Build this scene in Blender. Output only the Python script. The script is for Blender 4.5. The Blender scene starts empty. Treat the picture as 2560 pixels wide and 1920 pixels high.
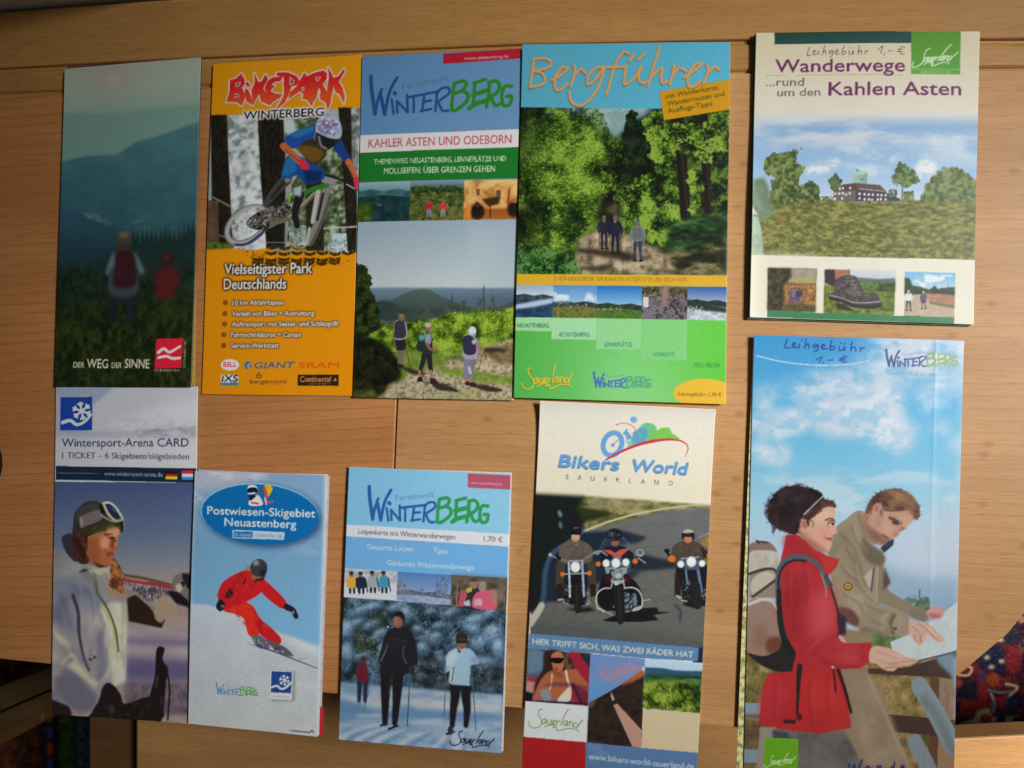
import bpy, bmesh, math
import numpy as np
from mathutils import Matrix, Vector

# ---------------------------------------------------------------- camera, light, exposure
scene = bpy.context.scene
TABLE = 0.75                                   # height of the table top
EYE = Vector((0.0, 0.0, TABLE + 0.4645))       # the camera looks almost straight down on it
FPX, PW, PH = 1991.0, 2560.0, 1920.0           # focal length and size of the photograph in its pixels
pit, yaw, rol = math.radians(2.6296), math.radians(7.9702), math.radians(1.0381)
ROT = Matrix.Rotation(rol, 3, 'Z') @ Matrix.Rotation(yaw, 3, 'Y') @ Matrix.Rotation(pit, 3, 'X')
cam_data = bpy.data.cameras.new('camera'); cam = bpy.data.objects.new('camera', cam_data)
scene.collection.objects.link(cam); scene.camera = cam
cam.matrix_world = Matrix.Translation(EYE) @ ROT.to_4x4()
cam_data.sensor_width = 36.0; cam_data.lens = 36.0 * FPX / PW; cam_data.clip_start = 0.01; cam_data.clip_end = 50

def at(px, py, z=TABLE):
    """a pixel of the photograph carried down onto the level z"""
    d = ROT @ Vector((px - PW / 2, -(py - PH / 2), -FPX))
    return EYE + d * ((z - EYE.z) / d.z)

world = bpy.data.worlds.new('World'); scene.world = world; world.use_nodes = True
world.node_tree.nodes['Background'].inputs['Color'].default_value = (1.0, 0.93, 0.85, 1)
world.node_tree.nodes['Background'].inputs['Strength'].default_value = 0.04
def spot(name, loc, aim, energy, angle, blend, radius, color):
    l = bpy.data.lights.new(name, 'SPOT'); l.energy = energy; l.spot_size = math.radians(angle); l.spot_blend = blend
    l.shadow_soft_size = radius; l.color = color
    o = bpy.data.objects.new(name, l); scene.collection.objects.link(o); o.location = loc
    o.rotation_euler = (Vector(aim) - Vector(loc)).to_track_quat('-Z', 'Y').to_euler()
    return o
AIM = at(1740, 1000)
spot('window_light', (1.35, 0.36, 2.25), AIM, 232, 24.5, 1.0, 0.24, (1.0, 0.985, 0.95))
spot('rug_bench_fill', (1.55, 0.10, 1.75), (0.49, -0.34, 0.2), 900, 22, 1.0, 0.30, (1.0, 0.97, 0.92))  # added spot that brightens the rug and the right end of the bench
scene.view_settings.view_transform = 'Standard'; scene.view_settings.look = 'None'
scene.view_settings.exposure = 0; scene.view_settings.gamma = 1; scene.view_settings.use_curve_mapping = False
WHITE = False
# ---------------------------------------------------------------- the leaflets: layout quads (TL, TR, BR, BL) in photo pixels
def fq(x0, y0, k, pts): return [(x0 + x * k, y0 + y * k) for x, y in pts]
QUADS = {
 'weg': fq(120, 120, .5181, [(82, 101), (741, 48), (690, 1637), (28, 1634)]),
 'bike': fq(500, 130, .5243, [(62, 57), (771, 12), (727, 1641), (7, 1632)]),
 'ode': fq(880, 120, .5302, [(47, 40), (798, 2), (763, 1662), (4, 1648)]),
 'berg': fq(1280, 100, .5545, [(47, 22), (984, 10), (962, 1643), (8, 1613)]),
 'wand': fq(1850, 70, .4522, [(88, 30), (1323, 22), (1292, 1640), (52, 1600)]),
 'arena': fq(120, 960, .5184, [(38, 16), (722, 12), (704, 1640), (21, 1591)]),
 'post': fq(460, 1160, .4218, [(62, 42), (838, 68), (787, 1622), (22, 1540)]),
 'loip': fq(830, 1150, .4519, [(92, 38), (990, 78), (937, 1625), (35, 1548)]),
 'bikers': fq(1290, 990, .5604, [(108, 22), (889, 60), (803, 1775), (22, 1737)]),
 'map': fq(1830, 820, .663, [(82, 27), (873, 48), (833, 1768), (42, 1740)]),
}
# ---------------------------------------------------------------- print shop: a small painter that inks paper meshes
SS = 2                                        # supersampling of the ink grid
DOT = 2.45                                    # ink dots (mesh vertices) per millimetre
_glyphs = {}
def glyph_tris(s, bold=0.0):
    k = (s, bold)
    if k in _glyphs: return _glyphs[k]
    cu = bpy.data.curves.new('type', 'FONT'); cu.body = s; cu.resolution_u = 3; cu.offset = bold
    cu.fill_mode = 'FRONT'
    ob = bpy.data.objects.new('type', cu)
    me = ob.to_mesh()
    me.calc_loop_triangles()
    co = np.empty(len(me.vertices) * 3, np.float32); me.vertices.foreach_get('co', co)
    tr = np.empty(len(me.loop_triangles) * 3, np.int32); me.loop_triangles.foreach_get('vertices', tr)
    t = co.reshape(-1, 3)[:, :2][tr.reshape(-1, 3)]
    ob.to_mesh_clear(); bpy.data.objects.remove(ob); bpy.data.curves.remove(cu)
    _glyphs[k] = t
    return t

def smooth_path(p, closed=False, n=8):
    p = np.asarray(p, float)
    if len(p) < 3: return p
    if closed: q = np.vstack([p[-1], p, p[0], p[1]])
    else: q = np.vstack([2 * p[0] - p[1], p, 2 * p[-1] - p[-2]])
    out = []
    t = np.linspace(0, 1, n, endpoint=False)[:, None]
    for i in range(1, len(q) - 2):
        a, b, c, d = q[i - 1], q[i], q[i + 1], q[i + 2]
        out.append(.5 * (2 * b + (c - a) * t + (2 * a - 5 * b + 4 * c - d) * t ** 2 + (3 * b - a - 3 * c + d) * t ** 3))
    if not closed: out.append(q[-2][None])
    return np.vstack(out)

def homography(src, dst):
    A = []; b = []
    for (x, y), (u, v) in zip(src, dst):
        A += [[x, y, 1, 0, 0, 0, -u * x, -u * y], [0, 0, 0, x, y, 1, -v * x, -v * y]]; b += [u, v]
    return np.append(np.linalg.solve(np.array(A, float), np.array(b, float)), 1).reshape(3, 3)

def box_blur(a, r):
    r = int(r)
    if r < 1: return a
    for ax in (0, 1):
        p = np.concatenate([np.repeat(a.take([0], ax), r + 1, ax), a, np.repeat(a.take([-1], ax), r, ax)], ax)
        c = np.cumsum(p, ax, dtype=np.float64)
        n = a.shape[ax]
        a = ((c.take(range(2 * r + 1, 2 * r + 1 + n), ax) - c.take(range(0, n), ax)) / (2 * r + 1)).astype(np.float32)
    return a

def gblur(a, s):
    if s < .4: return a
    r = max(1, int(round(s * .97)))
    return box_blur(box_blur(box_blur(a, r), r) if s > 1 else a, max(1, r // 2 if s <= 1 else r))

def value_noise(h, w, cell_y, cell_x, rs):
    gy, gx = int(h / cell_y) + 3, int(w / cell_x) + 3
    g = rs.rand(gy, gx).astype(np.float32)
    y = np.arange(h) / cell_y; x = np.arange(w) / cell_x
    iy = y.astype(int); ix = x.astype(int)
    fy = (y - iy)[:, None]; fx = (x - ix)[None]
    fy = fy * fy * (3 - 2 * fy); fx = fx * fx * (3 - 2 * fx)
    a = g[iy][:, ix]; b = g[iy][:, ix + 1]; c = g[iy + 1][:, ix]; d = g[iy + 1][:, ix + 1]
    return ((a * (1 - fx) + b * fx) * (1 - fy) + (c * (1 - fx) + d * fx) * fy).astype(np.float32)

class Art:
    """ink of one sheet: px() points are given in the sheet's layout frame"""
    def __init__(s, quad, wmm, hmm, base=(200, 200, 200), dot=None):
        d = (dot or DOT)
        s.w, s.h = int(wmm * d) * SS, int(hmm * d) * SS
        s.H = homography(quad, [(0, 0), (s.w, 0), (s.w, s.h), (0, s.h)])
        s.img = np.empty((s.h, s.w, 3), np.float32); s.img[:] = np.array(base) / 255.
        s.F(0, 0, 1); s.rs = np.random.RandomState(7)
    def F(s, x0, y0, k):
        s.f = (x0, y0, k); p = s.px([(0, 0), (100, 0)]) ; s.k = 1
        c = s.inv_center(); a = s.px([c, (c[0] + 10, c[1])]); s.k = np.linalg.norm(a[1] - a[0]) / 10
        return s
    def inv_center(s):
        q = np.linalg.inv(s.H) @ np.array([s.w / 2, s.h / 2, 1]); q = q[:2] / q[2]
        return ((q[0] - s.f[0]) / s.f[2], (q[1] - s.f[1]) / s.f[2])
    def px(s, p):
        p = np.asarray(p, float) * s.f[2] + np.array(s.f[:2])
        q = np.c_[p, np.ones(len(p))] @ s.H.T
        return q[:, :2] / q[:, 2:]
    # --- masks
    def fillmask(s, contours, norm=True, pad=2):
        E = []
        for c in contours:
            c = np.asarray(c)
            d = np.roll(c, -1, 0)
            if norm and np.sum(c[:, 0] * d[:, 1] - d[:, 0] * c[:, 1]) < 0: c = c[::-1]; d = np.roll(c, -1, 0)
            E.append(np.hstack([c, d]))
        return s._edges(np.vstack(E), pad)
    def trimask(s, t, pad=2):
        a = (t[:, 1, 0] - t[:, 0, 0]) * (t[:, 2, 1] - t[:, 0, 1]) - (t[:, 2, 0] - t[:, 0, 0]) * (t[:, 1, 1] - t[:, 0, 1])
        t = np.where((a < 0)[:, None, None], t[:, ::-1], t)
        E = np.concatenate([np.concatenate([t[:, i], t[:, (i + 1) % 3]], 1) for i in range(3)])
        return s._edges(E, pad)
    def _edges(s, E, pad):
        x0 = int(np.clip(np.floor(min(E[:, 0].min(), E[:, 2].min())) - pad, 0, s.w)); x1 = int(np.clip(np.ceil(max(E[:, 0].max(), E[:, 2].max())) + pad, 0, s.w))
        y0 = int(np.clip(np.floor(min(E[:, 1].min(), E[:, 3].min())) - pad, 0, s.h)); y1 = int(np.clip(np.ceil(max(E[:, 1].max(), E[:, 3].max())) + pad, 0, s.h))
        if x1 <= x0 or y1 <= y0: return None
        h, w = y1 - y0, x1 - x0
        up = E[:, 1] > E[:, 3]
        a = np.where(up[:, None], E[:, [2, 3, 0, 1]], E) - np.array([x0, y0, x0, y0])
        sg = np.where(up, -1, 1)
        r0 = np.clip(np.ceil(a[:, 1] - .5), 0, h).astype(int); r1 = np.clip(np.ceil(a[:, 3] - .5), 0, h).astype(int)
        n = np.maximum(r1 - r0, 0)
        idx = np.repeat(np.arange(len(a)), n)
        if len(idx) == 0: return (slice(y0, y1), slice(x0, x1)), np.zeros((h, w), np.float32)
        rows = np.arange(len(idx)) - np.repeat(np.cumsum(n) - n, n) + r0[idx]
        e = a[idx]
        x = e[:, 0] + (rows + .5 - e[:, 1]) * (e[:, 2] - e[:, 0]) / (e[:, 3] - e[:, 1])
        col = np.clip(np.ceil(x - .5), 0, w).astype(int)
        acc = np.zeros((h, w + 1), np.int32)
        np.add.at(acc, (rows, col), sg[idx])
        return (slice(y0, y1), slice(x0, x1)), (np.cumsum(acc, 1)[:, :w] != 0).astype(np.float32)
    def put(s, m, col, a=1.0, blur=0):
        if m is None: return
        sl, k = m
        if blur: k = gblur(k, blur * s.k)
        k = (k * a)[..., None]
        col = col if isinstance(col, np.ndarray) else np.array(col, np.float32) / 255.
        s.img[sl] = s.img[sl] * (1 - k) + col * k
    def _pad(s, blur): return int(2 + 3 * blur * s.k)
    # --- drawing
    def mask(s, pts, smooth=False, blur=0):
        p = s.px(pts)
        if smooth: p = smooth_path(p, True)
        return s.fillmask([p], pad=s._pad(blur))
    def poly(s, pts, col, a=1.0, blur=0, smooth=False): s.put(s.mask(pts, smooth, blur), col, a, blur)
    def rect(s, x0, y0, x1, y1, col, **k): s.poly([(x0, y0), (x1, y0), (x1, y1), (x0, y1)], col, **k)
    def sheet(s, col): s.img[:] = np.array(col) / 255.
    def ell(s, cx, cy, rx, ry, col, rot=0, a=1.0, blur=0):
        t = np.linspace(0, 2 * math.pi, 28, endpoint=False); r = math.radians(rot)
        x = rx * np.cos(t); y = ry * np.sin(t)
        s.poly(np.c_[cx + x * math.cos(r) - y * math.sin(r), cy + x * math.sin(r) + y * math.cos(r)], col, a, blur)
    def grad(s, pts, stops, a=1.0, blur=0, smooth=False):
        """stops: [((x, y), colour), ...] along one line"""
        m = s.mask(pts, smooth, blur)
        if m is None: return
        P = s.px([q for q, _ in stops]); d = P[-1] - P[0]; L = d @ d
        ts = [(p - P[0]) @ d / L for p in P]
        sl, k = m
        yy, xx = np.mgrid[sl[0], sl[1]]
        t = ((xx - P[0][0]) * d[0] + (yy - P[0][1]) * d[1]) / L
        C = np.array([c for _, c in stops], float) / 255.
        col = np.stack([np.interp(t, ts, C[:, i]) for i in range(3)], -1).astype(np.float32)
        s.put(m, col, a, blur)
    def noise(s, shape, cell, oct=4, stretch=1.0, gain=.55):
        out = np.zeros(shape, np.float32); amp = 1; tot = 0; c = max(cell * s.k, 1.5)
        for _ in range(oct):
            out += amp * value_noise(shape[0], shape[1], c, max(c * stretch, 1.2), s.rs); tot += amp
            amp *= gain; c = c / 2
            if c < 1.2: break
        out /= tot
        return (out - out.mean()) / (out.std() + 1e-6)
    def tex(s, pts, pal, cell=20, a=1.0, stretch=1.0, oct=4, blur=0, smooth=False, con=1.0, gain=.6):
        """fill with a mottle running through the palette, dark to light"""
        m = s.mask(pts, smooth, blur)
        if m is None: return
        sl, k = m
        t = np.clip(.5 + .27 * con * s.noise(k.shape, cell, oct, stretch, gain), 0, 1)
        C = np.array(pal, float) / 255.
        col = np.stack([np.interp(t, np.linspace(0, 1, len(C)), C[:, i]) for i in range(3)], -1).astype(np.float32)
        s.put(m, col, a, blur)
    def cloud(s, pts, col, cell=60, thr=0.0, soft=.8, a=1.0, blur=8, stretch=1.6, oct=5):
        m = s.mask(pts, False, blur)
        if m is None: return
        sl, k = m
        t = np.clip((s.noise(k.shape, cell, oct, stretch) - thr) / soft, 0, 1)
        s.put((sl, gblur(k, blur * s.k) * t), col, a)
    def dabs(s, pts, n, r, cols, a=.85, asp=.5, ang=None, smooth=False, jit=.5, blur=0):
        """many small leaf-like touches inside an outline"""
        m = s.mask(pts, smooth)
        if m is None or m[1].sum() < 1: return
        sl, k = m
        yy, xx = np.nonzero(k)
        i = s.rs.randint(0, len(yy), n); gx = xx[i] + sl[1].start; gy = yy[i] + sl[0].start
        t = np.linspace(0, 2 * math.pi, 6, endpoint=False)
        for j, c in enumerate(cols):
            q = []
            for x, y in zip(gx[j::len(cols)], gy[j::len(cols)]):
                R = r * s.k * (1 + jit * (s.rs.rand() * 2 - 1)); th = s.rs.rand() * math.pi if ang is None else math.radians(ang) + s.rs.randn() * .35
                u = R * np.cos(t); v = R * asp * np.sin(t)
                q.append(np.c_[x + u * math.cos(th) - v * math.sin(th), y + u * math.sin(th) + v * math.cos(th)])
            if q:
                mm = s.fillmask(q)
                if mm is not None:
                    kk = np.zeros((s.h, s.w), np.float32); kk[mm[0]] = mm[1]
                    kk[sl] *= k; b = np.zeros_like(kk); b[sl] = kk[sl]
                    s.put((sl, b[sl]), c, a, blur)
    def leaves(s, pts, n, r, pal, cell=40, rag=12, a=.8, asp=.55, ang=None, smooth=True, base=True, bias=0.0, stretch=1.0):
        """foliage: a ragged outline, light and dark clumps, small touches coloured clump by clump (palette dark to light)"""
        m = s.mask(pts, smooth, rag)
        if m is None: return
        sl, k = m
        k = gblur(k, rag * s.k)
        k2 = (k + .85 * k * (1 - k) * s.noise(k.shape, rag * 1.6, 3) > .5).astype(np.float32)
        if k2.sum() < 4: return
        f = np.clip(.5 + bias + .25 * s.noise(k.shape, cell, 4, stretch), 0, 1)
        C = np.array(pal, float) / 255.
        if base: s.put((sl, k2), np.stack([np.interp(f * .75, np.linspace(0, 1, len(C)), C[:, i]) for i in range(3)], -1).astype(np.float32), .95)
        yy, xx = np.nonzero(k2); i = s.rs.randint(0, len(yy), n)
        v = np.clip(f[yy[i], xx[i]] + s.rs.randn(n) * .17, 0, .999); j = (v * len(pal)).astype(int)
        t = np.linspace(0, 2 * math.pi, 6, endpoint=False)
        for q_, col in enumerate(pal):
            w = np.nonzero(j == q_)[0]
            if len(w) == 0: continue
            R = r * s.k * (.6 + .8 * s.rs.rand(len(w))); th = s.rs.rand(len(w)) * math.pi if ang is None else math.radians(ang) + s.rs.randn(len(w)) * .4
            u = R[:, None] * np.cos(t); vv = R[:, None] * asp * np.sin(t); ct, st = np.cos(th)[:, None], np.sin(th)[:, None]
            X = xx[i[w]][:, None] + sl[1].start + u * ct - vv * st; Y = yy[i[w]][:, None] + sl[0].start + u * st + vv * ct
            mm = s.fillmask(list(np.stack([X, Y], -1)))
            if mm: s.put(mm, col, a, 0)
    def line(s, pts, w, col, w2=None, a=1.0, blur=0, smooth=True):
        p = s.px(pts)
        if smooth and len(p) > 2: p = smooth_path(p, False, 7)
        n = len(p); d = np.r_[0, np.cumsum(np.linalg.norm(np.diff(p, axis=0), axis=1))]; d /= max(d[-1], 1e-6)
        w2 = w if w2 is None else w2
        R = (w + (w2 - w) * d) * s.k / 2
        t = np.linspace(0, 2 * math.pi, 9, endpoint=False); C = np.c_[np.cos(t), np.sin(t)]
        q = [p[i] + C * R[i] for i in range(n)]
        for i in range(n - 1):
            v = p[i + 1] - p[i]; L = np.linalg.norm(v)
            if L < 1e-6: continue
            o = np.array([-v[1], v[0]]) / L
            q.append(np.array([p[i] + o * R[i], p[i + 1] + o * R[i + 1], p[i + 1] - o * R[i + 1], p[i] - o * R[i]]))
        s.put(s.fillmask(q, pad=s._pad(blur)), col, a, blur)
    def text(s, t, A, B, h, col, bold=0.007, shear=0.0, a=1.0, edge=None, edgecol=None, shadow=None, blur=0):
        """set a line of type on the baseline A-B; h = cap height"""
        T = glyph_tris(t).astype(float)
        x0, x1 = T[..., 0].min(), T[..., 0].max()
        P = s.px([A, B]); d = P[1] - P[0]; up = np.array([d[1], -d[0]]) / np.linalg.norm(d)
        ys = h * s.k / .70
        u = (T[..., 0] - x0) / (x1 - x0)
        pos = P[0] + u[..., None] * d + (T[..., 1] * ys)[..., None] * (up + shear * d / np.linalg.norm(d))
        m = s.trimask(pos, pad=s._pad(max(blur, edge or 0, 2)))
        if m is None: return
        if bold:                                  # heavier weight: swell the letters
            R = bold * ys; q = np.pad(m[1], 2); k = m[1].copy()
            for dx, dy in ((1, 0), (-1, 0), (0, 1), (0, -1)):
                for n_ in range(1, 3):
                    k = np.maximum(k, q[2 + dy * n_:2 + dy * n_ + k.shape[0], 2 + dx * n_:2 + dx * n_ + k.shape[1]] * min(1., max(0., R - n_ + 1)))
            m = (m[0], k)
        if shadow:
            dx, dy, sc, sb = shadow
            o = np.array([dx, dy]) * s.k
            s.put(s.trimask(pos + o, pad=s._pad(sb)), sc, .9 * a, sb)
        if edge:
            k = np.clip(gblur(m[1], max(edge * s.k * .6, .5)) * 5, 0, 1)
            s.put((m[0], k), edgecol, a)
        s.put(m, col, a, blur)
    def strokes(s, paths, ref, tgt, w, col, a=1.0, blur=0, off=(0, 0)):
        """hand lettering: paths drawn in ref coordinates, carried by the three point pairs ref -> tgt"""
        M = np.linalg.solve(np.c_[np.array(ref, float), np.ones(3)], np.array(tgt, float))
        for p in paths:
            ww = w
            if isinstance(p, tuple): p, f = p; ww = w * f
            q = np.c_[np.array(p, float), np.ones(len(p))] @ M + np.array(off)
            s.line(q, ww, col, a=a, blur=blur)
    def hiker(s, x, y, h, top, legs, hair, skin=(150, 110, 85), pack=None, stride=.06, shoe=(25, 22, 25), arm=None, shorts=None):
        u = h
        for sg in (-1, 1):
            s.line([(x + sg * .05 * u, y - .5 * u), (x + sg * (.05 + stride * .5) * u, y - .25 * u), (x + sg * (.04 + stride) * u, y - .02 * u)], .10 * u, legs, .055 * u)
            s.line([(x + sg * (.04 + stride) * u - .02 * u, y), (x + sg * (.04 + stride) * u + .05 * u, y)], .05 * u, shoe)
        if shorts: s.poly([(x - .12 * u, y - .55 * u), (x + .12 * u, y - .55 * u), (x + .13 * u, y - .3 * u), (x, y - .33 * u), (x - .13 * u, y - .3 * u)], shorts)
        s.poly([(x - .09 * u, y - .84 * u), (x + .09 * u, y - .84 * u), (x + .14 * u, y - .76 * u), (x + .12 * u, y - .5 * u), (x - .12 * u, y - .5 * u), (x - .14 * u, y - .76 * u)], top, smooth=True)
        ac = arm or top
        for sg in (-1, 1): s.line([(x + sg * .13 * u, y - .77 * u), (x + sg * .18 * u, y - .6 * u), (x + sg * .15 * u, y - .46 * u)], .06 * u, ac, .045 * u)
        if pack: s.poly([(x - .1 * u, y - .8 * u), (x + .08 * u, y - .8 * u), (x + .1 * u, y - .55 * u), (x - .1 * u, y - .53 * u)], pack, smooth=True)
        s.line([(x, y - .88 * u), (x, y - .82 * u)], .07 * u, skin)
        s.ell(x, y - .925 * u, .055 * u, .072 * u, hair)
    def grain(s, amt):
        n = s.rs.randn(s.h // 2 + 1, s.w // 2 + 1).astype(np.float32)
        n = np.repeat(np.repeat(n, 2, 0), 2, 1)[:s.h, :s.w, None]
        s.img = np.clip(s.img + n * amt, 0, 1)
    def ink(s, light):
        """average the supersamples; return the colour grid (rows from the top)"""
        a = s.img.reshape(s.h // SS, SS, s.w // SS, SS, 3).mean((1, 3))
        lin = np.where(a <= .04045, a / 12.92, ((a + .055) / 1.055) ** 2.4)
        return np.clip(lin / np.array(light), .004, .90)

# hand-drawn lettering and emblems, as pen paths
WB_REF = [(150, 225), (2050, 360), (205, 740)]
WB_BLUE = [([(150, 225), (158, 400), (205, 735)], 1.5), ([(205, 735), (240, 560), (295, 400)], 1.1), ([(275, 450), (335, 740)], 1.4), ([(335, 740), (400, 440), (500, 245)], 1.2),
           ([(465, 450), (480, 462)], 1.5), [(430, 540), (455, 735)], [(500, 560), (505, 720)], [(500, 560), (640, 710)], [(636, 480), (645, 715)],
           [(640, 515), (1040, 435)], [(725, 510), (725, 715)], [(868, 480), (838, 690)], [(850, 575), (960, 555)], [(820, 700), (960, 668)],
           [(1040, 430), (1015, 700)], [(1030, 460), (1100, 390), (1190, 385), (1195, 460), (1050, 570)], [(1050, 570), (1110, 690), (1190, 690)]]
WB_GREEN = [[(1270, 320), (1245, 500), (1235, 680)], [(1270, 320), (1390, 290), (1430, 335), (1370, 420), (1260, 460)], [(1370, 420), (1450, 470), (1430, 570), (1300, 680), (1240, 690)],
            [(1530, 320), (1690, 265)], [(1545, 320), (1525, 600)], ([(1520, 480), (1700, 420)], 1.3), ([(1470, 660), (1560, 600), (1700, 555)], 1.3),
            [(1740, 310), (1730, 500), (1700, 640)], [(1730, 310), (1830, 290), (1880, 360), (1830, 460), (1750, 500)], [(1760, 500), (1820, 620), (1900, 590)],
            [(2040, 360), (1950, 365), (1910, 470), (1930, 615), (2010, 610), (2040, 500), (1970, 500)]]
SL_REF = [(105, 1040), (740, 1020), (690, 1155)]
SL = [[(265, 900), (228, 912), (222, 960), (256, 1030), (245, 1085), (180, 1115), (120, 1095), (105, 1040)],
      [(305, 1010), (272, 1020), (266, 1060), (296, 1062), (310, 1012), (318, 1066)], [(335, 1018), (336, 1066), (364, 1066), (372, 1020), (380, 1068)],
      [(392, 1050), (418, 1032), (400, 1026), (392, 1066), (424, 1066)], [(438, 1030), (436, 1072), (440, 1046), (470, 1032)],
      [(570, 900), (525, 975), (482, 1085)], [(558, 1032), (522, 1042), (516, 1080), (544, 1082), (558, 1034), (562, 1088)],
      [(582, 1038), (580, 1090), (590, 1050), (616, 1046), (620, 1096)], [(670, 1056), (636, 1062), (634, 1100), (664, 1098), (740, 1020), (690, 1080), (676, 1112)],
      [(290, 1100), (360, 1080), (415, 1085), (390, 1108), (432, 1104), (440, 1145), (560, 1120), (660, 1130), (690, 1155)]]
LG_REF = [(635, 408), (1075, 380), (655, 350)]
LG = [[(655, 350), (635, 408), (668, 407)], [(678, 392), (697, 382), (690, 372), (679, 384), (682, 405), (706, 402)], [(720, 377), (715, 405)], [(735, 352), (737, 355)],
      [(762, 343), (745, 408)], [(749, 392), (768, 375), (770, 405)], [(815, 376), (796, 382), (800, 400), (824, 378), (815, 415), (795, 424)],
      [(838, 392), (860, 382), (850, 372), (841, 386), (845, 405), (868, 400)], [(902, 343), (885, 404), (910, 400), (912, 382), (889, 388)],
      [(940, 380), (937, 405), (960, 402), (968, 380), (968, 406)], [(950, 358), (951, 361)], [(972, 357), (973, 360)], [(1012, 345), (1000, 408)], [(1003, 392), (1025, 378), (1028, 405)],
      [(1055, 380), (1054, 405)], [(1056, 390), (1077, 379)]]
EU_REF = [(1145, 375), (1340, 355), (1165, 400)]
EU = [[(1145, 375), (1180, 348), (1165, 400)], [(1195, 398), (1189, 412)], [(1220, 383), (1252, 380)], [(1342, 357), (1318, 350), (1300, 380), (1315, 405), (1338, 400)], [(1288, 370), (1328, 369)], [(1286, 386), (1326, 385)]]
def winterberg(c, tgt, w, blue, green, a=1.0, small=None):
    c.strokes(WB_BLUE, WB_REF, tgt, w, blue, a); c.strokes(WB_GREEN, WB_REF, tgt, w * 1.35, green, a)
    if small:
        M = np.linalg.solve(np.c_[np.array(WB_REF, float), np.ones(3)], np.array(tgt, float))
        A, B = (np.array([[575, 410, 1], [1200, 292, 1]]) @ M)
        c.text('Ferienwelt', A, B, np.linalg.norm(B - A) * .15, small, a=.8 * a)
def snow_star(c, x, y, r, col, w):
    for i in range(6):
        t = math.radians(60 * i + 20); e = (x + r * math.cos(t), y + r * math.sin(t))
        c.line([(x, y), e], w, col)
        m = (x + .62 * r * math.cos(t), y + .62 * r * math.sin(t))
        for sg in (-.75, .75): c.line([m, (m[0] + .38 * r * math.cos(t + sg), m[1] + .38 * r * math.sin(t + sg))], w * .9, col)
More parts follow.
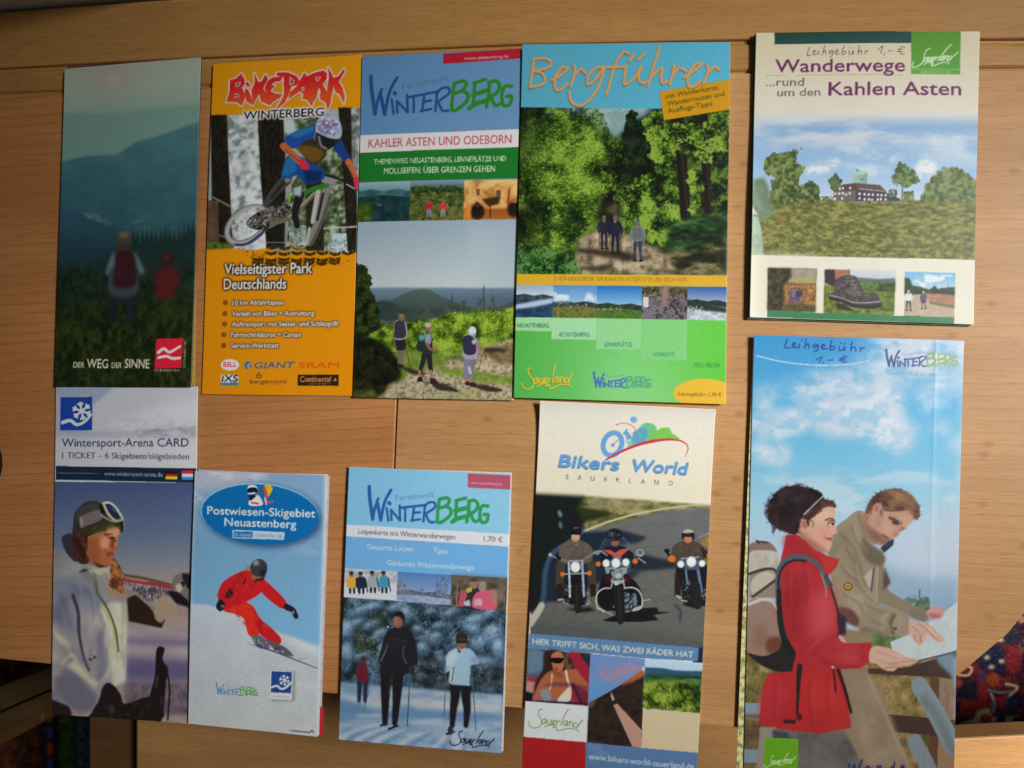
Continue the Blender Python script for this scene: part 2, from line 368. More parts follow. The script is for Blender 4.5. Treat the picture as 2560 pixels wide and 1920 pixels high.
# ---------------------------------------------------------------- the printed covers
def art_weg_der_sinne(c):
    c.F(120, 120, .5181)
    full = [(0, 30), (780, 30), (780, 1659), (0, 1659)]
    c.grad(full, [((400, 60), (118, 120, 108)), ((400, 200), (112, 122, 110)), ((400, 300), (98, 116, 104)), ((400, 520), (78, 106, 100)), ((400, 700), (54, 86, 88)), ((400, 1659), (30, 50, 40))])
    c.ell(310, 155, 110, 70, (122, 110, 102), a=.6, blur=40); c.ell(312, 155, 26, 22, (140, 120, 115), a=.8, blur=14)
    c.poly([(60, 318), (300, 322), (480, 300), (750, 272), (750, 700), (60, 700)], (76, 104, 96), a=.7, blur=8, smooth=False)
    c.grad([(60, 560), (110, 540), (200, 524), (330, 520), (380, 486), (430, 456), (520, 436), (620, 398), (750, 352), (750, 1000), (60, 1000)],
           [((400, 420), (54, 88, 88)), ((400, 640), (36, 68, 74)), ((400, 860), (29, 56, 62))], blur=5)
    c.tex([(60, 560), (110, 545), (200, 530), (330, 526), (430, 462), (620, 404), (750, 358), (750, 900), (60, 900)], [(28, 54, 64), (58, 92, 95)], 60, a=.22, stretch=2.0)
    c.grad([(50, 780), (180, 800), (300, 850), (420, 900), (420, 1100), (50, 1100)], [((200, 800), (30, 58, 70)), ((200, 1000), (20, 40, 46))], blur=6)
    c.dabs([(150, 790), (230, 805), (310, 850), (300, 862), (200, 830)], 60, 7, [(84, 106, 108), (60, 90, 96)], a=.45, ang=20, blur=3)
    c.dabs([(400, 830), (460, 828), (470, 850), (400, 850)], 20, 7, [(75, 98, 102)], a=.4, blur=3)
    tl = [(45, 1060)]
    rs = np.random.RandomState(3)
    for i, x in enumerate(range(60, 760, 22)):
        y = np.interp(x, [60, 250, 400, 560, 640, 760], [1010, 990, 870, 850, 850, 740]) + rs.rand() * 34
        tl += [(x, y), (x + 6, y + 46), (x + 11, y + 66)]
    tl += [(770, 1300), (40, 1300)]
    c.poly(tl, (15, 30, 29), blur=3, a=.95)
    c.tex([(40, 1080), (770, 1040), (770, 1320), (40, 1320)], [(9, 18, 15), (22, 35, 24)], 30, blur=25)
    c.tex([(20, 1240), (760, 1200), (760, 1659), (0, 1659)], [(10, 15, 6), (19, 27, 9), (32, 40, 13)], 34, blur=50, stretch=.7)
    c.dabs([(30, 1260), (740, 1240), (720, 1659), (20, 1659)], 900, 9, [(15, 21, 7), (38, 45, 16), (26, 34, 11)], a=.3, asp=.25, ang=80)
    # woman and child seen from behind
    c.line([(320, 1130), (312, 1270), (318, 1310)], 46, (20, 19, 28), 34, blur=3); c.line([(385, 1130), (392, 1270), (378, 1316)], 46, (22, 20, 28), 34, blur=3)
    c.poly([(322, 990), (400, 985), (432, 1010), (464, 1080), (440, 1095), (418, 1060), (420, 1180), (300, 1180), (308, 1070), (290, 1102), (276, 1086), (300, 1015)], (58, 78, 80), smooth=True, blur=6)
    c.poly([(312, 1060), (420, 1060), (424, 1190), (300, 1190)], (38, 46, 50), smooth=True, blur=8)
    c.poly([(330, 985), (405, 985), (424, 1060), (416, 1150), (318, 1150), (322, 1060)], (36, 15, 19), smooth=True, blur=6)
    c.line([(345, 1010), (345, 1130)], 12, (52, 20, 24), a=.6, blur=3)
    c.ell(365, 930, 38, 48, (46, 42, 32), blur=5); c.ell(365, 905, 26, 18, (86, 84, 66), a=.6, blur=6); c.ell(362, 965, 30, 18, (40, 34, 26), blur=5)
    c.poly([(530, 1070), (600, 1060), (630, 1100), (636, 1150), (610, 1150), (604, 1205), (520, 1205), (524, 1150), (508, 1120)], (58, 17, 19), smooth=True, blur=7)
    c.ell(576, 1020, 32, 36, (34, 18, 18), blur=4); c.ell(570, 1010, 20, 16, (62, 28, 24), a=.6, blur=5)
    # lettering and the red badge
    t = (168, 162, 134)
    c.text('DER', (120, 1541), (172, 1543), 25, t); c.text('WEG', (184, 1542), (285, 1544), 40, t); c.text('DER', (303, 1543), (351, 1544), 25, t); c.text('SINNE', (367, 1543), (487, 1545), 40, t)
    c.poly([(521, 1405), (650, 1402), (642, 1543), (514, 1546)], (172, 20, 36))
    c.line([(530, 1470), (556, 1452), (582, 1468), (600, 1462), (636, 1440)], 13, (225, 215, 205), 9); c.line([(532, 1494), (570, 1488), (600, 1498), (634, 1496)], 11, (225, 215, 205))
    c.text('ROTHAARSTEIG', (514, 1560), (632, 1560), 10, (140, 132, 104)); c.text('ROTHAARSTEIG', (662, 1540), (664, 1412), 10, (140, 132, 104))

def art_bike_park(c):
    c.F(500, 130, .5243)
    OR = (199, 126, 8)
    c.sheet(OR); c.grad([(0, 0), (801, 0), (801, 1659), (0, 1659)], [((100, 1659), (196, 122, 8)), ((700, 0), (204, 132, 10))])
    ph = [(50, 306), (768, 262), (752, 958), (34, 938)]
    c.F(510, 270, 400 / 1659.)
    P = [(70, 90), (1620, 0), (1595, 1510), (20, 1470)]
    c.grad(P, [((200, 0), (150, 158, 158)), ((200, 1400), (120, 128, 124))])
    c.tex([(240, 90), (580, 60), (640, 1470), (300, 1470)], [(110, 118, 118), (168, 175, 175), (190, 196, 196), (202, 206, 206)], 100, con=1.1)
    c.dabs([(240, 90), (580, 60), (600, 1000), (280, 1000)], 46, 30, [(86, 98, 96), (66, 78, 78), (110, 118, 118)], a=.7, asp=.5, ang=-20, blur=10)
    c.tex([(1180, 380), (1480, 380), (1480, 1480), (850, 1480), (900, 800)], [(30, 38, 20), (60, 72, 40), (92, 104, 76), (150, 160, 142)], 70)
    c.dabs([(1230, 420), (1480, 420), (1480, 1480), (1240, 1480)], 110, 24, [(176, 184, 174), (120, 134, 110), (40, 56, 30)], a=.7, asp=.8, blur=8)
    c.tex([(850, 60), (1180, 60), (1180, 420), (830, 420)], [(30, 50, 26), (70, 86, 60), (160, 166, 160)], 90); c.ell(880, 190, 70, 90, (172, 178, 176), blur=14)
    c.tex([(880, 1220), (1060, 1220), (1060, 1480), (880, 1480)], [(90, 110, 100), (176, 190, 186)], 50); c.dabs([(880, 1220), (1060, 1220), (1060, 1480), (880, 1480)], 40, 16, [(50, 74, 54), (40, 56, 50)], a=.7, blur=6)
    c.tex([(1310, 1300), (1480, 1300), (1490, 1500), (1310, 1500)], [(110, 134, 136), (170, 190, 190)], 50)
    for q, col in (([(75, 80), (240, 75), (255, 500), (300, 1460), (170, 1460), (90, 1000)], (24, 22, 17)), ([(555, 60), (815, 60), (840, 560), (830, 1440), (650, 1460), (590, 760)], (24, 21, 17)),
                   ([(1390, 0), (1530, 0), (1530, 500), (1580, 900), (1600, 1520), (1490, 1520), (1440, 700)], (32, 25, 20)), ([(1050, 700), (1240, 720), (1240, 1480), (1060, 1480)], (46, 46, 26))):
        c.poly(q, col, blur=5); c.tex(q, [(12, 11, 9), (30, 27, 20), (46, 40, 28)], 50, a=.6, stretch=.25, blur=6)
    c.tex([(1520, 0), (1620, 0), (1600, 640), (1540, 640)], [(70, 76, 72), (165, 168, 164)], 60, blur=5)
    c.tex([(36, 960), (150, 960), (160, 1480), (20, 1480)], [(70, 52, 40), (94, 72, 56)], 60); c.tex([(20, 1390), (300, 1400), (300, 1470), (20, 1500)], [(40, 56, 16), (90, 110, 40)], 24, blur=8)
    c.line([(100, 930), (270, 1020)], 16, (140, 128, 122), a=.8, blur=3); c.line([(160, 1320), (300, 1370)], 12, (150, 138, 130), a=.7, blur=3); c.line([(1240, 1248), (1595, 1232)], 14, (166, 164, 158), blur=3); c.line([(640, 1395), (900, 1395)], 10, (140, 136, 128), a=.7, blur=3)
    # the bike
    for k, (w, col) in enumerate(((64, (106, 108, 104)), (34, (150, 150, 146)))):
        t = np.linspace(0, 2 * math.pi, 30, endpoint=False); r = math.radians(-38)
        x = 236 * np.cos(t); y = 150 * np.sin(t)
        e = np.c_[450 + x * math.cos(r) - y * math.sin(r), 1215 + x * math.sin(r) + y * math.cos(r)]
        c.line(np.vstack([e, e[:1]]), w, col, blur=3, a=.95)
    c.line([(330, 1420), (440, 1410), (560, 1330), (640, 1250)], 26, (52, 50, 96), blur=3)
    c.tex([(300, 1180), (470, 1040), (600, 1060), (560, 1220), (420, 1340), (320, 1340)], [(84, 92, 90), (190, 196, 194), (160, 166, 164)], 40, a=.8, smooth=True, blur=6)
    c.tex([(440, 1190), (560, 1080), (820, 980), (900, 1080), (700, 1240), (520, 1260)], [(14, 14, 14), (52, 50, 46), (120, 118, 110), (36, 34, 32)], 26, smooth=True)
    c.dabs([(440, 1190), (560, 1080), (820, 1000), (860, 1080), (700, 1220), (520, 1250)], 60, 16, [(12, 12, 12), (170, 168, 158), (90, 30, 40)], a=.7, asp=.4)
    c.line([(1140, 890), (1000, 1030), (860, 1150), (700, 1200)], 44, (92, 92, 70), blur=2); c.line([(1135, 880), (1000, 1015), (870, 1130)], 14, (146, 146, 126), blur=2)
    c.line([(1280, 800), (1180, 1160), (1080, 1400)], 100, (112, 112, 104), 60, blur=3); c.line([(1310, 900), (1210, 1200), (1110, 1410)], 34, (74, 74, 68), blur=3)
    c.line([(1180, 860), (1120, 1180)], 54, (158, 158, 150), 40, blur=2); c.line([(1230, 890), (1170, 1160)], 26, (30, 30, 30), blur=2); c.line([(1090, 1250), (1060, 1400)], 34, (150, 150, 144), blur=3)
    c.line([(860, 960), (1010, 900), (1130, 840), (1270, 800)], 40, (44, 104, 36), 52, blur=2); c.line([(870, 965), (1010, 930)], 24, (22, 60, 22)); c.line([(870, 900), (880, 960)], 24, (110, 150, 60))
    c.poly([(1230, 690), (1400, 740), (1340, 800), (1210, 770)], (122, 126, 122), blur=4)
    c.line([(1080, 640), (1240, 690), (1400, 740), (1560, 810), (1590, 850)], 24, (28, 28, 34), blur=2); c.line([(1470, 790), (1560, 840)], 8, (180, 180, 176))
    # the rider
    c.line([(990, 900), (940, 1080), (960, 1220)], 90, (26, 26, 28), 60, blur=3); c.poly([(920, 830), (1010, 800), (1000, 920), (930, 900)], (150, 160, 160), blur=8)
    c.line([(850, 740), (740, 860), (640, 990)], 118, (62, 58, 58), 70, blur=3); c.line([(830, 760), (700, 930)], 40, (40, 38, 40), blur=5); c.ell(860, 745, 30, 26, (120, 112, 106), blur=5)
    c.poly([(860, 500), (980, 500), (1230, 640), (1230, 740), (1060, 790), (960, 700), (880, 730), (800, 700)], (22, 64, 116), smooth=True, blur=3)
    c.poly([(860, 510), (940, 520), (960, 640), (870, 710), (800, 700)], (34, 92, 140), blur=6); c.poly([(1020, 640), (1230, 660), (1200, 750), (1060, 790)], (16, 36, 84), blur=6)
    c.poly([(830, 390), (860, 300), (1010, 220), (1160, 180), (1260, 400), (1240, 520), (1140, 580), (1060, 540), (960, 420)], (48, 40, 30), smooth=True, blur=2)
    c.poly([(950, 410), (1060, 390), (1180, 420), (1240, 480), (1150, 560), (1070, 530)], (96, 68, 22), smooth=True, blur=6)
    c.poly([(830, 385), (860, 295), (1010, 215), (1170, 175), (1180, 300), (1040, 340), (960, 410)], (26, 66, 138), smooth=True, blur=3); c.poly([(900, 270), (1030, 210), (1150, 190), (1120, 240), (960, 310)], (40, 110, 150), a=.7, blur=8, smooth=True)
    c.poly([(1330, 320), (1420, 330), (1470, 430), (1520, 530), (1480, 580), (1400, 500), (1330, 400)], (24, 52, 112), smooth=True, blur=3)
    c.line([(820, 395), (900, 470), (990, 560)], 74, (168, 88, 48), 60, blur=2); c.line([(850, 440), (960, 540)], 22, (120, 54, 30), a=.6, blur=4)
    c.line([(1495, 560), (1540, 650), (1575, 740)], 66, (170, 92, 52), 48, blur=2); c.line([(1480, 590), (1550, 720)], 16, (110, 54, 32), a=.6, blur=4)
    c.poly([(970, 540), (1040, 545), (1080, 600), (1070, 640), (1000, 620)], (186, 38, 52), smooth=True); c.poly([(1550, 730), (1600, 720), (1605, 800), (1580, 850), (1555, 800)], (184, 40, 54), smooth=True)
    c.ell(1280, 240, 140, 170, (40, 34, 34), rot=-12); c.poly([(1150, 240), (1170, 130), (1270, 75), (1380, 110), (1425, 210), (1410, 310), (1330, 320), (1240, 290), (1180, 260)], (150, 158, 176), smooth=True, blur=2)
    c.dabs([(1160, 220), (1190, 120), (1280, 80), (1380, 130), (1420, 220), (1330, 300), (1240, 280)], 60, 22, [(96, 60, 100), (196, 204, 214), (88, 120, 160), (120, 80, 120)], a=.65)
    c.poly([(1170, 270), (1280, 320), (1350, 330), (1310, 420), (1240, 430), (1190, 380)], (26, 26, 26), smooth=True, blur=2); c.line([(1185, 300), (1210, 390), (1260, 420)], 22, (110, 112, 104), blur=2)
    c.line([(1150, 250), (1140, 330)], 14, (100, 100, 100), blur=2)
    # tyre print along the lower edge of the photo
    c.poly([(0, 1470), (300, 1455), (500, 1480), (640, 1450), (760, 1500), (1000, 1480), (1500, 1505), (1640, 1500), (1640, 1680), (0, 1680)], OR, blur=6)
    for r, y0 in enumerate((1420, 1480, 1545, 1580)):
        x0 = 640 - 70 * r + (65 if r % 2 else 0)
        for i in range(7):
            x = x0 + i * 132; y = y0 + (8 if i % 2 else 0)
            if r == 0 and i > 3: continue
            c.poly([(x, y), (x + 60, y + 16), (x + 122, y), (x + 118, y + 34), (x + 60, y + 50), (x + 4, y + 34)], (40, 28, 8), a=.9, blur=2)
            c.dabs([(x, y), (x + 120, y), (x + 120, y + 40), (x, y + 40)], 5, 6, [OR], a=.8)
    for p in ([(890, 1400), (960, 1450), (1040, 1440)], [(1320, 1440), (1380, 1450), (1440, 1430)], [(1380, 1450), (1380, 1500)], [(1440, 1440), (1490, 1500)]): c.line(p, 12, (196, 190, 180) if p[0][0] > 1200 else OR)
    c.dabs([(400, 1460), (640, 1500), (600, 1590), (440, 1560)], 26, 9, [(50, 34, 8)], a=.8); c.dabs([(1180, 1540), (1560, 1560), (1500, 1640), (1120, 1640)], 30, 8, [(60, 40, 10)], a=.8); c.dabs([(1320, 1360), (1500, 1370), (1500, 1440), (1320, 1440)], 30, 9, [(24, 24, 20), (190, 188, 180)], a=.8)
    # title
    c.F(540, 150, 360 / 2212.)
    L = [[(220, 315), (310, 290), (390, 215), (445, 320), (440, 380), (395, 430), (440, 520), (440, 610), (400, 710), (320, 650), (170, 650), (215, 480)],
         [(450, 440), (500, 470), (550, 600), (565, 700), (470, 640), (445, 560)], [(455, 365), (490, 340), (525, 410), (490, 420)],
         [(585, 205), (650, 350), (700, 330), (755, 225), (795, 290), (720, 440), (800, 560), (830, 700), (690, 640), (665, 520), (640, 560), (570, 700), (545, 480), (600, 340)],
         [(790, 330), (860, 270), (1020, 255), (985, 330), (900, 340), (840, 385), (905, 400), (850, 450), (835, 485), (900, 520), (1010, 530), (980, 585), (880, 640), (820, 700), (800, 560), (745, 440)],
         [(920, 210), (960, 195), (1100, 195), (1230, 250), (1280, 330), (1230, 390), (1150, 410), (1110, 540), (1050, 660), (900, 780), (990, 640), (1040, 520), (1035, 260), (930, 240)],
         [(1350, 200), (1400, 270), (1450, 430), (1480, 640), (1470, 720), (1400, 620), (1320, 595), (1340, 530), (1280, 480), (1110, 600), (1130, 500), (1240, 400)],
         [(1395, 250), (1520, 195), (1640, 165), (1700, 210), (1690, 300), (1630, 370), (1700, 500), (1760, 640), (1710, 770), (1680, 660), (1590, 600), (1600, 480), (1570, 420), (1540, 560), (1490, 650), (1450, 430)],
         [(1720, 120), (1760, 200), (1800, 280), (1880, 250), (1960, 140), (1970, 180), (1880, 340), (1940, 440), (1970, 560), (1960, 670), (1890, 530), (1830, 500), (1800, 400), (1760, 600), (1720, 700), (1700, 430), (1730, 280)]]
    for p in L: c.poly([(x + 16, y + 20) for x, y in p], (52, 30, 12), a=.9, blur=3)
    for p in L: c.line(p + p[:1], 44, (196, 180, 166), smooth=False)
    for p in L: c.line([p[-1]] + p + p[:1], 8, (90, 60, 60), a=.5, smooth=False); c.grad(p, [((0, 180), (190, 34, 62)), ((0, 420), (190, 24, 34)), ((0, 700), (196, 70, 24))])
    for q in ([(305, 365), (375, 350), (365, 400), (310, 415)], [(295, 530), (340, 530), (355, 575), (290, 575)], [(1130, 270), (1190, 320), (1180, 370), (1135, 380)], [(1310, 430), (1340, 420), (1345, 470), (1320, 465)], [(1520, 270), (1600, 265), (1550, 330)]):
        c.poly(q, (110, 70, 40)); c.line(q + q[:1], 12, (186, 170, 156), smooth=False)
    c.text('WINTERBERG', (425, 918), (1648, 856), 122, (20, 20, 46), bold=.014, edge=26, edgecol=(196, 190, 180))
    # lower lettering
    c.F(540, 640, 340 / 1659.)
    for s_, A, B in (('Vielseitigster Park', (105, 222), (1165, 208)), ('Deutschlands', (95, 405), (850, 398))):
        c.text(s_, A, B, 126, (206, 204, 196), bold=.012, edge=17, edgecol=(60, 40, 18), shadow=(5, 6, (56, 36, 14), 4))
    for s_, A, B in (('10 km Abfahrtspass', (205, 598), (822, 590)), ('Verleih von Bikes + Ausrüstung', (198, 732), (1192, 722)), ('Auftransport mit Sessel- und Schlepplift', (194, 858), (1490, 850)), ('Fahrtechnikkurse + Camps', (186, 988), (1030, 984)), ('Service-Werkstatt', (184, 1120), (762, 1116))):
        c.text(s_, A, B, 58, (208, 204, 192), bold=.016, edge=11, edgecol=(88, 64, 34), shadow=(4, 5, (84, 56, 20), 3))
        x, y = A[0] - 88, A[1] - 30
        c.ell(x, y, 31, 31, (104, 52, 20)); c.ell(x + 2, y, 19, 19, (176, 108, 30)); c.line([(x - 18, y), (x + 12, y)], 9, (96, 46, 18)); c.line([(x, y - 12), (x + 13, y), (x, y + 12)], 8, (96, 46, 18), smooth=False)
    c.ell(172, 1325, 112, 70, (206, 194, 184)); c.ell(172, 1325, 96, 54, (226, 214, 208)); c.text('BELL', (90, 1350), (248, 1350), 58, (196, 34, 70), bold=.02)
    c.ell(392, 1330, 48, 50, (20, 108, 158)); c.line([(440, 1300), (392, 1340), (420, 1380)], 22, OR); c.text('GIANT', (462, 1368), (936, 1364), 72, (18, 84, 132), bold=.02, shear=.25)
    c.text('SRAM', (1000, 1364), (1488, 1360), 66, (214, 74, 16), bold=.022, shear=.15)
    c.rect(62, 1446, 272, 1540, (190, 196, 200)); c.text('iXS', (72, 1530), (262, 1530), 78, (18, 24, 50), bold=.025, shear=.12); c.rect(56, 1540, 272, 1574, (50, 108, 140))
    c.line([(530, 1420), (500, 1450), (505, 1480), (545, 1480), (550, 1450), (515, 1450)], 12, (78, 50, 20)); c.text('bergamont', (410, 1552), (855, 1548), 46, (84, 54, 22), bold=.01, shear=.25); c.dabs([(660, 1558), (815, 1556), (815, 1570), (660, 1572)], 30, 6, [(120, 84, 36)], a=.6, ang=80)
    c.poly([(992, 1444), (1492, 1442), (1488, 1578), (990, 1580)], (38, 26, 18)); c.text('Continental', (1020, 1532), (1395, 1530), 66, (212, 130, 60), bold=.01); c.line([(1445, 1490), (1460, 1510), (1432, 1512)], 8, (190, 170, 150)); c.dabs([(1130, 1550), (1390, 1549), (1390, 1562), (1130, 1563)], 60, 7, [(160, 142, 122)], a=.6, ang=80)

def panorama(c, q, sky, hill, ground, hz=.5, cell=14):
    """a little landscape picture filling the four-cornered panel q"""
    q = np.array(q, float)
    def P(u, v): return tuple((q[0] * (1 - u) + q[1] * u) * (1 - v) + (q[3] * (1 - u) + q[2] * u) * v)
    c.grad(q, [(P(.5, 0), sky[0]), (P(.5, hz), sky[1])])
    c.tex([P(0, hz - .03), P(.25, hz - .08), P(.5, hz - .02), P(.75, hz - .07), P(1, hz), P(1, hz + .25), P(0, hz + .25)], hill, cell)
    c.tex([P(0, hz + .12), P(.5, hz + .08), P(1, hz + .15), P(1, 1), P(0, 1)], ground, cell)
    return P

def art_odeborn(c):
    c.F(880, 120, .5302)
    c.sheet((92, 132, 168))
    c.grad([(40, 30), (800, 0), (800, 420), (30, 440)], [((100, 30), (86, 128, 166)), ((700, 400), (98, 136, 172))])
    c.poly([(428, 28), (800, 2), (800, 50), (430, 77)], (168, 28, 44)); c.text('www.winterberg.de', (528, 58), (736, 47), 16, (206, 176, 170))
    winterberg(c.F(900, 150, 410 / 2212.), WB_REF, 36, (34, 72, 132), (42, 122, 34), small=(68, 106, 146))
    c.F(880, 120, .5302)
    c.poly([(38, 414), (790, 386), (788, 470), (36, 496)], (206, 200, 198)); c.text('KAHLER ASTEN UND ODEBORN', (78, 472), (750, 452), 40, (168, 64, 84), bold=.004)
    c.poly([(36, 496), (788, 470), (785, 618), (30, 636)], (26, 108, 36)); c.text('THEMENWEG NEUASTENBERG, LENNEPLÄTZE UND', (105, 551), (724, 535), 24, (198, 206, 186), bold=.008); c.text('MOLLSEIFEN: ÜBER GRENZEN GEHEN', (152, 597), (672, 586), 28, (198, 206, 186), bold=.006)
    P = panorama(c, [(30, 638), (277, 632), (272, 820), (26, 826)], ((140, 160, 168), (88, 130, 140)), [(38, 74, 80), (62, 104, 110)], [(14, 40, 44), (30, 62, 62)], .25, 30)
    c.tex([P(0, .55), P(.3, .5), P(.25, 1), P(0, 1)], [(40, 66, 14), (78, 104, 28)], 20, blur=8); c.rect(118, 738, 140, 746, (150, 170, 180), a=.6, blur=3)
    P = panorama(c, [(277, 632), (529, 628), (525, 814), (272, 820)], ((120, 136, 148), (70, 92, 90)), [(22, 44, 24), (58, 76, 34)], [(46, 60, 20), (76, 86, 36), (112, 110, 62)], .2, 16)
    c.dabs([(277, 650), (529, 646), (526, 770), (274, 776)], 160, 8, [(20, 36, 14), (70, 88, 34), (96, 108, 50)], a=.6)
    c.hiker(364, 804, 84, (170, 30, 44), (120, 126, 150), (120, 60, 50)); c.hiker(429, 804, 84, (176, 56, 66), (140, 136, 140), (130, 70, 60))
    c.tex([(529, 628), (786, 622), (782, 806), (525, 814)], [(150, 100, 40), (196, 150, 84), (214, 178, 112)], 60)
    c.rect(525, 760, 784, 812, (150, 78, 24), blur=4); c.ell(590, 776, 34, 38, (26, 18, 16), blur=4); c.ell(760, 764, 30, 36, (30, 20, 18), blur=4); c.ell(764, 722, 10, 12, (150, 96, 60)); c.poly([(610, 716), (700, 700), (690, 740), (640, 750)], (60, 36, 20), blur=4); c.line([(650, 740), (650, 800)], 6, (50, 28, 16)); c.line([(740, 670), (734, 740)], 8, (140, 40, 24)); c.rect(585, 668, 602, 698, (110, 76, 40)); c.rect(680, 672, 700, 702, (90, 70, 56)); c.poly([(530, 770), (560, 740), (560, 806), (526, 810)], (196, 120, 40), blur=3); c.ell(590, 742, 12, 13, (60, 36, 26))
    # the large photo
    c.F(870, 620, 440 / 1872.)
    c.grad([(80, -268), (1850, -300), (1850, 520), (80, 520)], [((300, -200), (140, 158, 170)), ((300, 400), (172, 182, 182))]); c.grad([(1300, -250), (1850, -250), (1850, 460), (1300, 460)], [((1300, 0), (164, 178, 180)), ((1830, 0), (146, 162, 174))], a=.6, blur=60)
    c.grad([(80, 425), (1830, 430), (1830, 760), (80, 760)], [((300, 420), (104, 126, 142)), ((300, 600), (72, 92, 106))], blur=6)
    c.tex([(20, 640), (1850, 640), (1850, 1680), (0, 1680)], [(44, 58, 34), (70, 84, 46), (96, 104, 60)], 60, blur=14)
    c.grad([(430, 580), (560, 510), (690, 455), (800, 440), (900, 465), (980, 515), (1080, 560), (1300, 640), (1300, 780), (400, 780)], [((800, 440), (74, 92, 84)), ((800, 720), (50, 64, 64))], blur=5)
    c.poly([(260, 590), (380, 560), (470, 580), (620, 660), (700, 760), (200, 780)], (44, 58, 58), blur=6); c.poly([(1560, 640), (1700, 590), (1830, 540), (1830, 760), (1500, 760)], (62, 72, 74), blur=6)
    c.tex([(500, 640), (1200, 620), (1200, 820), (500, 820)], [(42, 56, 50), (66, 78, 66)], 60, blur=20, a=.9)
    c.tex([(150, 960), (330, 860), (620, 800), (940, 760), (1080, 700), (1500, 690), (1830, 620), (1830, 1100), (150, 1200)], [(44, 70, 14), (78, 108, 24), (112, 142, 36), (146, 170, 56)], 60, blur=10, stretch=1.3)
    c.leaves([(160, 960), (330, 870), (620, 800), (940, 770), (1080, 700), (1500, 680), (1840, 620), (1840, 980), (1500, 1010), (900, 1120), (300, 1120)], 5200, 9, [(30, 48, 10), (56, 82, 16), (88, 116, 26), (120, 148, 38), (150, 174, 60)], cell=90, rag=18, smooth=False)
    for x, y, h, w in ((1100, 490, 190, 40), (1230, 560, 150, 60), (1400, 540, 150, 60), (1440, 400, 300, 26), (1540, 500, 150, 46), (800, 700, 90, 30)):
        c.dabs([(x - w * .4, y), (x + w * .4, y), (x + w, y + h), (x - w, y + h)], 46, 11, [(56, 68, 50), (72, 86, 56), (46, 56, 46)], a=.6); c.line([(x, y), (x + 4, y + h)], 7, (56, 60, 48), a=.7)
    c.tex([(560, 1200), (900, 1180), (1240, 1200), (1440, 1050), (1700, 970), (1830, 960), (1830, 1680), (20, 1680), (300, 1450)], [(104, 94, 72), (140, 128, 100), (164, 152, 122), (178, 166, 136)], 26, blur=16)
    c.tex([(520, 1080), (1050, 1130), (1050, 1260), (640, 1300), (520, 1260)], [(84, 104, 34), (116, 136, 54)], 40, blur=20); c.tex([(940, 1280), (1300, 1300), (1830, 1390), (1830, 1460), (1400, 1420), (1000, 1330)], [(86, 108, 30), (122, 142, 50)], 30, blur=14); c.tex([(1420, 1080), (1830, 1000), (1830, 1240), (1560, 1220)], [(86, 76, 44), (130, 112, 74)], 34, blur=16); c.poly([(1440, 1070), (1540, 1060), (1700, 1080), (1660, 1110), (1450, 1110)], (44, 40, 26), blur=10)
    c.tex([(430, 1280), (640, 1300), (620, 1380), (430, 1440)], [(74, 96, 24), (110, 132, 44)], 30, blur=16); c.dabs([(500, 1400), (1780, 1400), (1780, 1650), (300, 1650)], 500, 9, [(186, 176, 148), (112, 104, 76), (130, 130, 80)], a=.5); c.tex([(900, 1540), (1400, 1520), (1400, 1640), (800, 1640)], [(116, 120, 64), (156, 150, 112)], 30, a=.6, blur=24)
    c.tex([(60, 180), (180, 200), (180, 380), (270, 500), (300, 700), (360, 860), (160, 940), (60, 1000)], [(14, 20, 10), (28, 38, 16), (50, 62, 24)], 40, blur=6); c.leaves([(70, 150), (190, 190), (260, 360), (200, 460), (290, 520), (350, 780), (180, 940), (60, 1000)], 1400, 12, [(12, 18, 8), (22, 32, 12), (38, 50, 18), (58, 72, 26)], cell=60, rag=22, asp=.3, ang=20, smooth=False)
    for y, L_ in ((200, 110), (235, 90), (290, 40), (350, 150), (500, 160)): c.line([(90, y + 30), (90 + L_, y)], 26, (26, 36, 22), 6, blur=3)
    c.tex([(60, 960), (350, 1000), (500, 1140), (560, 1260), (560, 1390), (440, 1450), (360, 1560), (40, 1640)], [(12, 14, 8), (24, 26, 12), (38, 42, 16)], 50, blur=16, smooth=True); c.tex([(50, 1520), (280, 1500), (330, 1600), (30, 1640)], [(54, 68, 20), (96, 110, 40)], 30, blur=14, a=.85)
    # three hikers
    sk = (150, 106, 84)
    c.poly([(560, 1270), (640, 1270), (760, 1310), (850, 1330), (800, 1350), (680, 1340)], (44, 40, 24), blur=6); c.poly([(880, 1440), (960, 1430), (1100, 1470), (1190, 1520), (1150, 1530), (960, 1510)], (48, 42, 34), blur=5); c.poly([(1280, 1460), (1440, 1450), (1640, 1500), (1640, 1525), (1480, 1525)], (50, 44, 34), blur=5); c.line([(800, 1430), (1100, 1450)], 10, (60, 54, 40))
    for x in (548, 572): c.line([(x, 1090), (x - 2, 1240)], 44, (104, 92, 80), 28, blur=2)
    c.line([(545, 1250), (580, 1260)], 40, (40, 32, 30), blur=2); c.poly([(508, 970), (612, 970), (610, 1090), (516, 1090)], (34, 30, 34), blur=3); c.poly([(500, 800), (530, 770), (600, 780), (628, 830), (622, 960), (500, 975), (482, 920)], (148, 146, 150), smooth=True); c.poly([(510, 790), (590, 775), (616, 850), (612, 950), (510, 960), (494, 880)], (50, 48, 58), smooth=True); c.ell(574, 742, 34, 38, (110, 88, 70)); c.line([(616, 1040), (668, 1280)], 8, (50, 44, 34)); c.ell(572, 725, 26, 18, (130, 104, 84), blur=4); c.line([(488, 900), (500, 1040)], 16, (96, 80, 70))
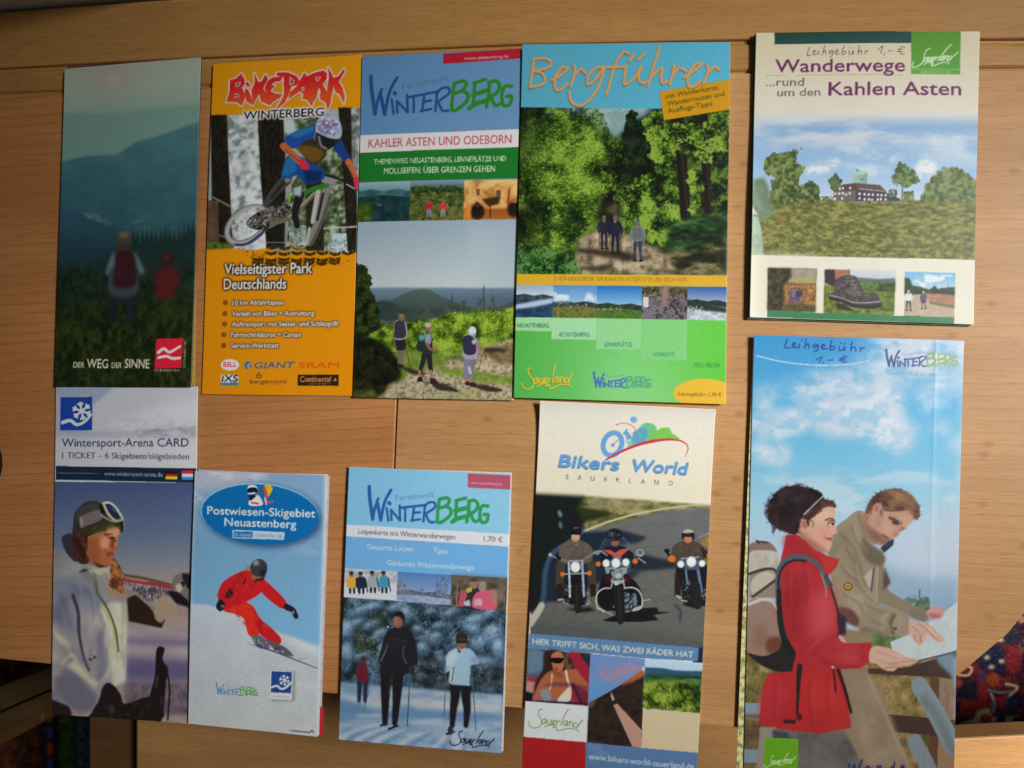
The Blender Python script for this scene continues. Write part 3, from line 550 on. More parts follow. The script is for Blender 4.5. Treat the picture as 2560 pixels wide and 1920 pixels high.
    c.line([(830, 1090), (800, 1200), (770, 1310)], 66, (36, 34, 36), 40); c.line([(860, 1090), (870, 1200), (885, 1310)], 66, (34, 32, 34), 42); c.line([(764, 1310), (764, 1380)], 30, sk, 26); c.line([(880, 1310), (890, 1390)], 32, sk, 28); c.poly([(744, 1370), (790, 1370), (806, 1420), (738, 1424)], (40, 28, 26)); c.poly([(876, 1384), (920, 1380), (972, 1440), (872, 1444)], (46, 30, 28))
    c.poly([(820, 940), (850, 900), (890, 930), (900, 1040), (890, 1110), (800, 1110)], (40, 38, 46), smooth=True); c.poly([(818, 930), (880, 915), (885, 1000), (850, 1040), (815, 1010)], (130, 132, 150), smooth=True, blur=3); c.line([(840, 1020), (870, 1070), (920, 1090)], 30, (130, 80, 60), 24); c.poly([(760, 930), (810, 920), (825, 1090), (790, 1110), (735, 1080), (740, 990)], (30, 48, 44), smooth=True); c.ell(785, 955, 30, 34, (72, 146, 136), blur=4); c.ell(855, 845, 38, 44, (104, 92, 84)); c.ell(852, 822, 36, 26, (166, 160, 158), blur=3); c.ell(880, 862, 16, 26, (158, 106, 78), blur=3); c.line([(915, 1000), (930, 1110)], 8, (120, 110, 90))
    c.line([(1270, 1150), (1262, 1290), (1255, 1380)], 78, (116, 112, 126), 58); c.line([(1325, 1150), (1310, 1290), (1300, 1370)], 78, (108, 104, 118), 56); c.line([(1285, 1270), (1300, 1330)], 26, (178, 176, 184), blur=4); c.line([(1258, 1390), (1258, 1430)], 26, sk); c.line([(1300, 1380), (1302, 1430)], 26, sk); c.ell(1268, 1438, 26, 24, (46, 32, 32)); c.ell(1322, 1450, 42, 24, (46, 32, 32))
    c.poly([(1230, 950), (1290, 920), (1350, 950), (1390, 1010), (1380, 1120), (1360, 1180), (1230, 1170), (1215, 1060)], (142, 140, 152), smooth=True); c.poly([(1230, 945), (1300, 930), (1345, 980), (1360, 1100), (1310, 1140), (1235, 1120), (1218, 1030)], (44, 42, 62), smooth=True); c.ell(1336, 1000, 20, 26, (170, 168, 180), blur=4); c.line([(1370, 1010), (1390, 1080), (1400, 1120)], 30, (140, 110, 96), 24); c.ell(1320, 885, 40, 48, (190, 192, 204)); c.ell(1330, 925, 28, 18, (150, 150, 160), blur=4); c.line([(1425, 1120), (1392, 1290)], 8, (110, 66, 48)); c.ell(1420, 1110, 18, 14, (150, 120, 100))

def art_bergfuehrer(c):
    c.F(1280, 100, .5545)
    c.sheet((84, 172, 84))
    c.grad([(0, 0), (1010, 0), (1010, 330), (0, 330)], [((60, 160), (86, 168, 190)), ((950, 160), (88, 178, 204))])
    Q = [(40, 306), (980, 318), (968, 1060), (18, 1056)]
    c.tex(Q, [(10, 20, 8), (26, 44, 14), (54, 80, 24), (86, 118, 34), (120, 150, 50)], 80, con=.9)
    c.poly([(180, 306), (620, 308), (600, 360), (530, 400), (470, 450), (400, 380), (300, 330)], (150, 178, 178), blur=14); c.ell(470, 350, 70, 50, (160, 186, 184), blur=20); c.poly([(120, 306), (180, 306), (170, 350), (110, 350)], (120, 160, 170), blur=12)
    c.leaves([(440, 330), (560, 310), (760, 310), (780, 560), (700, 700), (520, 760), (400, 700), (430, 480)], 2400, 7, [(6, 13, 6), (14, 26, 9), (30, 50, 16), (58, 84, 26), (98, 128, 42)], cell=70, rag=20, smooth=False)
    c.poly([(500, 420), (560, 380), (590, 640), (520, 690)], (9, 17, 10), a=.75, blur=22); c.line([(420, 330), (440, 560), (430, 640)], 10, (40, 50, 34), a=.6, blur=3)
    c.leaves([(20, 300), (160, 312), (250, 330), (300, 300), (400, 400), (380, 450), (460, 520), (410, 590), (430, 680), (380, 740), (400, 800), (300, 900), (220, 960), (10, 1060)], 7600, 5.5, [(8, 17, 7), (20, 36, 11), (44, 70, 18), (78, 112, 28), (118, 152, 44), (158, 186, 76)], cell=90, rag=22, asp=.4, ang=-15, smooth=False, bias=.06)
    c.tex([(20, 305), (140, 310), (120, 470), (30, 620)], [(10, 18, 10), (26, 44, 22)], 40, a=.55, blur=40); c.tex([(20, 700), (120, 740), (140, 1000), (16, 1050)], [(8, 15, 7), (24, 38, 14)], 40, a=.55, blur=40)
    c.leaves([(590, 320), (760, 310), (980, 310), (976, 470), (860, 500), (760, 520), (700, 590), (620, 520), (600, 420)], 3000, 7, [(6, 13, 6), (14, 27, 9), (32, 54, 15), (64, 96, 24), (104, 138, 38), (146, 174, 66)], cell=60, rag=20, asp=.45, smooth=False, bias=.04)
    c.leaves([(530, 660), (620, 600), (700, 600), (760, 690), (780, 860), (720, 920), (600, 910), (500, 850), (480, 760)], 3200, 6.5, [(6, 13, 6), (14, 27, 9), (32, 54, 15), (64, 96, 24), (104, 138, 38), (146, 174, 66)], cell=60, rag=18, asp=.5, bias=.12)
    c.poly([(270, 306), (640, 306), (600, 350), (560, 360), (470, 450), (410, 390), (330, 345)], (150, 182, 184), a=.85, blur=10); c.leaves([(300, 300), (380, 306), (420, 380), (440, 460), (380, 430), (330, 380)], 420, 6, [(20, 36, 11), (44, 70, 18), (86, 118, 40), (120, 150, 66)], cell=40, rag=16, base=False, a=.7); c.leaves([(530, 312), (560, 330), (590, 420), (620, 520), (500, 520), (520, 400)], 700, 6, [(8, 17, 9), (16, 30, 16), (34, 54, 28)], cell=40, rag=14, smooth=False); c.line([(268, 306), (272, 360)], 8, (30, 44, 30), blur=2)
    c.poly([(380, 810), (410, 690), (470, 660), (500, 780), (470, 840)], (16, 18, 11), blur=12, a=.9); c.poly([(420, 770), (480, 726), (480, 800)], (112, 98, 72), a=.7, blur=8); c.leaves([(400, 620), (470, 600), (500, 700), (450, 740)], 200, 6, [(6, 13, 6), (14, 27, 9), (32, 54, 15), (64, 96, 24), (104, 138, 38), (146, 174, 66)], cell=40, rag=10, base=False)
    for x0, x1, y0, y1, w in ((748, 784, 300, 800, 44), (862, 884, 330, 770, 38), (930, 940, 520, 760, 22)): c.line([(x0, y0), (x1, y1)], w, (26, 20, 18), w * 1.1, blur=2); c.line([(x0 + 12, y0 + 160), (x1 + 12, y1)], 6, (86, 66, 48), a=.6, blur=3)
    c.leaves([(640, 410), (800, 380), (980, 400), (976, 520), (860, 560), (760, 510), (680, 540)], 1100, 7, [(6, 13, 6), (14, 27, 9), (32, 54, 15), (64, 96, 24), (104, 138, 38), (146, 174, 66)], cell=60, rag=24, base=False, smooth=False, bias=.05); c.leaves([(800, 560), (860, 600), (860, 780), (800, 790)], 500, 7, [(6, 13, 6), (14, 27, 9), (32, 54, 15), (64, 96, 24), (104, 138, 38), (146, 174, 66)], cell=50, rag=12, smooth=False); c.leaves([(900, 520), (980, 500), (976, 790), (900, 770)], 500, 7, [(6, 13, 6), (14, 26, 9), (30, 50, 16), (58, 84, 26), (98, 128, 42)], cell=50, rag=12, smooth=False)
    c.tex([(300, 900), (400, 850), (480, 860), (560, 900), (700, 960), (960, 900), (966, 1060), (280, 1058)], [(92, 82, 58), (146, 128, 98), (178, 160, 130), (194, 178, 148)], 34, blur=10); c.tex([(660, 950), (800, 890), (966, 840), (966, 1060), (760, 1056)], [(14, 20, 10), (40, 50, 20), (94, 92, 56), (140, 124, 90)], 30, blur=10, stretch=2.2)
    c.tex([(700, 830), (966, 780), (966, 890), (700, 960)], [(10, 24, 12), (30, 62, 30), (70, 110, 60)], 30, blur=10, stretch=2.5)
    for q in ([(290, 936), (480, 950), (640, 985), (560, 1000), (300, 962)], [(280, 1030), (460, 1010), (420, 1050)], [(560, 1030), (760, 1040), (760, 1058)], [(740, 990), (960, 950), (960, 975), (760, 1020)]): c.poly(q, (36, 30, 20), a=.85, blur=6)
    c.tex([(20, 970), (240, 960), (310, 1010), (280, 1058), (18, 1058)], [(20, 44, 20), (50, 100, 46), (100, 150, 70)], 26, blur=10); c.leaves([(16, 930), (200, 950), (300, 1010), (270, 1070), (10, 1070)], 700, 7, [(10, 26, 10), (28, 60, 24), (60, 110, 46), (104, 150, 80)], cell=40, rag=14, base=False)
    for x, y, h, top, leg in ((418, 942, 150, (30, 30, 52), (36, 34, 48)), (468, 962, 172, (26, 30, 62), (30, 32, 54)), (568, 996, 184, (112, 120, 120), (44, 60, 84))): c.hiker(x, y, h, top, leg, (100, 96, 96), pack=(34, 36, 52) if x < 500 else (96, 104, 98), stride=.03)
    c.line([(570, 960), (570, 992)], 14, (150, 112, 88)); c.line([(398, 850), (396, 940)], 4, (60, 50, 40))
    c.grad([(0, -40), (1010, -40), (1010, 318), (0, 305)], [((60, 160), (86, 168, 190)), ((950, 160), (88, 178, 204))])
    c.F(1300, 100, 530 / 2212.)
    B = [[(150, 205), (110, 500)], [(150, 210), (260, 200), (335, 240), (290, 300), (140, 330)], [(140, 330), (230, 350), (265, 410), (240, 470), (110, 500)],
         [(340, 425), (440, 370), (505, 300), (440, 300), (375, 400), (380, 520), (430, 525), (495, 460)], [(570, 270), (580, 340), (535, 490)], [(580, 370), (640, 310), (690, 350)],
         [(890, 290), (800, 300), (720, 380), (715, 470), (790, 420), (870, 310)], [(890, 290), (830, 480), (720, 640), (620, 690), (540, 640), (520, 540)],
         [(1140, 150), (1090, 130), (1040, 190), (990, 290), (910, 575)], [(880, 295), (1120, 285)], [(1110, 300), (1095, 470), (1200, 400), (1270, 280), (1240, 400), (1280, 460), (1330, 440)], [(1200, 150), (1150, 225)], [(1300, 155), (1240, 215)],
         [(1465, 75), (1400, 280), (1340, 490)], [(1370, 400), (1480, 300), (1475, 400), (1490, 460), (1540, 440)], [(1610, 270), (1600, 340), (1565, 475)], [(1600, 380), (1660, 300), (1730, 330)],
         [(1710, 400), (1830, 320), (1890, 255), (1820, 270), (1750, 400), (1770, 500), (1830, 480), (1890, 430)], [(1950, 260), (1960, 330), (1915, 460)], [(1955, 350), (2030, 290), (2080, 320)]]
    tag_ = [(1462, 548), (2195, 415), (2195, 728), (1505, 846)]
    c.poly([(x + 4, y + 12) for x, y in tag_], (40, 50, 20), a=.6, blur=10)
    c.poly(tag_, (206, 146, 24))
    for p in B: c.line([(x - 7, y + 10) for x, y in p], 26, (104, 88, 62), a=.85, blur=4)
    for p in B: c.line(p, 25, (214, 160, 104)); c.line(p, 11, (222, 150, 50), a=.7, blur=3)
    for s_, A, Bb in (('mit Wanderkarte,', (1526, 622), (2072, 522)), ('Wanderrouten und', (1540, 700), (2132, 588)), ('Ausflugs-Tipps', (1548, 774), (2005, 690))): c.text(s_, A, Bb, 52, (70, 84, 18), bold=.01)
    c.F(1280, 100, .5545)
    c.poly([(18, 1056), (968, 1062), (967, 1112), (16, 1104)], (216, 168, 46)); c.text('5 HÖHENDÖRFER AM KAHLEN ASTEN STELLEN SICH VOR', (192, 1086), (790, 1090), 19, (150, 112, 34))
    xs = [16, 188, 386, 588, 793, 968]
    P = panorama(c, [(16, 1104), (188, 1106), (186, 1252), (14, 1250)], ((150, 170, 190), (196, 206, 214)), [(40, 56, 66), (76, 92, 100)], [(26, 50, 72), (50, 84, 116)], .35, 14); c.poly([P(0, .62), P(.5, .5), P(1, .4), P(1, .55), P(.5, .68), P(0, .75)], (176, 196, 214), blur=4)
    P = panorama(c, [(188, 1106), (386, 1108), (384, 1254), (186, 1252)], ((84, 140, 200), (150, 186, 214)), [(36, 52, 54), (70, 84, 76)], [(70, 92, 36), (110, 116, 56), (130, 112, 60)], .55, 14); c.cloud([P(0, .05), P(1, .05), P(1, .5), P(0, .5)], (210, 222, 230), 40, thr=.1)
    c.dabs([P(.1, .55), P(.95, .55), P(.95, .68), P(.1, .68)], 30, 4, [(190, 190, 180), (60, 50, 40)], a=.8)
    P = panorama(c, [(386, 1108), (588, 1110), (586, 1258), (384, 1254)], ((38, 108, 186), (140, 186, 212)), [(30, 44, 34), (60, 76, 50)], [(62, 98, 36), (90, 122, 52)], .6, 14); c.dabs([P(.02, .62), P(.6, .62), P(.6, .76), P(.02, .76)], 40, 4, [(190, 188, 180), (70, 56, 48)], a=.8)
    P = panorama(c, [(588, 1110), (793, 1112), (790, 1260), (586, 1258)], ((110, 110, 96), (90, 84, 60)), [(40, 38, 24), (110, 100, 60)], [(70, 64, 76), (130, 122, 126), (46, 40, 46)], .1, 18); c.rect(594, 1160, 618, 1205, (206, 206, 200)); c.poly([P(.4, 0), P(.6, 0), P(.55, .6), P(.45, .6)], (150, 120, 110), blur=6); c.dabs([P(.6, .1), P(1, .1), P(1, .7), P(.6, .7)], 40, 8, [(40, 30, 24), (96, 78, 50)], a=.7); c.dabs([P(0, 0), P(.5, 0), P(.4, .35), P(0, .35)], 40, 7, [(150, 140, 60), (50, 50, 24)], a=.7)
    P = panorama(c, [(793, 1112), (968, 1114), (965, 1266), (790, 1262)], ((56, 92, 158), (150, 170, 196)), [(26, 40, 36), (60, 74, 66)], [(150, 166, 176), (206, 214, 218)], .45, 14); c.poly([P(0, .38), P(.5, .5), P(1, .62), P(1, .76), P(.4, .7), P(0, .6)], (40, 52, 46), blur=4); c.dabs([P(.05, .55), P(.5, .6), P(.5, .78), P(.05, .75)], 26, 5, [(196, 200, 196), (40, 36, 32)], a=.8)
    c.grad([(14, 1250), (966, 1264), (962, 1645), (5, 1615)], [((40, 1400), (84, 176, 76)), ((520, 1560), (118, 200, 112)), ((950, 1400), (98, 196, 66))])
    c.ell(560, 1560, 220, 100, (140, 206, 132), a=.6, blur=60)
    for (x0, x1, y1, col) in ((14, 184, 1310, (158, 214, 156)), (184, 384, 1348, (158, 212, 158)), (384, 586, 1392, (142, 206, 140)), (586, 790, 1442, (128, 202, 122))): c.poly([(x0, 1250 + (x0 - 14) * .014), (x1, 1250 + (x1 - 14) * .014), (x1 - 3, y1 + 3), (x0 - 2, y1)], col)
    for s_, A, Bb, col in (('NEUASTENBERG', (26, 1296), (170, 1297), (40, 116, 84)), ('ALTASTENBERG', (214, 1337), (352, 1338), (40, 122, 88)), ('LENNEPLÄTZE', (420, 1382), (545, 1382), (58, 136, 96)), ('HOHELEYE', (638, 1426), (734, 1426), (70, 150, 96)), ('MOLLSEIFEN', (820, 1474), (934, 1475), (48, 146, 76))): c.text(s_, A, Bb, 20, col, bold=.01)
    c.ell(866, 1592, 138, 66, (228, 182, 56)); c.text('Schutzgebühr: 1,90 €', (748, 1602), (942, 1606), 17, (122, 92, 40))
    c.F(1280, 820, 540 / 2212.)
    tg = [(100, 560), (620, 465), (610, 600)]
    c.strokes(SL, SL_REF, tg, 13, (70, 110, 40), a=.7, off=(-6, 6)); c.strokes(SL, SL_REF, tg, 12, (226, 188, 56))
    winterberg(c, [(845, 450), (1420, 530), (870, 600)], 15, (72, 110, 178), (86, 170, 120), small=(90, 150, 150))

def art_wanderwege(c):
    c.F(1850, 70, .4522)
    c.sheet((218, 208, 180)); c.grad([(40, 0), (1371, 0), (1371, 560), (40, 560)], [((700, 100), (216, 204, 172)), ((700, 470), (220, 214, 196)), ((700, 560), (206, 210, 212))])
    S = [(60, 470), (1330, 470), (1330, 1000), (60, 1000)]
    c.grad([(60, 500), (1330, 500), (1330, 1000), (60, 1000)], [((700, 490), (196, 204, 210)), ((700, 560), (136, 172, 208)), ((700, 800), (150, 186, 218)), ((700, 960), (190, 208, 220))], blur=18)
    c.cloud([(60, 480), (1330, 480), (1330, 700), (60, 640)], (206, 212, 216), 130, thr=-.5, soft=1.6, stretch=3.5, a=.9, blur=30); c.cloud([(60, 640), (1330, 600), (1330, 760), (500, 760)], (196, 210, 220), 90, thr=.0, soft=1.4, stretch=3, a=.7, blur=30)
    for q, a in (([(350, 800), (420, 750), (520, 725), (560, 745), (520, 790), (400, 820)], .85), ([(590, 690), (640, 675), (660, 700), (620, 712)], .8), ([(820, 740), (860, 712), (900, 720), (890, 748)], .9), ([(960, 790), (1000, 740), (1050, 725), (1085, 770), (1080, 830), (1000, 840)], .95), ([(690, 715), (720, 705), (722, 722)], .6), ([(560, 760), (720, 760), (840, 800), (700, 830)], .5)): c.poly(q, (214, 218, 220), a=a * .45, blur=14, smooth=True); c.cloud(q, (226, 227, 226), 34, thr=-.9, soft=1.5, blur=12, stretch=1.5, a=a, oct=6)
    c.F(1870, 360, 590 / 2128.)
    c.tex([(40, 500), (400, 505), (1100, 510), (2080, 525), (2080, 1060), (20, 1010)], [(88, 92, 46), (112, 113, 56), (138, 138, 70), (158, 156, 90)], 34, stretch=2.6, con=.9)
    c.tex([(30, 540), (2060, 560), (2060, 760), (30, 740)], [(84, 82, 42), (120, 112, 60), (136, 128, 74)], 50, stretch=4, a=.5, blur=30)
    c.leaves([(30, 515), (400, 512), (1100, 520), (2080, 535), (2080, 1052), (10, 1004)], 11000, 8, [(80, 84, 44), (102, 104, 52), (126, 126, 64), (148, 147, 78), (168, 167, 98)], cell=22, rag=8, a=.38, asp=.5, smooth=False, stretch=2.2)
    c.dabs([(60, 720), (2060, 780), (2060, 1045), (20, 1000)], 700, 14, [(46, 58, 30), (150, 156, 76), (94, 76, 50), (70, 90, 60)], a=.35, asp=.6, blur=2); c.dabs([(270, 640), (340, 640), (340, 700), (270, 700)], 24, 14, [(150, 96, 50)], a=.5)
    G = [(40, 52, 24), (66, 82, 36), (94, 112, 50), (120, 136, 70)]
    c.tex([(290, 540), (240, 400), (270, 300), (330, 290), (420, 330), (480, 420), (460, 540)], [(34, 40, 20), (60, 70, 30), (86, 98, 46)], 30, blur=8)
    c.leaves([(140, 170), (220, 90), (330, 90), (490, 40), (440, 130), (420, 180), (530, 210), (480, 290), (400, 330), (270, 320), (150, 260)], 1500, 11, [(52, 64, 32), (68, 84, 40), (90, 106, 54), (114, 130, 70), (138, 152, 92)], cell=34, rag=16, asp=.3, ang=-40, smooth=False)
    c.leaves([(230, 300), (460, 300), (480, 540), (200, 540)], 1000, 10, [(52, 64, 32), (68, 84, 40), (90, 106, 54), (114, 130, 70), (138, 152, 92)], cell=34, rag=20, smooth=False, bias=-.1); c.leaves([(470, 390), (560, 345), (640, 380), (655, 530), (460, 530)], 800, 10, [(52, 64, 32), (68, 84, 40), (90, 106, 54), (114, 130, 70), (138, 152, 92)], cell=30, rag=16, smooth=False, bias=-.16); c.poly([(200, 470), (222, 432), (240, 470)], (140, 92, 70))
    c.tex([(50, 330), (150, 310), (200, 420), (220, 660), (120, 700), (40, 560)], [(84, 104, 78), (116, 136, 108)], 40, blur=14)
    c.tex([(1560, 500), (1600, 400), (1680, 300), (1800, 225), (1920, 240), (2030, 330), (2056, 530), (1560, 530)], [(72, 90, 48), (104, 122, 66), (130, 144, 86)], 34, blur=6); c.leaves([(1550, 530), (1600, 380), (1700, 270), (1800, 220), (1940, 240), (2060, 350), (2070, 540)], 2200, 9, [(64, 80, 42), (88, 106, 56), (112, 128, 72), (138, 150, 96)], cell=36, rag=22, ang=-60, asp=.4, smooth=False)
    c.line([(1388, 330), (1388, 520)], 14, (116, 96, 62)); c.leaves([(1380, 165), (1440, 210), (1500, 270), (1550, 330), (1500, 380), (1420, 400), (1310, 370), (1300, 300), (1330, 230)], 800, 10, [(54, 74, 42), (76, 98, 54), (98, 120, 68), (122, 142, 86)], cell=28, rag=20, asp=.4, smooth=False); c.dabs([(1400, 440), (1490, 430), (1500, 530), (1390, 530)], 60, 16, G, a=.8); c.dabs([(1270, 420), (1340, 420), (1350, 520), (1250, 520)], 70, 14, [(50, 64, 40), (80, 94, 56)], a=.8)
    c.leaves([(790, 240), (830, 310), (850, 370), (820, 440), (740, 440), (735, 340)], 200, 12, [(50, 70, 42), (70, 92, 54), (96, 118, 70)], cell=40, rag=18, asp=.4, smooth=False); c.dabs([(640, 480), (780, 480), (780, 520), (640, 520)], 40, 12, G, a=.7)
    # the hotel with its round tower
    c.grad([(938, 270), (1075, 268), (1070, 380), (936, 372)], [((938, 300), (158, 190, 176)), ((1075, 300), (124, 158, 148))]); c.ell(1006, 268, 68, 20, (168, 198, 184)); c.ell(988, 250, 18, 10, (120, 150, 140)); c.line([(1000, 180), (1000, 250)], 3, (190, 200, 206)); c.rect(1010, 322, 1044, 334, (84, 112, 104))
    c.poly([(780, 440), (860, 375), (965, 362), (1185, 380), (1268, 470), (1262, 525), (965, 525), (770, 520)], (84, 74, 78)); c.poly([(800, 432), (862, 374), (968, 362), (1000, 430)], (86, 64, 58)); c.poly([(968, 362), (1185, 380), (1250, 440), (1000, 420)], (96, 76, 72)); c.poly([(975, 430), (1268, 455), (1264, 525), (968, 525)], (70, 62, 84)); c.poly([(775, 436), (972, 430), (966, 525), (770, 520)], (104, 98, 96)); c.line([(1000, 415), (1230, 436)], 8, (170, 160, 158))
    for x, y in [(1005, 460), (1050, 464), (1088, 466), (1124, 468), (1168, 470), (1200, 472), (1240, 474), (1005, 500), (1050, 510), (1088, 510), (1118, 512), (1168, 510), (1196, 508), (1238, 510), (790, 458), (824, 456), (856, 454), (884, 466), (918, 454), (850, 500), (786, 505), (856, 410), (922, 408), (828, 414)]: c.rect(x - 9, y - 11, x + 9, y + 11, (214, 208, 196))
    c.poly([(1260, 480), (1370, 500), (1370, 525), (1260, 525)], (56, 66, 82))
    # worn corner along the fold
    c.poly([(36, 560), (60, 600), (95, 655), (62, 640), (40, 660)], (206, 214, 200), blur=3); c.poly([(40, 660), (90, 665), (120, 760), (134, 900), (134, 1005), (30, 1000)], (166, 188, 166), blur=3); c.tex([(36, 820), (130, 840), (134, 1000), (30, 1000)], [(120, 140, 106), (170, 186, 160)], 30, a=.6, blur=10); c.poly([(40, 330), (150, 330), (190, 460), (200, 560), (200, 700), (90, 670), (40, 600)], (140, 164, 136), a=.35, blur=30)
    c.poly([(0, 1004), (2060, 1048), (2060, 1659), (0, 1659)], (224, 219, 200)); c.grad([(0, 1004), (600, 1018), (600, 1500), (0, 1500)], [((0, 1200), (224, 216, 190)), ((600, 1200), (224, 219, 202))], blur=40)
    def cut(q): return q
    q1 = [(183, 1118), (624, 1128), (612, 1512), (176, 1498)]
    c.tex(q1, [(52, 46, 34), (96, 82, 58), (130, 108, 70)], 40); c.tex([(380, 1122), (624, 1128), (620, 1260), (360, 1250)], [(150, 138, 124), (166, 156, 136)], 40, blur=8); c.poly([(390, 1215), (610, 1215), (610, 1255), (380, 1250)], (170, 158, 88), blur=6); c.tex([(183, 1118), (390, 1122), (400, 1200), (330, 1260), (320, 1500), (178, 1496)], [(34, 32, 20), (58, 52, 32), (84, 74, 46)], 30, blur=6); c.tex([(330, 1260), (620, 1270), (612, 1500), (330, 1490)], [(110, 76, 44), (158, 104, 56), (176, 130, 66)], 30, blur=10, a=.9); c.dabs([(340, 1270), (616, 1270), (612, 1480), (340, 1480)], 160, 12, [(190, 128, 56), (96, 76, 50), (200, 160, 80)], a=.55)
    for x, col in ((398, (96, 84, 112)), (432, (120, 106, 132)), (464, (58, 52, 76))): c.hiker(x, 1452, 160, col, (84, 78, 100), (84, 66, 60), stride=.02)
    c.tex([(330, 1440), (612, 1450), (612, 1510), (330, 1500)], [(66, 66, 34), (100, 92, 50)], 20, blur=6)
    q2 = [(694, 1134), (1332, 1136), (1318, 1540), (686, 1520)]
    c.grad(q2, [((1000, 1130), (206, 210, 208)), ((1000, 1220), (186, 196, 196)), ((1000, 1300), (120, 140, 70))]); c.poly([(980, 1205), (1180, 1220), (1328, 1212), (1326, 1260), (980, 1250)], (92, 108, 120), blur=5); c.tex([(980, 1240), (1326, 1240), (1324, 1330), (980, 1330)], [(60, 86, 44), (110, 136, 70)], 26, blur=6); c.tex([(1180, 1270), (1328, 1250), (1322, 1350), (1150, 1340)], [(40, 58, 32), (70, 92, 48)], 24, blur=5)
    c.tex([(690, 1270), (790, 1290), (1320, 1340), (1318, 1540), (686, 1520)], [(66, 84, 28), (98, 118, 44), (124, 140, 62)], 30, blur=5); c.poly([(694, 1134), (790, 1134), (800, 1240), (780, 1290), (694, 1250)], (58, 44, 44), blur=4); c.poly([(790, 1136), (910, 1136), (920, 1180), (830, 1240), (790, 1220)], (160, 108, 84), blur=4); c.line([(916, 1136), (918, 1190)], 10, (80, 72, 74))
    c.poly([(790, 1240), (850, 1195), (970, 1195), (1020, 1300), (1060, 1345), (1150, 1350), (1200, 1420), (1190, 1470), (1100, 1482), (960, 1470), (860, 1430), (740, 1400), (735, 1360), (780, 1330)], (72, 64, 66), smooth=True, blur=2); c.tex([(800, 1250), (960, 1210), (1020, 1330), (1150, 1370), (1000, 1430), (790, 1370)], [(50, 44, 46), (86, 78, 78), (112, 104, 102)], 24, a=.8, blur=4)
    c.line([(740, 1365), (850, 1392), (930, 1424), (1060, 1432), (1195, 1420)], 12, (150, 146, 138)); c.line([(750, 1390), (860, 1415), (950, 1455), (1100, 1470), (1190, 1455)], 34, (44, 40, 44)); c.poly([(800, 1430), (880, 1450), (960, 1500), (880, 1500), (800, 1480)], (48, 44, 40), blur=3)
    for i in range(5): c.line([(880 + i * 22, 1210 + i * 30), (950 + i * 16, 1200 + i * 34)], 8, (130, 122, 118), blur=2)
    q3 = [(1412, 1152), (1868, 1164), (1858, 1560), (1404, 1540)]
    P = panorama(c, q3, ((110, 176, 214), (184, 208, 220)), [(40, 62, 44), (66, 88, 56)], [(176, 156, 132), (190, 172, 150)], .42, 24); c.cloud([P(.1, .05), P(1, .05), P(1, .4), P(.1, .4)], (216, 224, 226), 60, thr=.0)
    c.tex([P(0, .14), P(.1, .16), P(.16, .32), P(.3, .34), P(.5, .4), P(.6, .3), P(.66, .38), P(.84, .34), P(1, .32), P(1, .5), P(0, .5)], [(30, 50, 40), (56, 78, 52)], 24, blur=4); c.tex([P(.4, .48), P(1, .5), P(1, .75), P(.5, .66)], [(160, 112, 88), (178, 132, 108)], 24, blur=5); c.poly([P(.5, .66), P(1, .74), P(1, .8), P(.5, .72)], (104, 112, 66), blur=5); c.line([P(.86, .24), P(.86, .4)], 6, (80, 92, 92))
    c.hiker(1446, 1500, 184, (212, 214, 218), (70, 68, 84), (206, 196, 186)); c.hiker(1580, 1484, 160, (86, 82, 112), (104, 92, 92), (200, 190, 180), shorts=(60, 58, 84)); c.ell(1600, 1480, 10, 7, (60, 54, 54))
    c.poly([(176, 1498), (612, 1514), (690, 1520), (1318, 1542), (1404, 1544), (1858, 1560), (1854, 1620), (1700, 1614), (174, 1560)], (58, 124, 82)); c.poly([(612, 1514), (690, 1520), (684, 1524), (614, 1520)], (224, 219, 202)); c.poly([(1318, 1540), (1404, 1542), (1400, 1548), (1318, 1546)], (224, 219, 202))
    c.F(1800, 0, 760 / 2212.)
    c.poly([(398, 240), (1388, 238), (1388, 326), (398, 330)], (24, 70, 62)); c.grad([(398, 238), (1388, 238), (1388, 326), (398, 330)], [((400, 240), (24, 66, 44)), ((400, 330), (28, 74, 74))])
    c.grad([(1386, 238), (1745, 236), (1742, 550), (1386, 550)], [((1500, 240), (78, 142, 24)), ((1500, 550), (92, 162, 62))]); c.line([(1388, 514), (1742, 514)], 5, (150, 196, 120)); c.text('BERGGESUND', (1455, 543), (1672, 542), 17, (170, 208, 140))
    c.strokes(SL, SL_REF, [(1402, 462), (1725, 388), (1660, 474)], 8, (206, 226, 186))
    c.strokes(LG, LG_REF, LG_REF, 5.2, (62, 60, 70)); c.strokes(EU, EU_REF, EU_REF, 5.2, (62, 60, 70))
    p = (104, 40, 92)
    c.text('Wanderwege', (404, 532), (1340, 530), 103, p, bold=.012); c.line([(338, 553), (1320, 556)], 2.5, (140, 128, 116)); c.text('...rund', (338, 630), (612, 630), 62, (112, 92, 92)); c.text('um den', (420, 706), (730, 704), 62, (112, 92, 92)); c.text('Kahlen Asten', (792, 703), (1748, 700), 105, p, bold=.012)
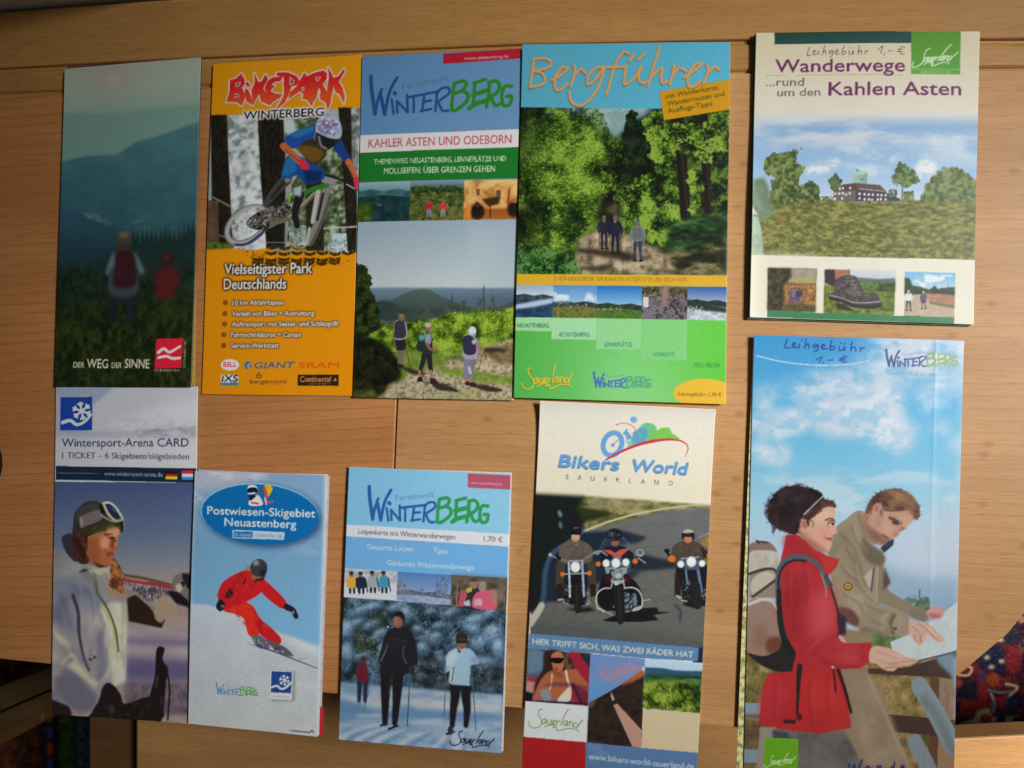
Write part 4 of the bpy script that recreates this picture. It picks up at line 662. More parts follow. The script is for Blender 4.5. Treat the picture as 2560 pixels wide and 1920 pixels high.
def art_arena_card(c):
    c.F(120, 960, .5184)
    c.grad([(20, 0), (733, 0), (733, 420), (20, 420)], [((60, 60), (126, 132, 142)), ((380, 300), (150, 152, 158)), ((700, 200), (156, 158, 164))])
    c.poly([(215, 105), (320, 22), (733, 10), (733, 300), (215, 240)], (146, 148, 152), blur=6); c.poly([(20, 0), (330, 0), (215, 105), (200, 60), (60, 66)], (116, 126, 142), blur=4)
    c.poly([(310, 180), (520, 110), (733, 70), (733, 240), (420, 220)], (160, 161, 164), a=.8, blur=16); c.tex([(240, 190), (500, 150), (720, 190), (720, 260), (420, 240)], [(130, 132, 138), (168, 168, 170)], 30, a=.5, blur=12, stretch=2)
    for i in range(7): c.line([(60 + i * 12, 232 + i * 5), (360, 236 + i * 5), (540, 226 + i * 6), (700, 216 + i * 8)], 3, (104, 106, 114), a=.45, blur=1)
    c.tex([(420, 225), (715, 205), (712, 265), (430, 262)], [(96, 98, 104), (160, 160, 162)], 14, a=.6, blur=5, stretch=3)
    c.rect(20, 262, 733, 430, (158, 158, 160), a=.7, blur=14)
    c.poly([(62, 66), (212, 64), (211, 228), (60, 228)], (18, 48, 120))
    snow_star(c, 162, 134, 42, (190, 196, 204), 9); c.line([(72, 190), (108, 180), (138, 200), (176, 186), (206, 152)], 17, (192, 198, 204), 9)
    c.text('Wintersport-Arena CARD', (68, 308), (678, 307), 38, (34, 32, 72)); c.text('1 TICKET – 6 Skigebiete/skigebieden', (70, 364), (680, 370), 28, (44, 42, 70))
    c.poly([(40, 402), (716, 414), (706, 482), (38, 470)], (16, 30, 44)); c.line([(48, 436), (250, 438)], 2.5, (70, 90, 110)); c.text('www.wintersport-arena.de', (270, 448), (552, 454), 19, (124, 132, 142))
    for i, col in enumerate(((20, 16, 18), (150, 20, 24), (206, 170, 30))): c.poly([(568, 428 + 12.5 * i), (623, 429 + 12.5 * i), (622, 442 + 12.5 * i), (568, 441 + 12.5 * i)], col)
    for i, col in enumerate(((160, 30, 50), (190, 190, 194), (40, 110, 150))): c.poly([(646, 424 + 15 * i), (700, 425 + 15 * i), (698, 440 + 15 * i), (646, 439 + 15 * i)], col)
    c.F(130, 1200, 360 / 1659.)
    c.grad([(30, 36), (1700, 46), (1700, 2800), (10, 2800)], [((800, 40), (54, 64, 96)), ((800, 600), (72, 86, 108)), ((800, 1000), (104, 106, 112)), ((800, 1200), (128, 114, 106))]); c.ell(260, 700, 330, 300, (78, 92, 116), a=.5, blur=120)
    # slope, trees and skis behind
    c.tex([(820, 1180), (1640, 1260), (1640, 1420), (840, 1420)], [(60, 52, 62), (110, 98, 104), (140, 128, 124)], 30, blur=6, stretch=.5); c.dabs([(960, 1230), (1420, 1290), (1380, 1400), (980, 1380)], 70, 26, [(40, 34, 46), (60, 50, 60)], a=.7, asp=.3, ang=90)
    c.poly([(840, 1250), (1000, 1340), (1200, 1480), (1200, 1720), (860, 1660)], (110, 100, 96), blur=10)
    c.tex([(840, 1700), (1640, 1720), (1620, 2700), (820, 2700)], [(122, 110, 114), (138, 126, 126)], 160, blur=8, stretch=3); c.poly([(840, 1840), (1640, 1850), (1630, 1930), (840, 1900)], (92, 86, 108), blur=24); c.poly([(840, 2060), (1640, 2080), (1640, 2340), (830, 2320)], (76, 70, 98), blur=40); c.tex([(830, 2330), (1640, 2340), (1620, 2700), (830, 2700)], [(72, 62, 74), (100, 86, 90)], 60, blur=20)
    c.line([(820, 1110), (1100, 1160), (1420, 1240)], 30, (72, 62, 50), blur=2); c.line([(850, 1165), (1160, 1215), (1440, 1270)], 46, (124, 44, 44), 40, blur=2); c.line([(860, 1150), (1100, 1190)], 10, (150, 110, 96), blur=2)
    c.poly([(860, 1380), (960, 1340), (1120, 1480), (1190, 1580), (1300, 1620), (1260, 1720), (880, 1640)], (34, 22, 16), blur=5); c.poly([(1190, 1420), (1320, 1340), (1420, 1480), (1420, 1600), (1330, 1560), (1260, 1660), (1180, 1600)], (128, 112, 92), smooth=True, blur=6)
    c.poly([(1380, 1180), (1430, 1110), (1540, 1085), (1610, 1120), (1630, 1560), (1540, 1500), (1480, 1380), (1400, 1300)], (88, 84, 80), smooth=True, blur=4); c.poly([(1500, 1090), (1600, 1110), (1620, 1300), (1560, 1270), (1500, 1160)], (24, 22, 26), blur=4); c.poly([(1320, 1300), (1440, 1300), (1560, 1400), (1580, 1500), (1440, 1460)], (20, 18, 20), blur=5); c.ell(1500, 1220, 26, 34, (26, 24, 28)); c.ell(1460, 1260, 40, 50, (150, 136, 116), blur=8); c.poly([(1420, 1440), (1560, 1480), (1600, 1600), (1440, 1580)], (120, 104, 100), blur=6)
    # hood, jacket
    c.poly([(125, 670), (250, 650), (300, 900), (280, 960), (200, 900), (140, 780)], (44, 36, 48), smooth=True, blur=4)
    J = [(20, 800), (150, 840), (250, 960), (380, 980), (460, 1000), (540, 1030), (680, 1010), (700, 1090), (790, 1180), (850, 1300), (860, 1700), (840, 2330), (740, 2460), (500, 2560), (0, 2640)]
    c.poly(J, (116, 116, 118), blur=3)
    c.grad([(40, 790), (150, 840), (260, 960), (370, 1040), (250, 1100), (40, 1160)], [((60, 820), (96, 98, 98)), ((260, 1060), (126, 124, 120))], blur=6)
    c.tex([(30, 1160), (250, 1150), (520, 1280), (570, 1500), (540, 1700), (330, 1760), (20, 1760)], [(84, 88, 102), (100, 102, 114), (112, 112, 120)], 260, blur=40, oct=2); c.poly([(330, 1080), (500, 1060), (540, 1200), (520, 1340), (420, 1200)], (100, 98, 98), blur=20, smooth=True); c.poly([(310, 1080), (380, 1035), (425, 1060), (350, 1080)], (44, 32, 32), blur=6)
    c.poly([(440, 1020), (660, 1020), (660, 1080), (540, 1120), (500, 1080)], (150, 140, 122), blur=10); c.poly([(580, 1240), (700, 1220), (860, 1330), (850, 1420), (700, 1380)], (128, 106, 92), blur=20)
    c.tex([(560, 1480), (700, 1420), (850, 1440), (860, 1760), (840, 2320), (700, 2400), (640, 2000), (560, 1700)], [(146, 144, 124), (166, 162, 142), (176, 172, 152)], 120, blur=16, stretch=.25, oct=2); c.dabs([(580, 1460), (840, 1420), (840, 2300), (700, 2360), (620, 1900)], 26, 70, [(184, 180, 162), (120, 114, 112), (134, 136, 96)], a=.35, asp=.18, ang=80, blur=10)
    c.line([(510, 1180), (530, 1330), (620, 1460), (700, 1640), (740, 1800), (760, 1980)], 24, (72, 72, 44), blur=4); c.line([(560, 1440), (660, 1620), (720, 1820), (760, 2100)], 20, (146, 146, 90), a=.7, blur=5)
    c.tex([(330, 1500), (560, 1560), (620, 1760), (640, 2000), (700, 2300), (480, 2340), (350, 2200)], [(100, 98, 108), (126, 122, 122), (142, 136, 126)], 220, blur=30, stretch=.5, oct=2); c.line([(250, 1340), (310, 1540), (320, 1780), (370, 2050), (430, 2200)], 34, (40, 32, 50), 24, blur=6)
    c.tex([(0, 1640), (220, 1780), (340, 2020), (420, 2300), (520, 2400), (420, 2560), (0, 2640)], [(94, 92, 104), (118, 114, 114), (142, 138, 126)], 240, blur=30, oct=2); c.poly([(10, 1700), (190, 1860), (240, 1940), (60, 1860)], (150, 146, 126), blur=16); c.poly([(30, 2220), (260, 2080), (330, 2120), (420, 2260), (540, 2340), (500, 2400), (330, 2260), (180, 2150)], (160, 154, 132), blur=18)
    c.poly([(20, 2300), (260, 2260), (420, 2380), (520, 2500), (470, 2640), (250, 2640)], (90, 86, 98), blur=20, smooth=True)
    c.line([(560, 1560), (600, 1700), (570, 1860), (640, 2040)], 26, (98, 96, 104), a=.6, blur=12); c.line([(640, 1640), (690, 1860), (660, 2060)], 22, (178, 174, 156), a=.6, blur=10); c.line([(120, 1340), (190, 1560), (230, 1720)], 30, (70, 74, 90), a=.6, blur=18); c.line([(700, 2060), (640, 2240), (560, 2330)], 22, (176, 172, 150), a=.6, blur=12); c.line([(60, 1800), (200, 1960), (330, 2200)], 24, (160, 156, 138), a=.6, blur=14); c.line([(120, 2120), (240, 2020), (300, 2080)], 30, (168, 162, 140), a=.7, blur=12)
    for x, y in ((455, 2070), (500, 2048)): c.dabs([(x - 24, y - 20), (x + 24, y - 20), (x + 24, y + 20), (x - 24, y + 20)], 8, 14, [(40, 34, 34)], a=.8)
    # gloves, pole
    c.poly([(1200, 1960), (1290, 1950), (1270, 2080), (1330, 2180), (1310, 2340), (1260, 2760), (1160, 2760), (1120, 2520), (1180, 2260)], (22, 18, 17), smooth=True, blur=4); c.line([(1320, 2200), (1350, 2420), (1330, 2760)], 20, (26, 20, 24), blur=2); c.line([(1215, 2260), (1190, 2400)], 10, (110, 100, 84), a=.6, blur=4); c.line([(1262, 2500), (1240, 2700)], 12, (90, 84, 64), a=.6, blur=4)
    c.poly([(540, 2540), (580, 2400), (640, 2340), (720, 2380), (790, 2480), (840, 2580), (1100, 2500), (1230, 2560), (1230, 2760), (480, 2760), (470, 2660)], (25, 20, 18), smooth=True, blur=4); c.dabs([(640, 2560), (1200, 2560), (1200, 2740), (560, 2740)], 40, 26, [(40, 34, 30), (14, 12, 12)], a=.6); c.rect(660, 2600, 720, 2680, (54, 48, 44), blur=6, a=.7)
    c.poly([(0, 2520), (200, 2600), (240, 2680), (200, 2760), (0, 2760)], (30, 22, 22), blur=8)
    # head in profile
    c.poly([(250, 560), (330, 640), (420, 620), (440, 940), (330, 980), (270, 880), (240, 760)], (50, 26, 18), smooth=True, blur=5)
    c.poly([(380, 680), (480, 640), (600, 600), (720, 560), (775, 600), (770, 660), (745, 700), (752, 760), (748, 800), (715, 830), (722, 860), (706, 900), (716, 930), (696, 980), (640, 1020), (540, 1015), (440, 940), (390, 840)], (140, 82, 52), blur=3)
    c.poly([(600, 620), (770, 590), (765, 650), (700, 660), (640, 640)], (168, 112, 76), blur=8); c.poly([(580, 660), (640, 700), (640, 790), (600, 800), (560, 740)], (172, 108, 70), a=.8, blur=14, smooth=True); c.poly([(690, 700), (740, 700), (752, 800), (700, 810), (660, 790)], (104, 56, 38), blur=8); c.line([(610, 650), (680, 650)], 14, (66, 34, 22), blur=3); c.line([(680, 700), (735, 712)], 12, (52, 24, 18), blur=3); c.poly([(640, 850), (705, 845), (712, 905), (660, 910)], (110, 40, 34), blur=5); c.line([(650, 880), (708, 880)], 8, (70, 20, 20), blur=2); c.poly([(400, 720), (520, 700), (560, 900), (500, 1000), (420, 920)], (116, 64, 40), a=.8, blur=24, smooth=True); c.ell(650, 960, 46, 40, (140, 74, 42), a=.6, blur=16); c.poly([(470, 960), (640, 1020), (540, 1030)], (60, 28, 18), blur=6)
    c.poly([(700, 920), (760, 980), (820, 1120), (800, 1240), (760, 1260), (700, 1240), (660, 1220), (680, 1040)], (84, 44, 26), smooth=True, blur=5); c.poly([(720, 1080), (790, 1060), (810, 1150), (770, 1200), (730, 1160)], (122, 72, 30), blur=10, smooth=True)
    c.poly([(250, 600), (255, 440), (300, 350), (400, 270), (520, 265), (600, 320), (640, 400), (770, 470), (790, 590), (700, 560), (560, 600), (440, 660), (330, 700), (270, 690)], (40, 38, 28), smooth=True, blur=3)
    c.poly([(270, 400), (330, 330), (420, 290), (520, 290), (560, 350), (430, 380), (330, 440), (300, 520)], (52, 52, 56), a=.8, blur=10, smooth=True); c.poly([(330, 440), (520, 360), (580, 400), (560, 480), (420, 540), (330, 570), (300, 500)], (92, 78, 82), smooth=True, blur=5); c.line([(340, 460), (350, 540)], 14, (140, 130, 130), blur=2); c.line([(304, 470), (316, 580)], 16, (30, 24, 28), blur=2)
    c.tex([(560, 520), (760, 510), (780, 570), (540, 620), (400, 660), (420, 590)], [(34, 36, 18), (58, 58, 30)], 30, blur=8)
    c.poly([(540, 300), (600, 290), (620, 380), (600, 420), (560, 400)], (22, 20, 16), blur=3)
    c.line([(590, 285), (650, 275), (720, 320), (790, 420), (812, 470), (740, 490), (660, 430), (620, 360), (590, 290)], 24, (150, 150, 128), blur=2); c.line([(560, 420), (660, 480), (740, 500), (812, 480), (824, 590)], 18, (120, 118, 92), blur=2); c.poly([(625, 300), (680, 300), (740, 360), (782, 450), (730, 450), (660, 390)], (26, 30, 58), smooth=True); c.line([(660, 320), (720, 380)], 14, (60, 66, 96), a=.6, blur=4); c.poly([(780, 500), (818, 490), (826, 600), (790, 630)], (30, 28, 18), blur=3)
    c.poly([(640, 575), (760, 560), (772, 640), (720, 690), (650, 650)], (192, 134, 94), a=.6, blur=12, smooth=True); c.poly([(590, 690), (650, 700), (650, 790), (600, 820), (560, 760)], (200, 136, 96), a=.7, blur=16, smooth=True); c.poly([(720, 720), (750, 760), (746, 796), (716, 800)], (168, 104, 72), a=.8, blur=5); c.line([(742, 690), (752, 760)], 10, (190, 120, 76), a=.7, blur=4)
    c.line([(604, 640), (650, 632), (700, 650)], 9, (60, 34, 24), blur=2); c.poly([(660, 684), (690, 672), (724, 684), (694, 700)], (40, 24, 22), blur=2); c.line([(650, 690), (690, 674), (728, 682)], 6, (30, 18, 16), blur=1); c.line([(600, 800), (630, 850), (640, 900)], 10, (80, 36, 24), a=.7, blur=5); c.poly([(656, 862), (700, 852), (716, 866), (706, 880), (670, 880)], (140, 56, 50), blur=3); c.poly([(660, 884), (706, 884), (700, 910), (668, 908)], (166, 78, 64), blur=3); c.ell(690, 960, 24, 26, (160, 92, 56), a=.7, blur=8)
    c.leaves([(690, 920), (760, 980), (830, 1120), (820, 1220), (850, 1330), (760, 1300), (680, 1240), (650, 1220), (680, 1040)], 260, 26, [(60, 30, 20), (92, 52, 32), (130, 82, 46), (158, 108, 66)], cell=60, rag=14, a=.6, asp=.12, ang=75, smooth=False)
    c.leaves([(256, 600), (340, 640), (420, 640), (400, 900), (330, 960), (270, 880)], 200, 24, [(34, 18, 16), (56, 30, 22), (84, 46, 30)], cell=50, rag=12, a=.6, asp=.14, ang=80, smooth=False)
    c.line([(600, 292), (650, 284), (716, 326), (784, 424)], 8, (196, 196, 176), blur=2); c.line([(690, 330), (740, 400)], 10, (84, 96, 140), a=.7, blur=4)
    for q in ([(500, 1120), (520, 1240), (600, 1400)], [(80, 1000), (180, 1020), (280, 1080)], [(200, 1180), (300, 1240), (330, 1400)], [(420, 1240), (470, 1420), (480, 1620)]): c.line(q, 16, (84, 84, 96), a=.5, blur=10); c.line([(x + 26, y - 6) for x, y in q], 14, (146, 144, 146), a=.4, blur=10)
    for q in ([(470, 1100), (440, 1060), (560, 1090)], [(600, 1040), (650, 1080), (660, 1200)]): c.line(q, 10, (176, 172, 160), a=.6, blur=4)

def art_postwiesen(c):
    c.F(460, 1160, .4218)
    c.grad([(0, 0), (901, 0), (901, 1240), (0, 1240)], [((450, 40), (122, 152, 182)), ((450, 500), (108, 152, 182)), ((450, 1000), (116, 166, 200))])
    c.poly([(20, 30), (430, 30), (420, 90), (300, 150), (100, 160), (20, 230)], (170, 172, 184), a=.85, blur=26); c.cloud([(30, 30), (500, 30), (420, 200), (30, 240)], (190, 190, 198), 90, thr=.1, blur=20, a=.7); c.cloud([(600, 440), (860, 440), (860, 560), (600, 560)], (142, 164, 196), 80, thr=.2, a=.6, blur=24)
    c.grad([(0, 832), (150, 845), (330, 900), (560, 1010), (700, 1062), (860, 1120), (860, 1659), (0, 1659)], [((300, 860), (180, 190, 198)), ((300, 1200), (176, 182, 186)), ((400, 1620), (184, 184, 180))], blur=3)
    c.tex([(0, 850), (330, 910), (700, 1080), (860, 1140), (860, 1659), (0, 1659)], [(166, 173, 180), (188, 194, 198)], 90, a=.3, blur=20); c.dabs([(60, 940), (340, 1000), (800, 1240), (780, 1560), (50, 1500)], 70, 10, [(150, 156, 162), (200, 204, 206)], a=.4)
    c.poly([(600, 1030), (860, 1110), (860, 1170), (700, 1120), (620, 1080)], (196, 206, 214), a=.6, blur=12)
    # oval plaque
    c.ell(462, 318, 352, 186, (44, 70, 108), rot=5, a=.9, blur=16); c.ell(448, 302, 349, 184, (140, 182, 212), rot=5); c.ell(450, 306, 346, 181, (10, 98, 158), rot=5)
    c.F(490, 1190, 340 / 2212.)
    c.poly([(830, 180), (900, 155), (975, 190), (985, 290), (840, 300)], (206, 208, 210), smooth=True); c.poly([(832, 215), (960, 200), (985, 285), (840, 292)], (20, 24, 40), smooth=True); c.poly([(840, 480), (870, 380), (930, 340), (1000, 330), (1060, 420), (1060, 490), (930, 505)], (212, 214, 214), smooth=True); c.poly([(845, 330), (940, 310), (960, 350), (880, 420), (850, 400)], (24, 28, 44), blur=4); c.line([(890, 450), (1000, 470)], 26, (180, 40, 50)); c.line([(835, 300), (940, 290)], 20, (204, 206, 210)); c.line([(1000, 300), (1060, 260)], 30, (120, 76, 50))
    c.poly([(1085, 190), (1150, 145), (1220, 200), (1215, 260), (1160, 350), (1120, 370), (1105, 290)], (222, 170, 30), smooth=True); c.line([(1100, 200), (1140, 360)], 34, (206, 60, 34)); c.line([(1120, 370), (1140, 440), (1180, 450)], 26, (190, 80, 120)); c.line([(1100, 370), (1130, 480)], 20, (196, 196, 214)); c.line([(1180, 450), (1230, 430)], 24, (196, 70, 110))
    for s_, A, B in (('Postwiesen-Skigebiet', (185, 638), (1920, 696)), ('Neuastenberg', (462, 830), (1610, 872))): c.text(s_, A, B, 124, (206, 216, 220), bold=.014)
    c.poly([(586, 900), (1424, 938), (1416, 1064), (588, 1036)], (170, 192, 208)); c.poly([(604, 918), (912, 932), (910, 1030), (604, 1022)], (36, 104, 160)); c.text('doppelt', (700, 1004), (890, 1010), 54, (150, 180, 206), bold=.01); c.text('schneesicher', (935, 1010), (1290, 1024), 54, (110, 140, 170), bold=.006); snow_star(c, 645, 975, 32, (110, 160, 200), 8); snow_star(c, 1350, 1004, 36, (130, 150, 170), 8)
    # the skier in red
    c.F(460, 1160, .4218)
    R0, R1, R2 = (188, 30, 36), (206, 44, 32), (122, 22, 30)
    c.ell(378, 640, 22, 26, (150, 120, 84), blur=3)
    c.poly([(230, 830), (330, 820), (400, 850), (440, 930), (440, 1020), (380, 1026), (350, 930), (300, 900), (235, 880)], R1, smooth=True); c.poly([(400, 860), (450, 930), (520, 990), (570, 1050), (550, 1080), (500, 1060), (440, 1010)], R0, smooth=True); c.line([(440, 940), (450, 1010)], 10, R2, a=.7, blur=3)
    c.poly([(205, 760), (240, 700), (340, 645), (400, 650), (470, 690), (460, 760), (380, 820), (240, 870), (200, 800)], R0, smooth=True); c.poly([(460, 695), (540, 760), (600, 830), (590, 870), (540, 850), (450, 765)], R0, smooth=True)
    c.line([(340, 660), (300, 720), (230, 790)], 20, R2, a=.5, blur=5); c.line([(420, 700), (400, 760)], 12, R2, a=.6, blur=4); c.line([(360, 690), (350, 720)], 8, (60, 14, 20)); c.ell(268, 782, 20, 30, (44, 16, 22), rot=30, blur=3); c.dabs([(220, 740), (440, 680), (440, 780), (240, 850)], 40, 14, [(212, 48, 40), (150, 24, 32)], a=.4, asp=.4, ang=50); c.dabs([(250, 840), (380, 850), (540, 1040), (380, 1010)], 40, 14, [(222, 64, 44), (160, 28, 30)], a=.4, asp=.4, ang=50)
    c.poly([(210, 812), (240, 830), (234, 870), (212, 882), (190, 856)], (30, 30, 36), smooth=True); c.ell(228, 852, 8, 8, (140, 110, 94), blur=2); c.line([(600, 858), (640, 880), (658, 916)], 36, (32, 32, 38), 28); c.ell(640, 890, 8, 8, (150, 146, 144), blur=2)
    c.ell(425, 680, 30, 24, (142, 92, 74), rot=15, blur=2); c.ell(438, 626, 50, 54, (52, 54, 60), rot=10); c.ell(422, 596, 18, 16, (140, 146, 152), blur=6); c.poly([(440, 640), (484, 640), (470, 690), (448, 676)], (30, 30, 34), blur=3); c.line([(420, 700), (460, 694)], 12, (40, 24, 26), blur=2)
    c.poly([(395, 1035), (440, 1025), (480, 1060), (500, 1100), (440, 1100)], (90, 92, 98), smooth=True, blur=2); c.poly([(470, 1050), (560, 1080), (610, 1110), (640, 1150), (560, 1130)], (84, 84, 88), smooth=True, blur=2); c.dabs([(400, 1040), (480, 1060), (630, 1140), (440, 1100)], 30, 9, [(160, 164, 168), (40, 40, 46)], a=.7); c.line([(400, 1080), (500, 1112), (640, 1165), (790, 1222)], 10, (78, 70, 110), 5); c.line([(370, 1070), (420, 1090)], 8, (160, 164, 170)); c.line([(670, 1170), (720, 1160)], 8, (190, 140, 130), a=.7, blur=2)
    winterberg(c, [(190, 1300), (430, 1345), (202, 1368)], 4.6, (52, 120, 170), (74, 150, 74), small=(120, 160, 186))
    c.rect(510, 1236, 652, 1412, (120, 124, 128), a=.7, blur=6); c.poly([(506, 1230), (640, 1238), (632, 1404), (502, 1398)], (200, 202, 204)); c.poly([(512, 1236), (634, 1242), (628, 1366), (508, 1360)], (34, 66, 128)); snow_star(c, 588, 1290, 30, (206, 212, 220), 6); c.line([(514, 1330), (544, 1322), (570, 1340), (600, 1330), (628, 1304)], 11, (206, 212, 220)); c.text('SAUERLAND', (510, 1388), (622, 1394), 10, (140, 142, 146))
    c.dabs([(612, 1576), (740, 1588), (738, 1598), (612, 1586)], 40, 7, [(60, 70, 100), (96, 104, 128)], a=.8, ang=80); c.line([(742, 1592), (752, 1580), (762, 1596)], 6, (50, 60, 90))
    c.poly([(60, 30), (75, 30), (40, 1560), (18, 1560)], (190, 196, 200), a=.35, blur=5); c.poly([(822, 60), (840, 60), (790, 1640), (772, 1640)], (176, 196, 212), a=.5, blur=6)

def art_loipenkarte(c):
    c.F(830, 1150, .4519)
    c.sheet((126, 182, 222)); c.grad([(60, 20), (1010, 20), (1000, 480), (50, 430)], [((100, 60), (122, 180, 220)), ((900, 400), (132, 188, 226))])
    c.poly([(752, 76), (996, 86), (990, 166), (752, 154)], (172, 80, 100)); c.text('www.winterberg.de', (768, 134), (938, 143), 15, (206, 170, 176))
    winterberg(c, [(208, 150), (866, 258), (228, 332)], 14, (44, 92, 156), (46, 146, 74), small=(86, 130, 172))
    c.poly([(80, 360), (978, 412), (975, 482), (76, 424)], (206, 208, 212)); c.text('Loipenkarte mit Winterwanderwegen', (148, 410), (682, 443), 28, (82, 92, 112)); c.text('1,70 €', (838, 452), (942, 458), 27, (88, 92, 106))
    c.poly([(76, 424), (975, 482), (966, 660), (68, 600)], (106, 164, 210)); t = (186, 206, 224)
    c.text('Gespurte Loipen', (196, 496), (450, 508), 28, t); c.text('Tipps', (562, 516), (638, 523), 28, t); c.text('Geräumte Winterwanderwege', (308, 584), (784, 612), 29, t)
    # the cross-country photo
    c.F(840, 1400, 440 / 1490.)
    Q = [(66, 320), (1450, 410), (1400, 1645), (16, 1530)]
    c.tex(Q, [(18, 28, 34), (36, 52, 60), (58, 80, 96), (92, 118, 140)], 70, con=1.0)
    c.tex([(100, 500), (420, 470), (440, 700), (330, 860), (180, 800)], [(26, 36, 22), (48, 58, 34), (70, 82, 60)], 50, blur=20)
    c.leaves([(60, 330), (1450, 420), (1410, 1110), (50, 1010)], 3000, 9, [(18, 26, 30), (40, 56, 64), (70, 92, 108), (104, 132, 154), (146, 170, 186)], cell=110, rag=8, a=.4, smooth=False, base=False)
    for x, y, rx, ry, ro in ((250, 430, 150, 50, -20), (330, 400, 90, 34, -10), (540, 400, 100, 46, -20), (600, 470, 60, 80, 20), (180, 540, 90, 40, -20), (100, 620, 60, 120, 0), (100, 820, 60, 140, 10), (300, 560, 90, 40, -25), (380, 640, 80, 60, -30), (400, 800, 40, 130, 25), (230, 820, 90, 30, -25), (800, 440, 60, 26, -10), (880, 560, 70, 36, -10), (760, 650, 70, 60, -30), (850, 670, 70, 60, -30), (740, 760, 60, 70, 10), (900, 860, 60, 40, 0), (980, 450, 80, 40, -30), (1180, 520, 120, 60, -20), (1160, 600, 80, 60, 20), (1250, 720, 120, 90, 0), (1330, 650, 90, 120, 0), (1380, 800, 60, 160, 0), (780, 1000, 70, 30, 0), (1260, 900, 120, 90, 0), (700, 590, 50, 40, 0), (1310, 460, 80, 40, -20)):
        c.ell(x + 10, y + ry * .8, rx, ry * .6, (16, 25, 28), rot=ro, a=.85, blur=12); c.ell(x, y, rx, ry, (84, 118, 148), rot=ro, a=.6, blur=16); c.ell(x - 8, y - ry * .35, rx * .8, ry * .5, (144, 172, 194), rot=ro, a=.5, blur=12); c.ell(x - 12, y - ry * .5, rx * .5, ry * .22, (180, 200, 216), rot=ro, a=.45, blur=9)
    c.tex([(640, 860), (1000, 840), (1420, 900), (1410, 1110), (640, 1060)], [(16, 22, 24), (40, 48, 50), (70, 80, 86)], 50, blur=30, a=.85)
    c.leaves([(60, 330), (1450, 420), (1410, 1050), (50, 980)], 2600, 9, [(18, 26, 30), (40, 56, 64), (70, 92, 108), (110, 138, 160), (160, 184, 198)], cell=60, rag=8, a=.3, smooth=False, base=False)
    c.grad([(40, 1030), (400, 1060), (640, 1080), (1000, 1110), (1410, 1140), (1400, 1660), (10, 1540)], [((700, 1060), (110, 138, 164)), ((700, 1180), (160, 172, 178)), ((700, 1260), (112, 142, 172)), ((700, 1560), (136, 158, 178))], blur=8)
    c.tex([(30, 1060), (1410, 1150), (1400, 1650), (10, 1540)], [(96, 126, 158), (140, 162, 182), (176, 186, 192)], 50, a=.5, stretch=3, blur=10); c.poly([(640, 1180), (1000, 1200), (1400, 1230), (1400, 1300), (1000, 1280), (660, 1250)], (184, 182, 176), a=.75, blur=16); c.poly([(60, 1150), (400, 1180), (400, 1240), (160, 1200)], (180, 182, 180), a=.6, blur=12); c.poly([(20, 1180), (200, 1220), (380, 1300), (640, 1260), (1400, 1310), (1400, 1360), (600, 1340), (200, 1350), (20, 1380)], (86, 122, 158), a=.75, blur=14)
    for a_, b_ in (((40, 1500), (380, 1400)), ((180, 1520), (480, 1420)), ((330, 1540), (600, 1430)), ((540, 1560), (800, 1440)), ((820, 1600), (960, 1460)), ((1000, 1620), (1080, 1480))): c.line([a_, ((a_[0] + b_[0]) / 2, a_[1] - 70), b_], 40, (180, 190, 198), 14, a=.7, blur=8); c.line([(a_[0] + 70, a_[1] + 16), ((a_[0] + b_[0]) / 2 + 50, a_[1] - 50), (b_[0] + 20, b_[1] + 6)], 34, (88, 122, 156), 12, a=.7, blur=8)
    c.poly([(170, 1310), (400, 1300), (380, 1330), (180, 1330)], (182, 188, 192), a=.7, blur=8); c.poly([(620, 1360), (900, 1340), (900, 1370), (640, 1385)], (186, 190, 192), a=.6, blur=8)
    # skiers
    sk = (134, 88, 70)
    for x in (205, 255): c.line([(x, 1010), (x - 4, 1100), (x - 8, 1195)], 50, (36, 44, 62), 30, blur=3)
    c.poly([(180, 900), (215, 870), (260, 885), (272, 960), (268, 1030), (190, 1025), (172, 960)], (98, 32, 40), smooth=True, blur=3); c.ell(232, 845, 24, 32, (78, 44, 42), blur=3); c.line([(268, 950), (286, 1080), (236, 1270)], 6, (60, 70, 84), a=.8)
    for x0, x1, x2 in ((430, 420, 418), (530, 515, 500)): c.line([(x0, 950), (x0 - 8, 1080), (x1, 1200), (x2, 1380)], 100, (28, 26, 30), 46, blur=3)
    c.line([(470, 990), (440, 1160)], 20, (60, 52, 34), a=.5, blur=8); c.line([(380, 1400), (430, 1385)], 16, (34, 36, 44)); c.line([(450, 1430), (525, 1400)], 18, (34, 36, 44))
    c.poly([(430, 620), (480, 580), (590, 570), (650, 620), (690, 760), (690, 880), (640, 900), (600, 960), (400, 960), (390, 900), (360, 860), (390, 740)], (32, 31, 36), smooth=True, blur=3); c.line([(440, 720), (420, 780), (380, 860)], 10, (120, 130, 140), a=.8, blur=3); c.line([(580, 730), (570, 800), (600, 880)], 9, (110, 104, 96), a=.8, blur=3); c.line([(460, 668), (600, 690)], 9, (84, 56, 52), a=.8, blur=2); c.ell(500, 700, 90, 60, (42, 38, 40), a=.5, blur=20)
    c.ell(528, 520, 42, 60, sk, blur=2); c.poly([(482, 500), (490, 456), (540, 436), (584, 470), (578, 560), (560, 500), (510, 480)], (28, 28, 32), smooth=True, blur=2); c.ell(512, 520, 16, 34, (160, 112, 88), a=.8, blur=8); c.ell(444, 570, 8, 8, (190, 196, 200)); c.line([(630, 900), (622, 1120), (606, 1400)], 9, (44, 70, 90)); c.line([(360, 870), (352, 980)], 8, (80, 96, 110), a=.7)
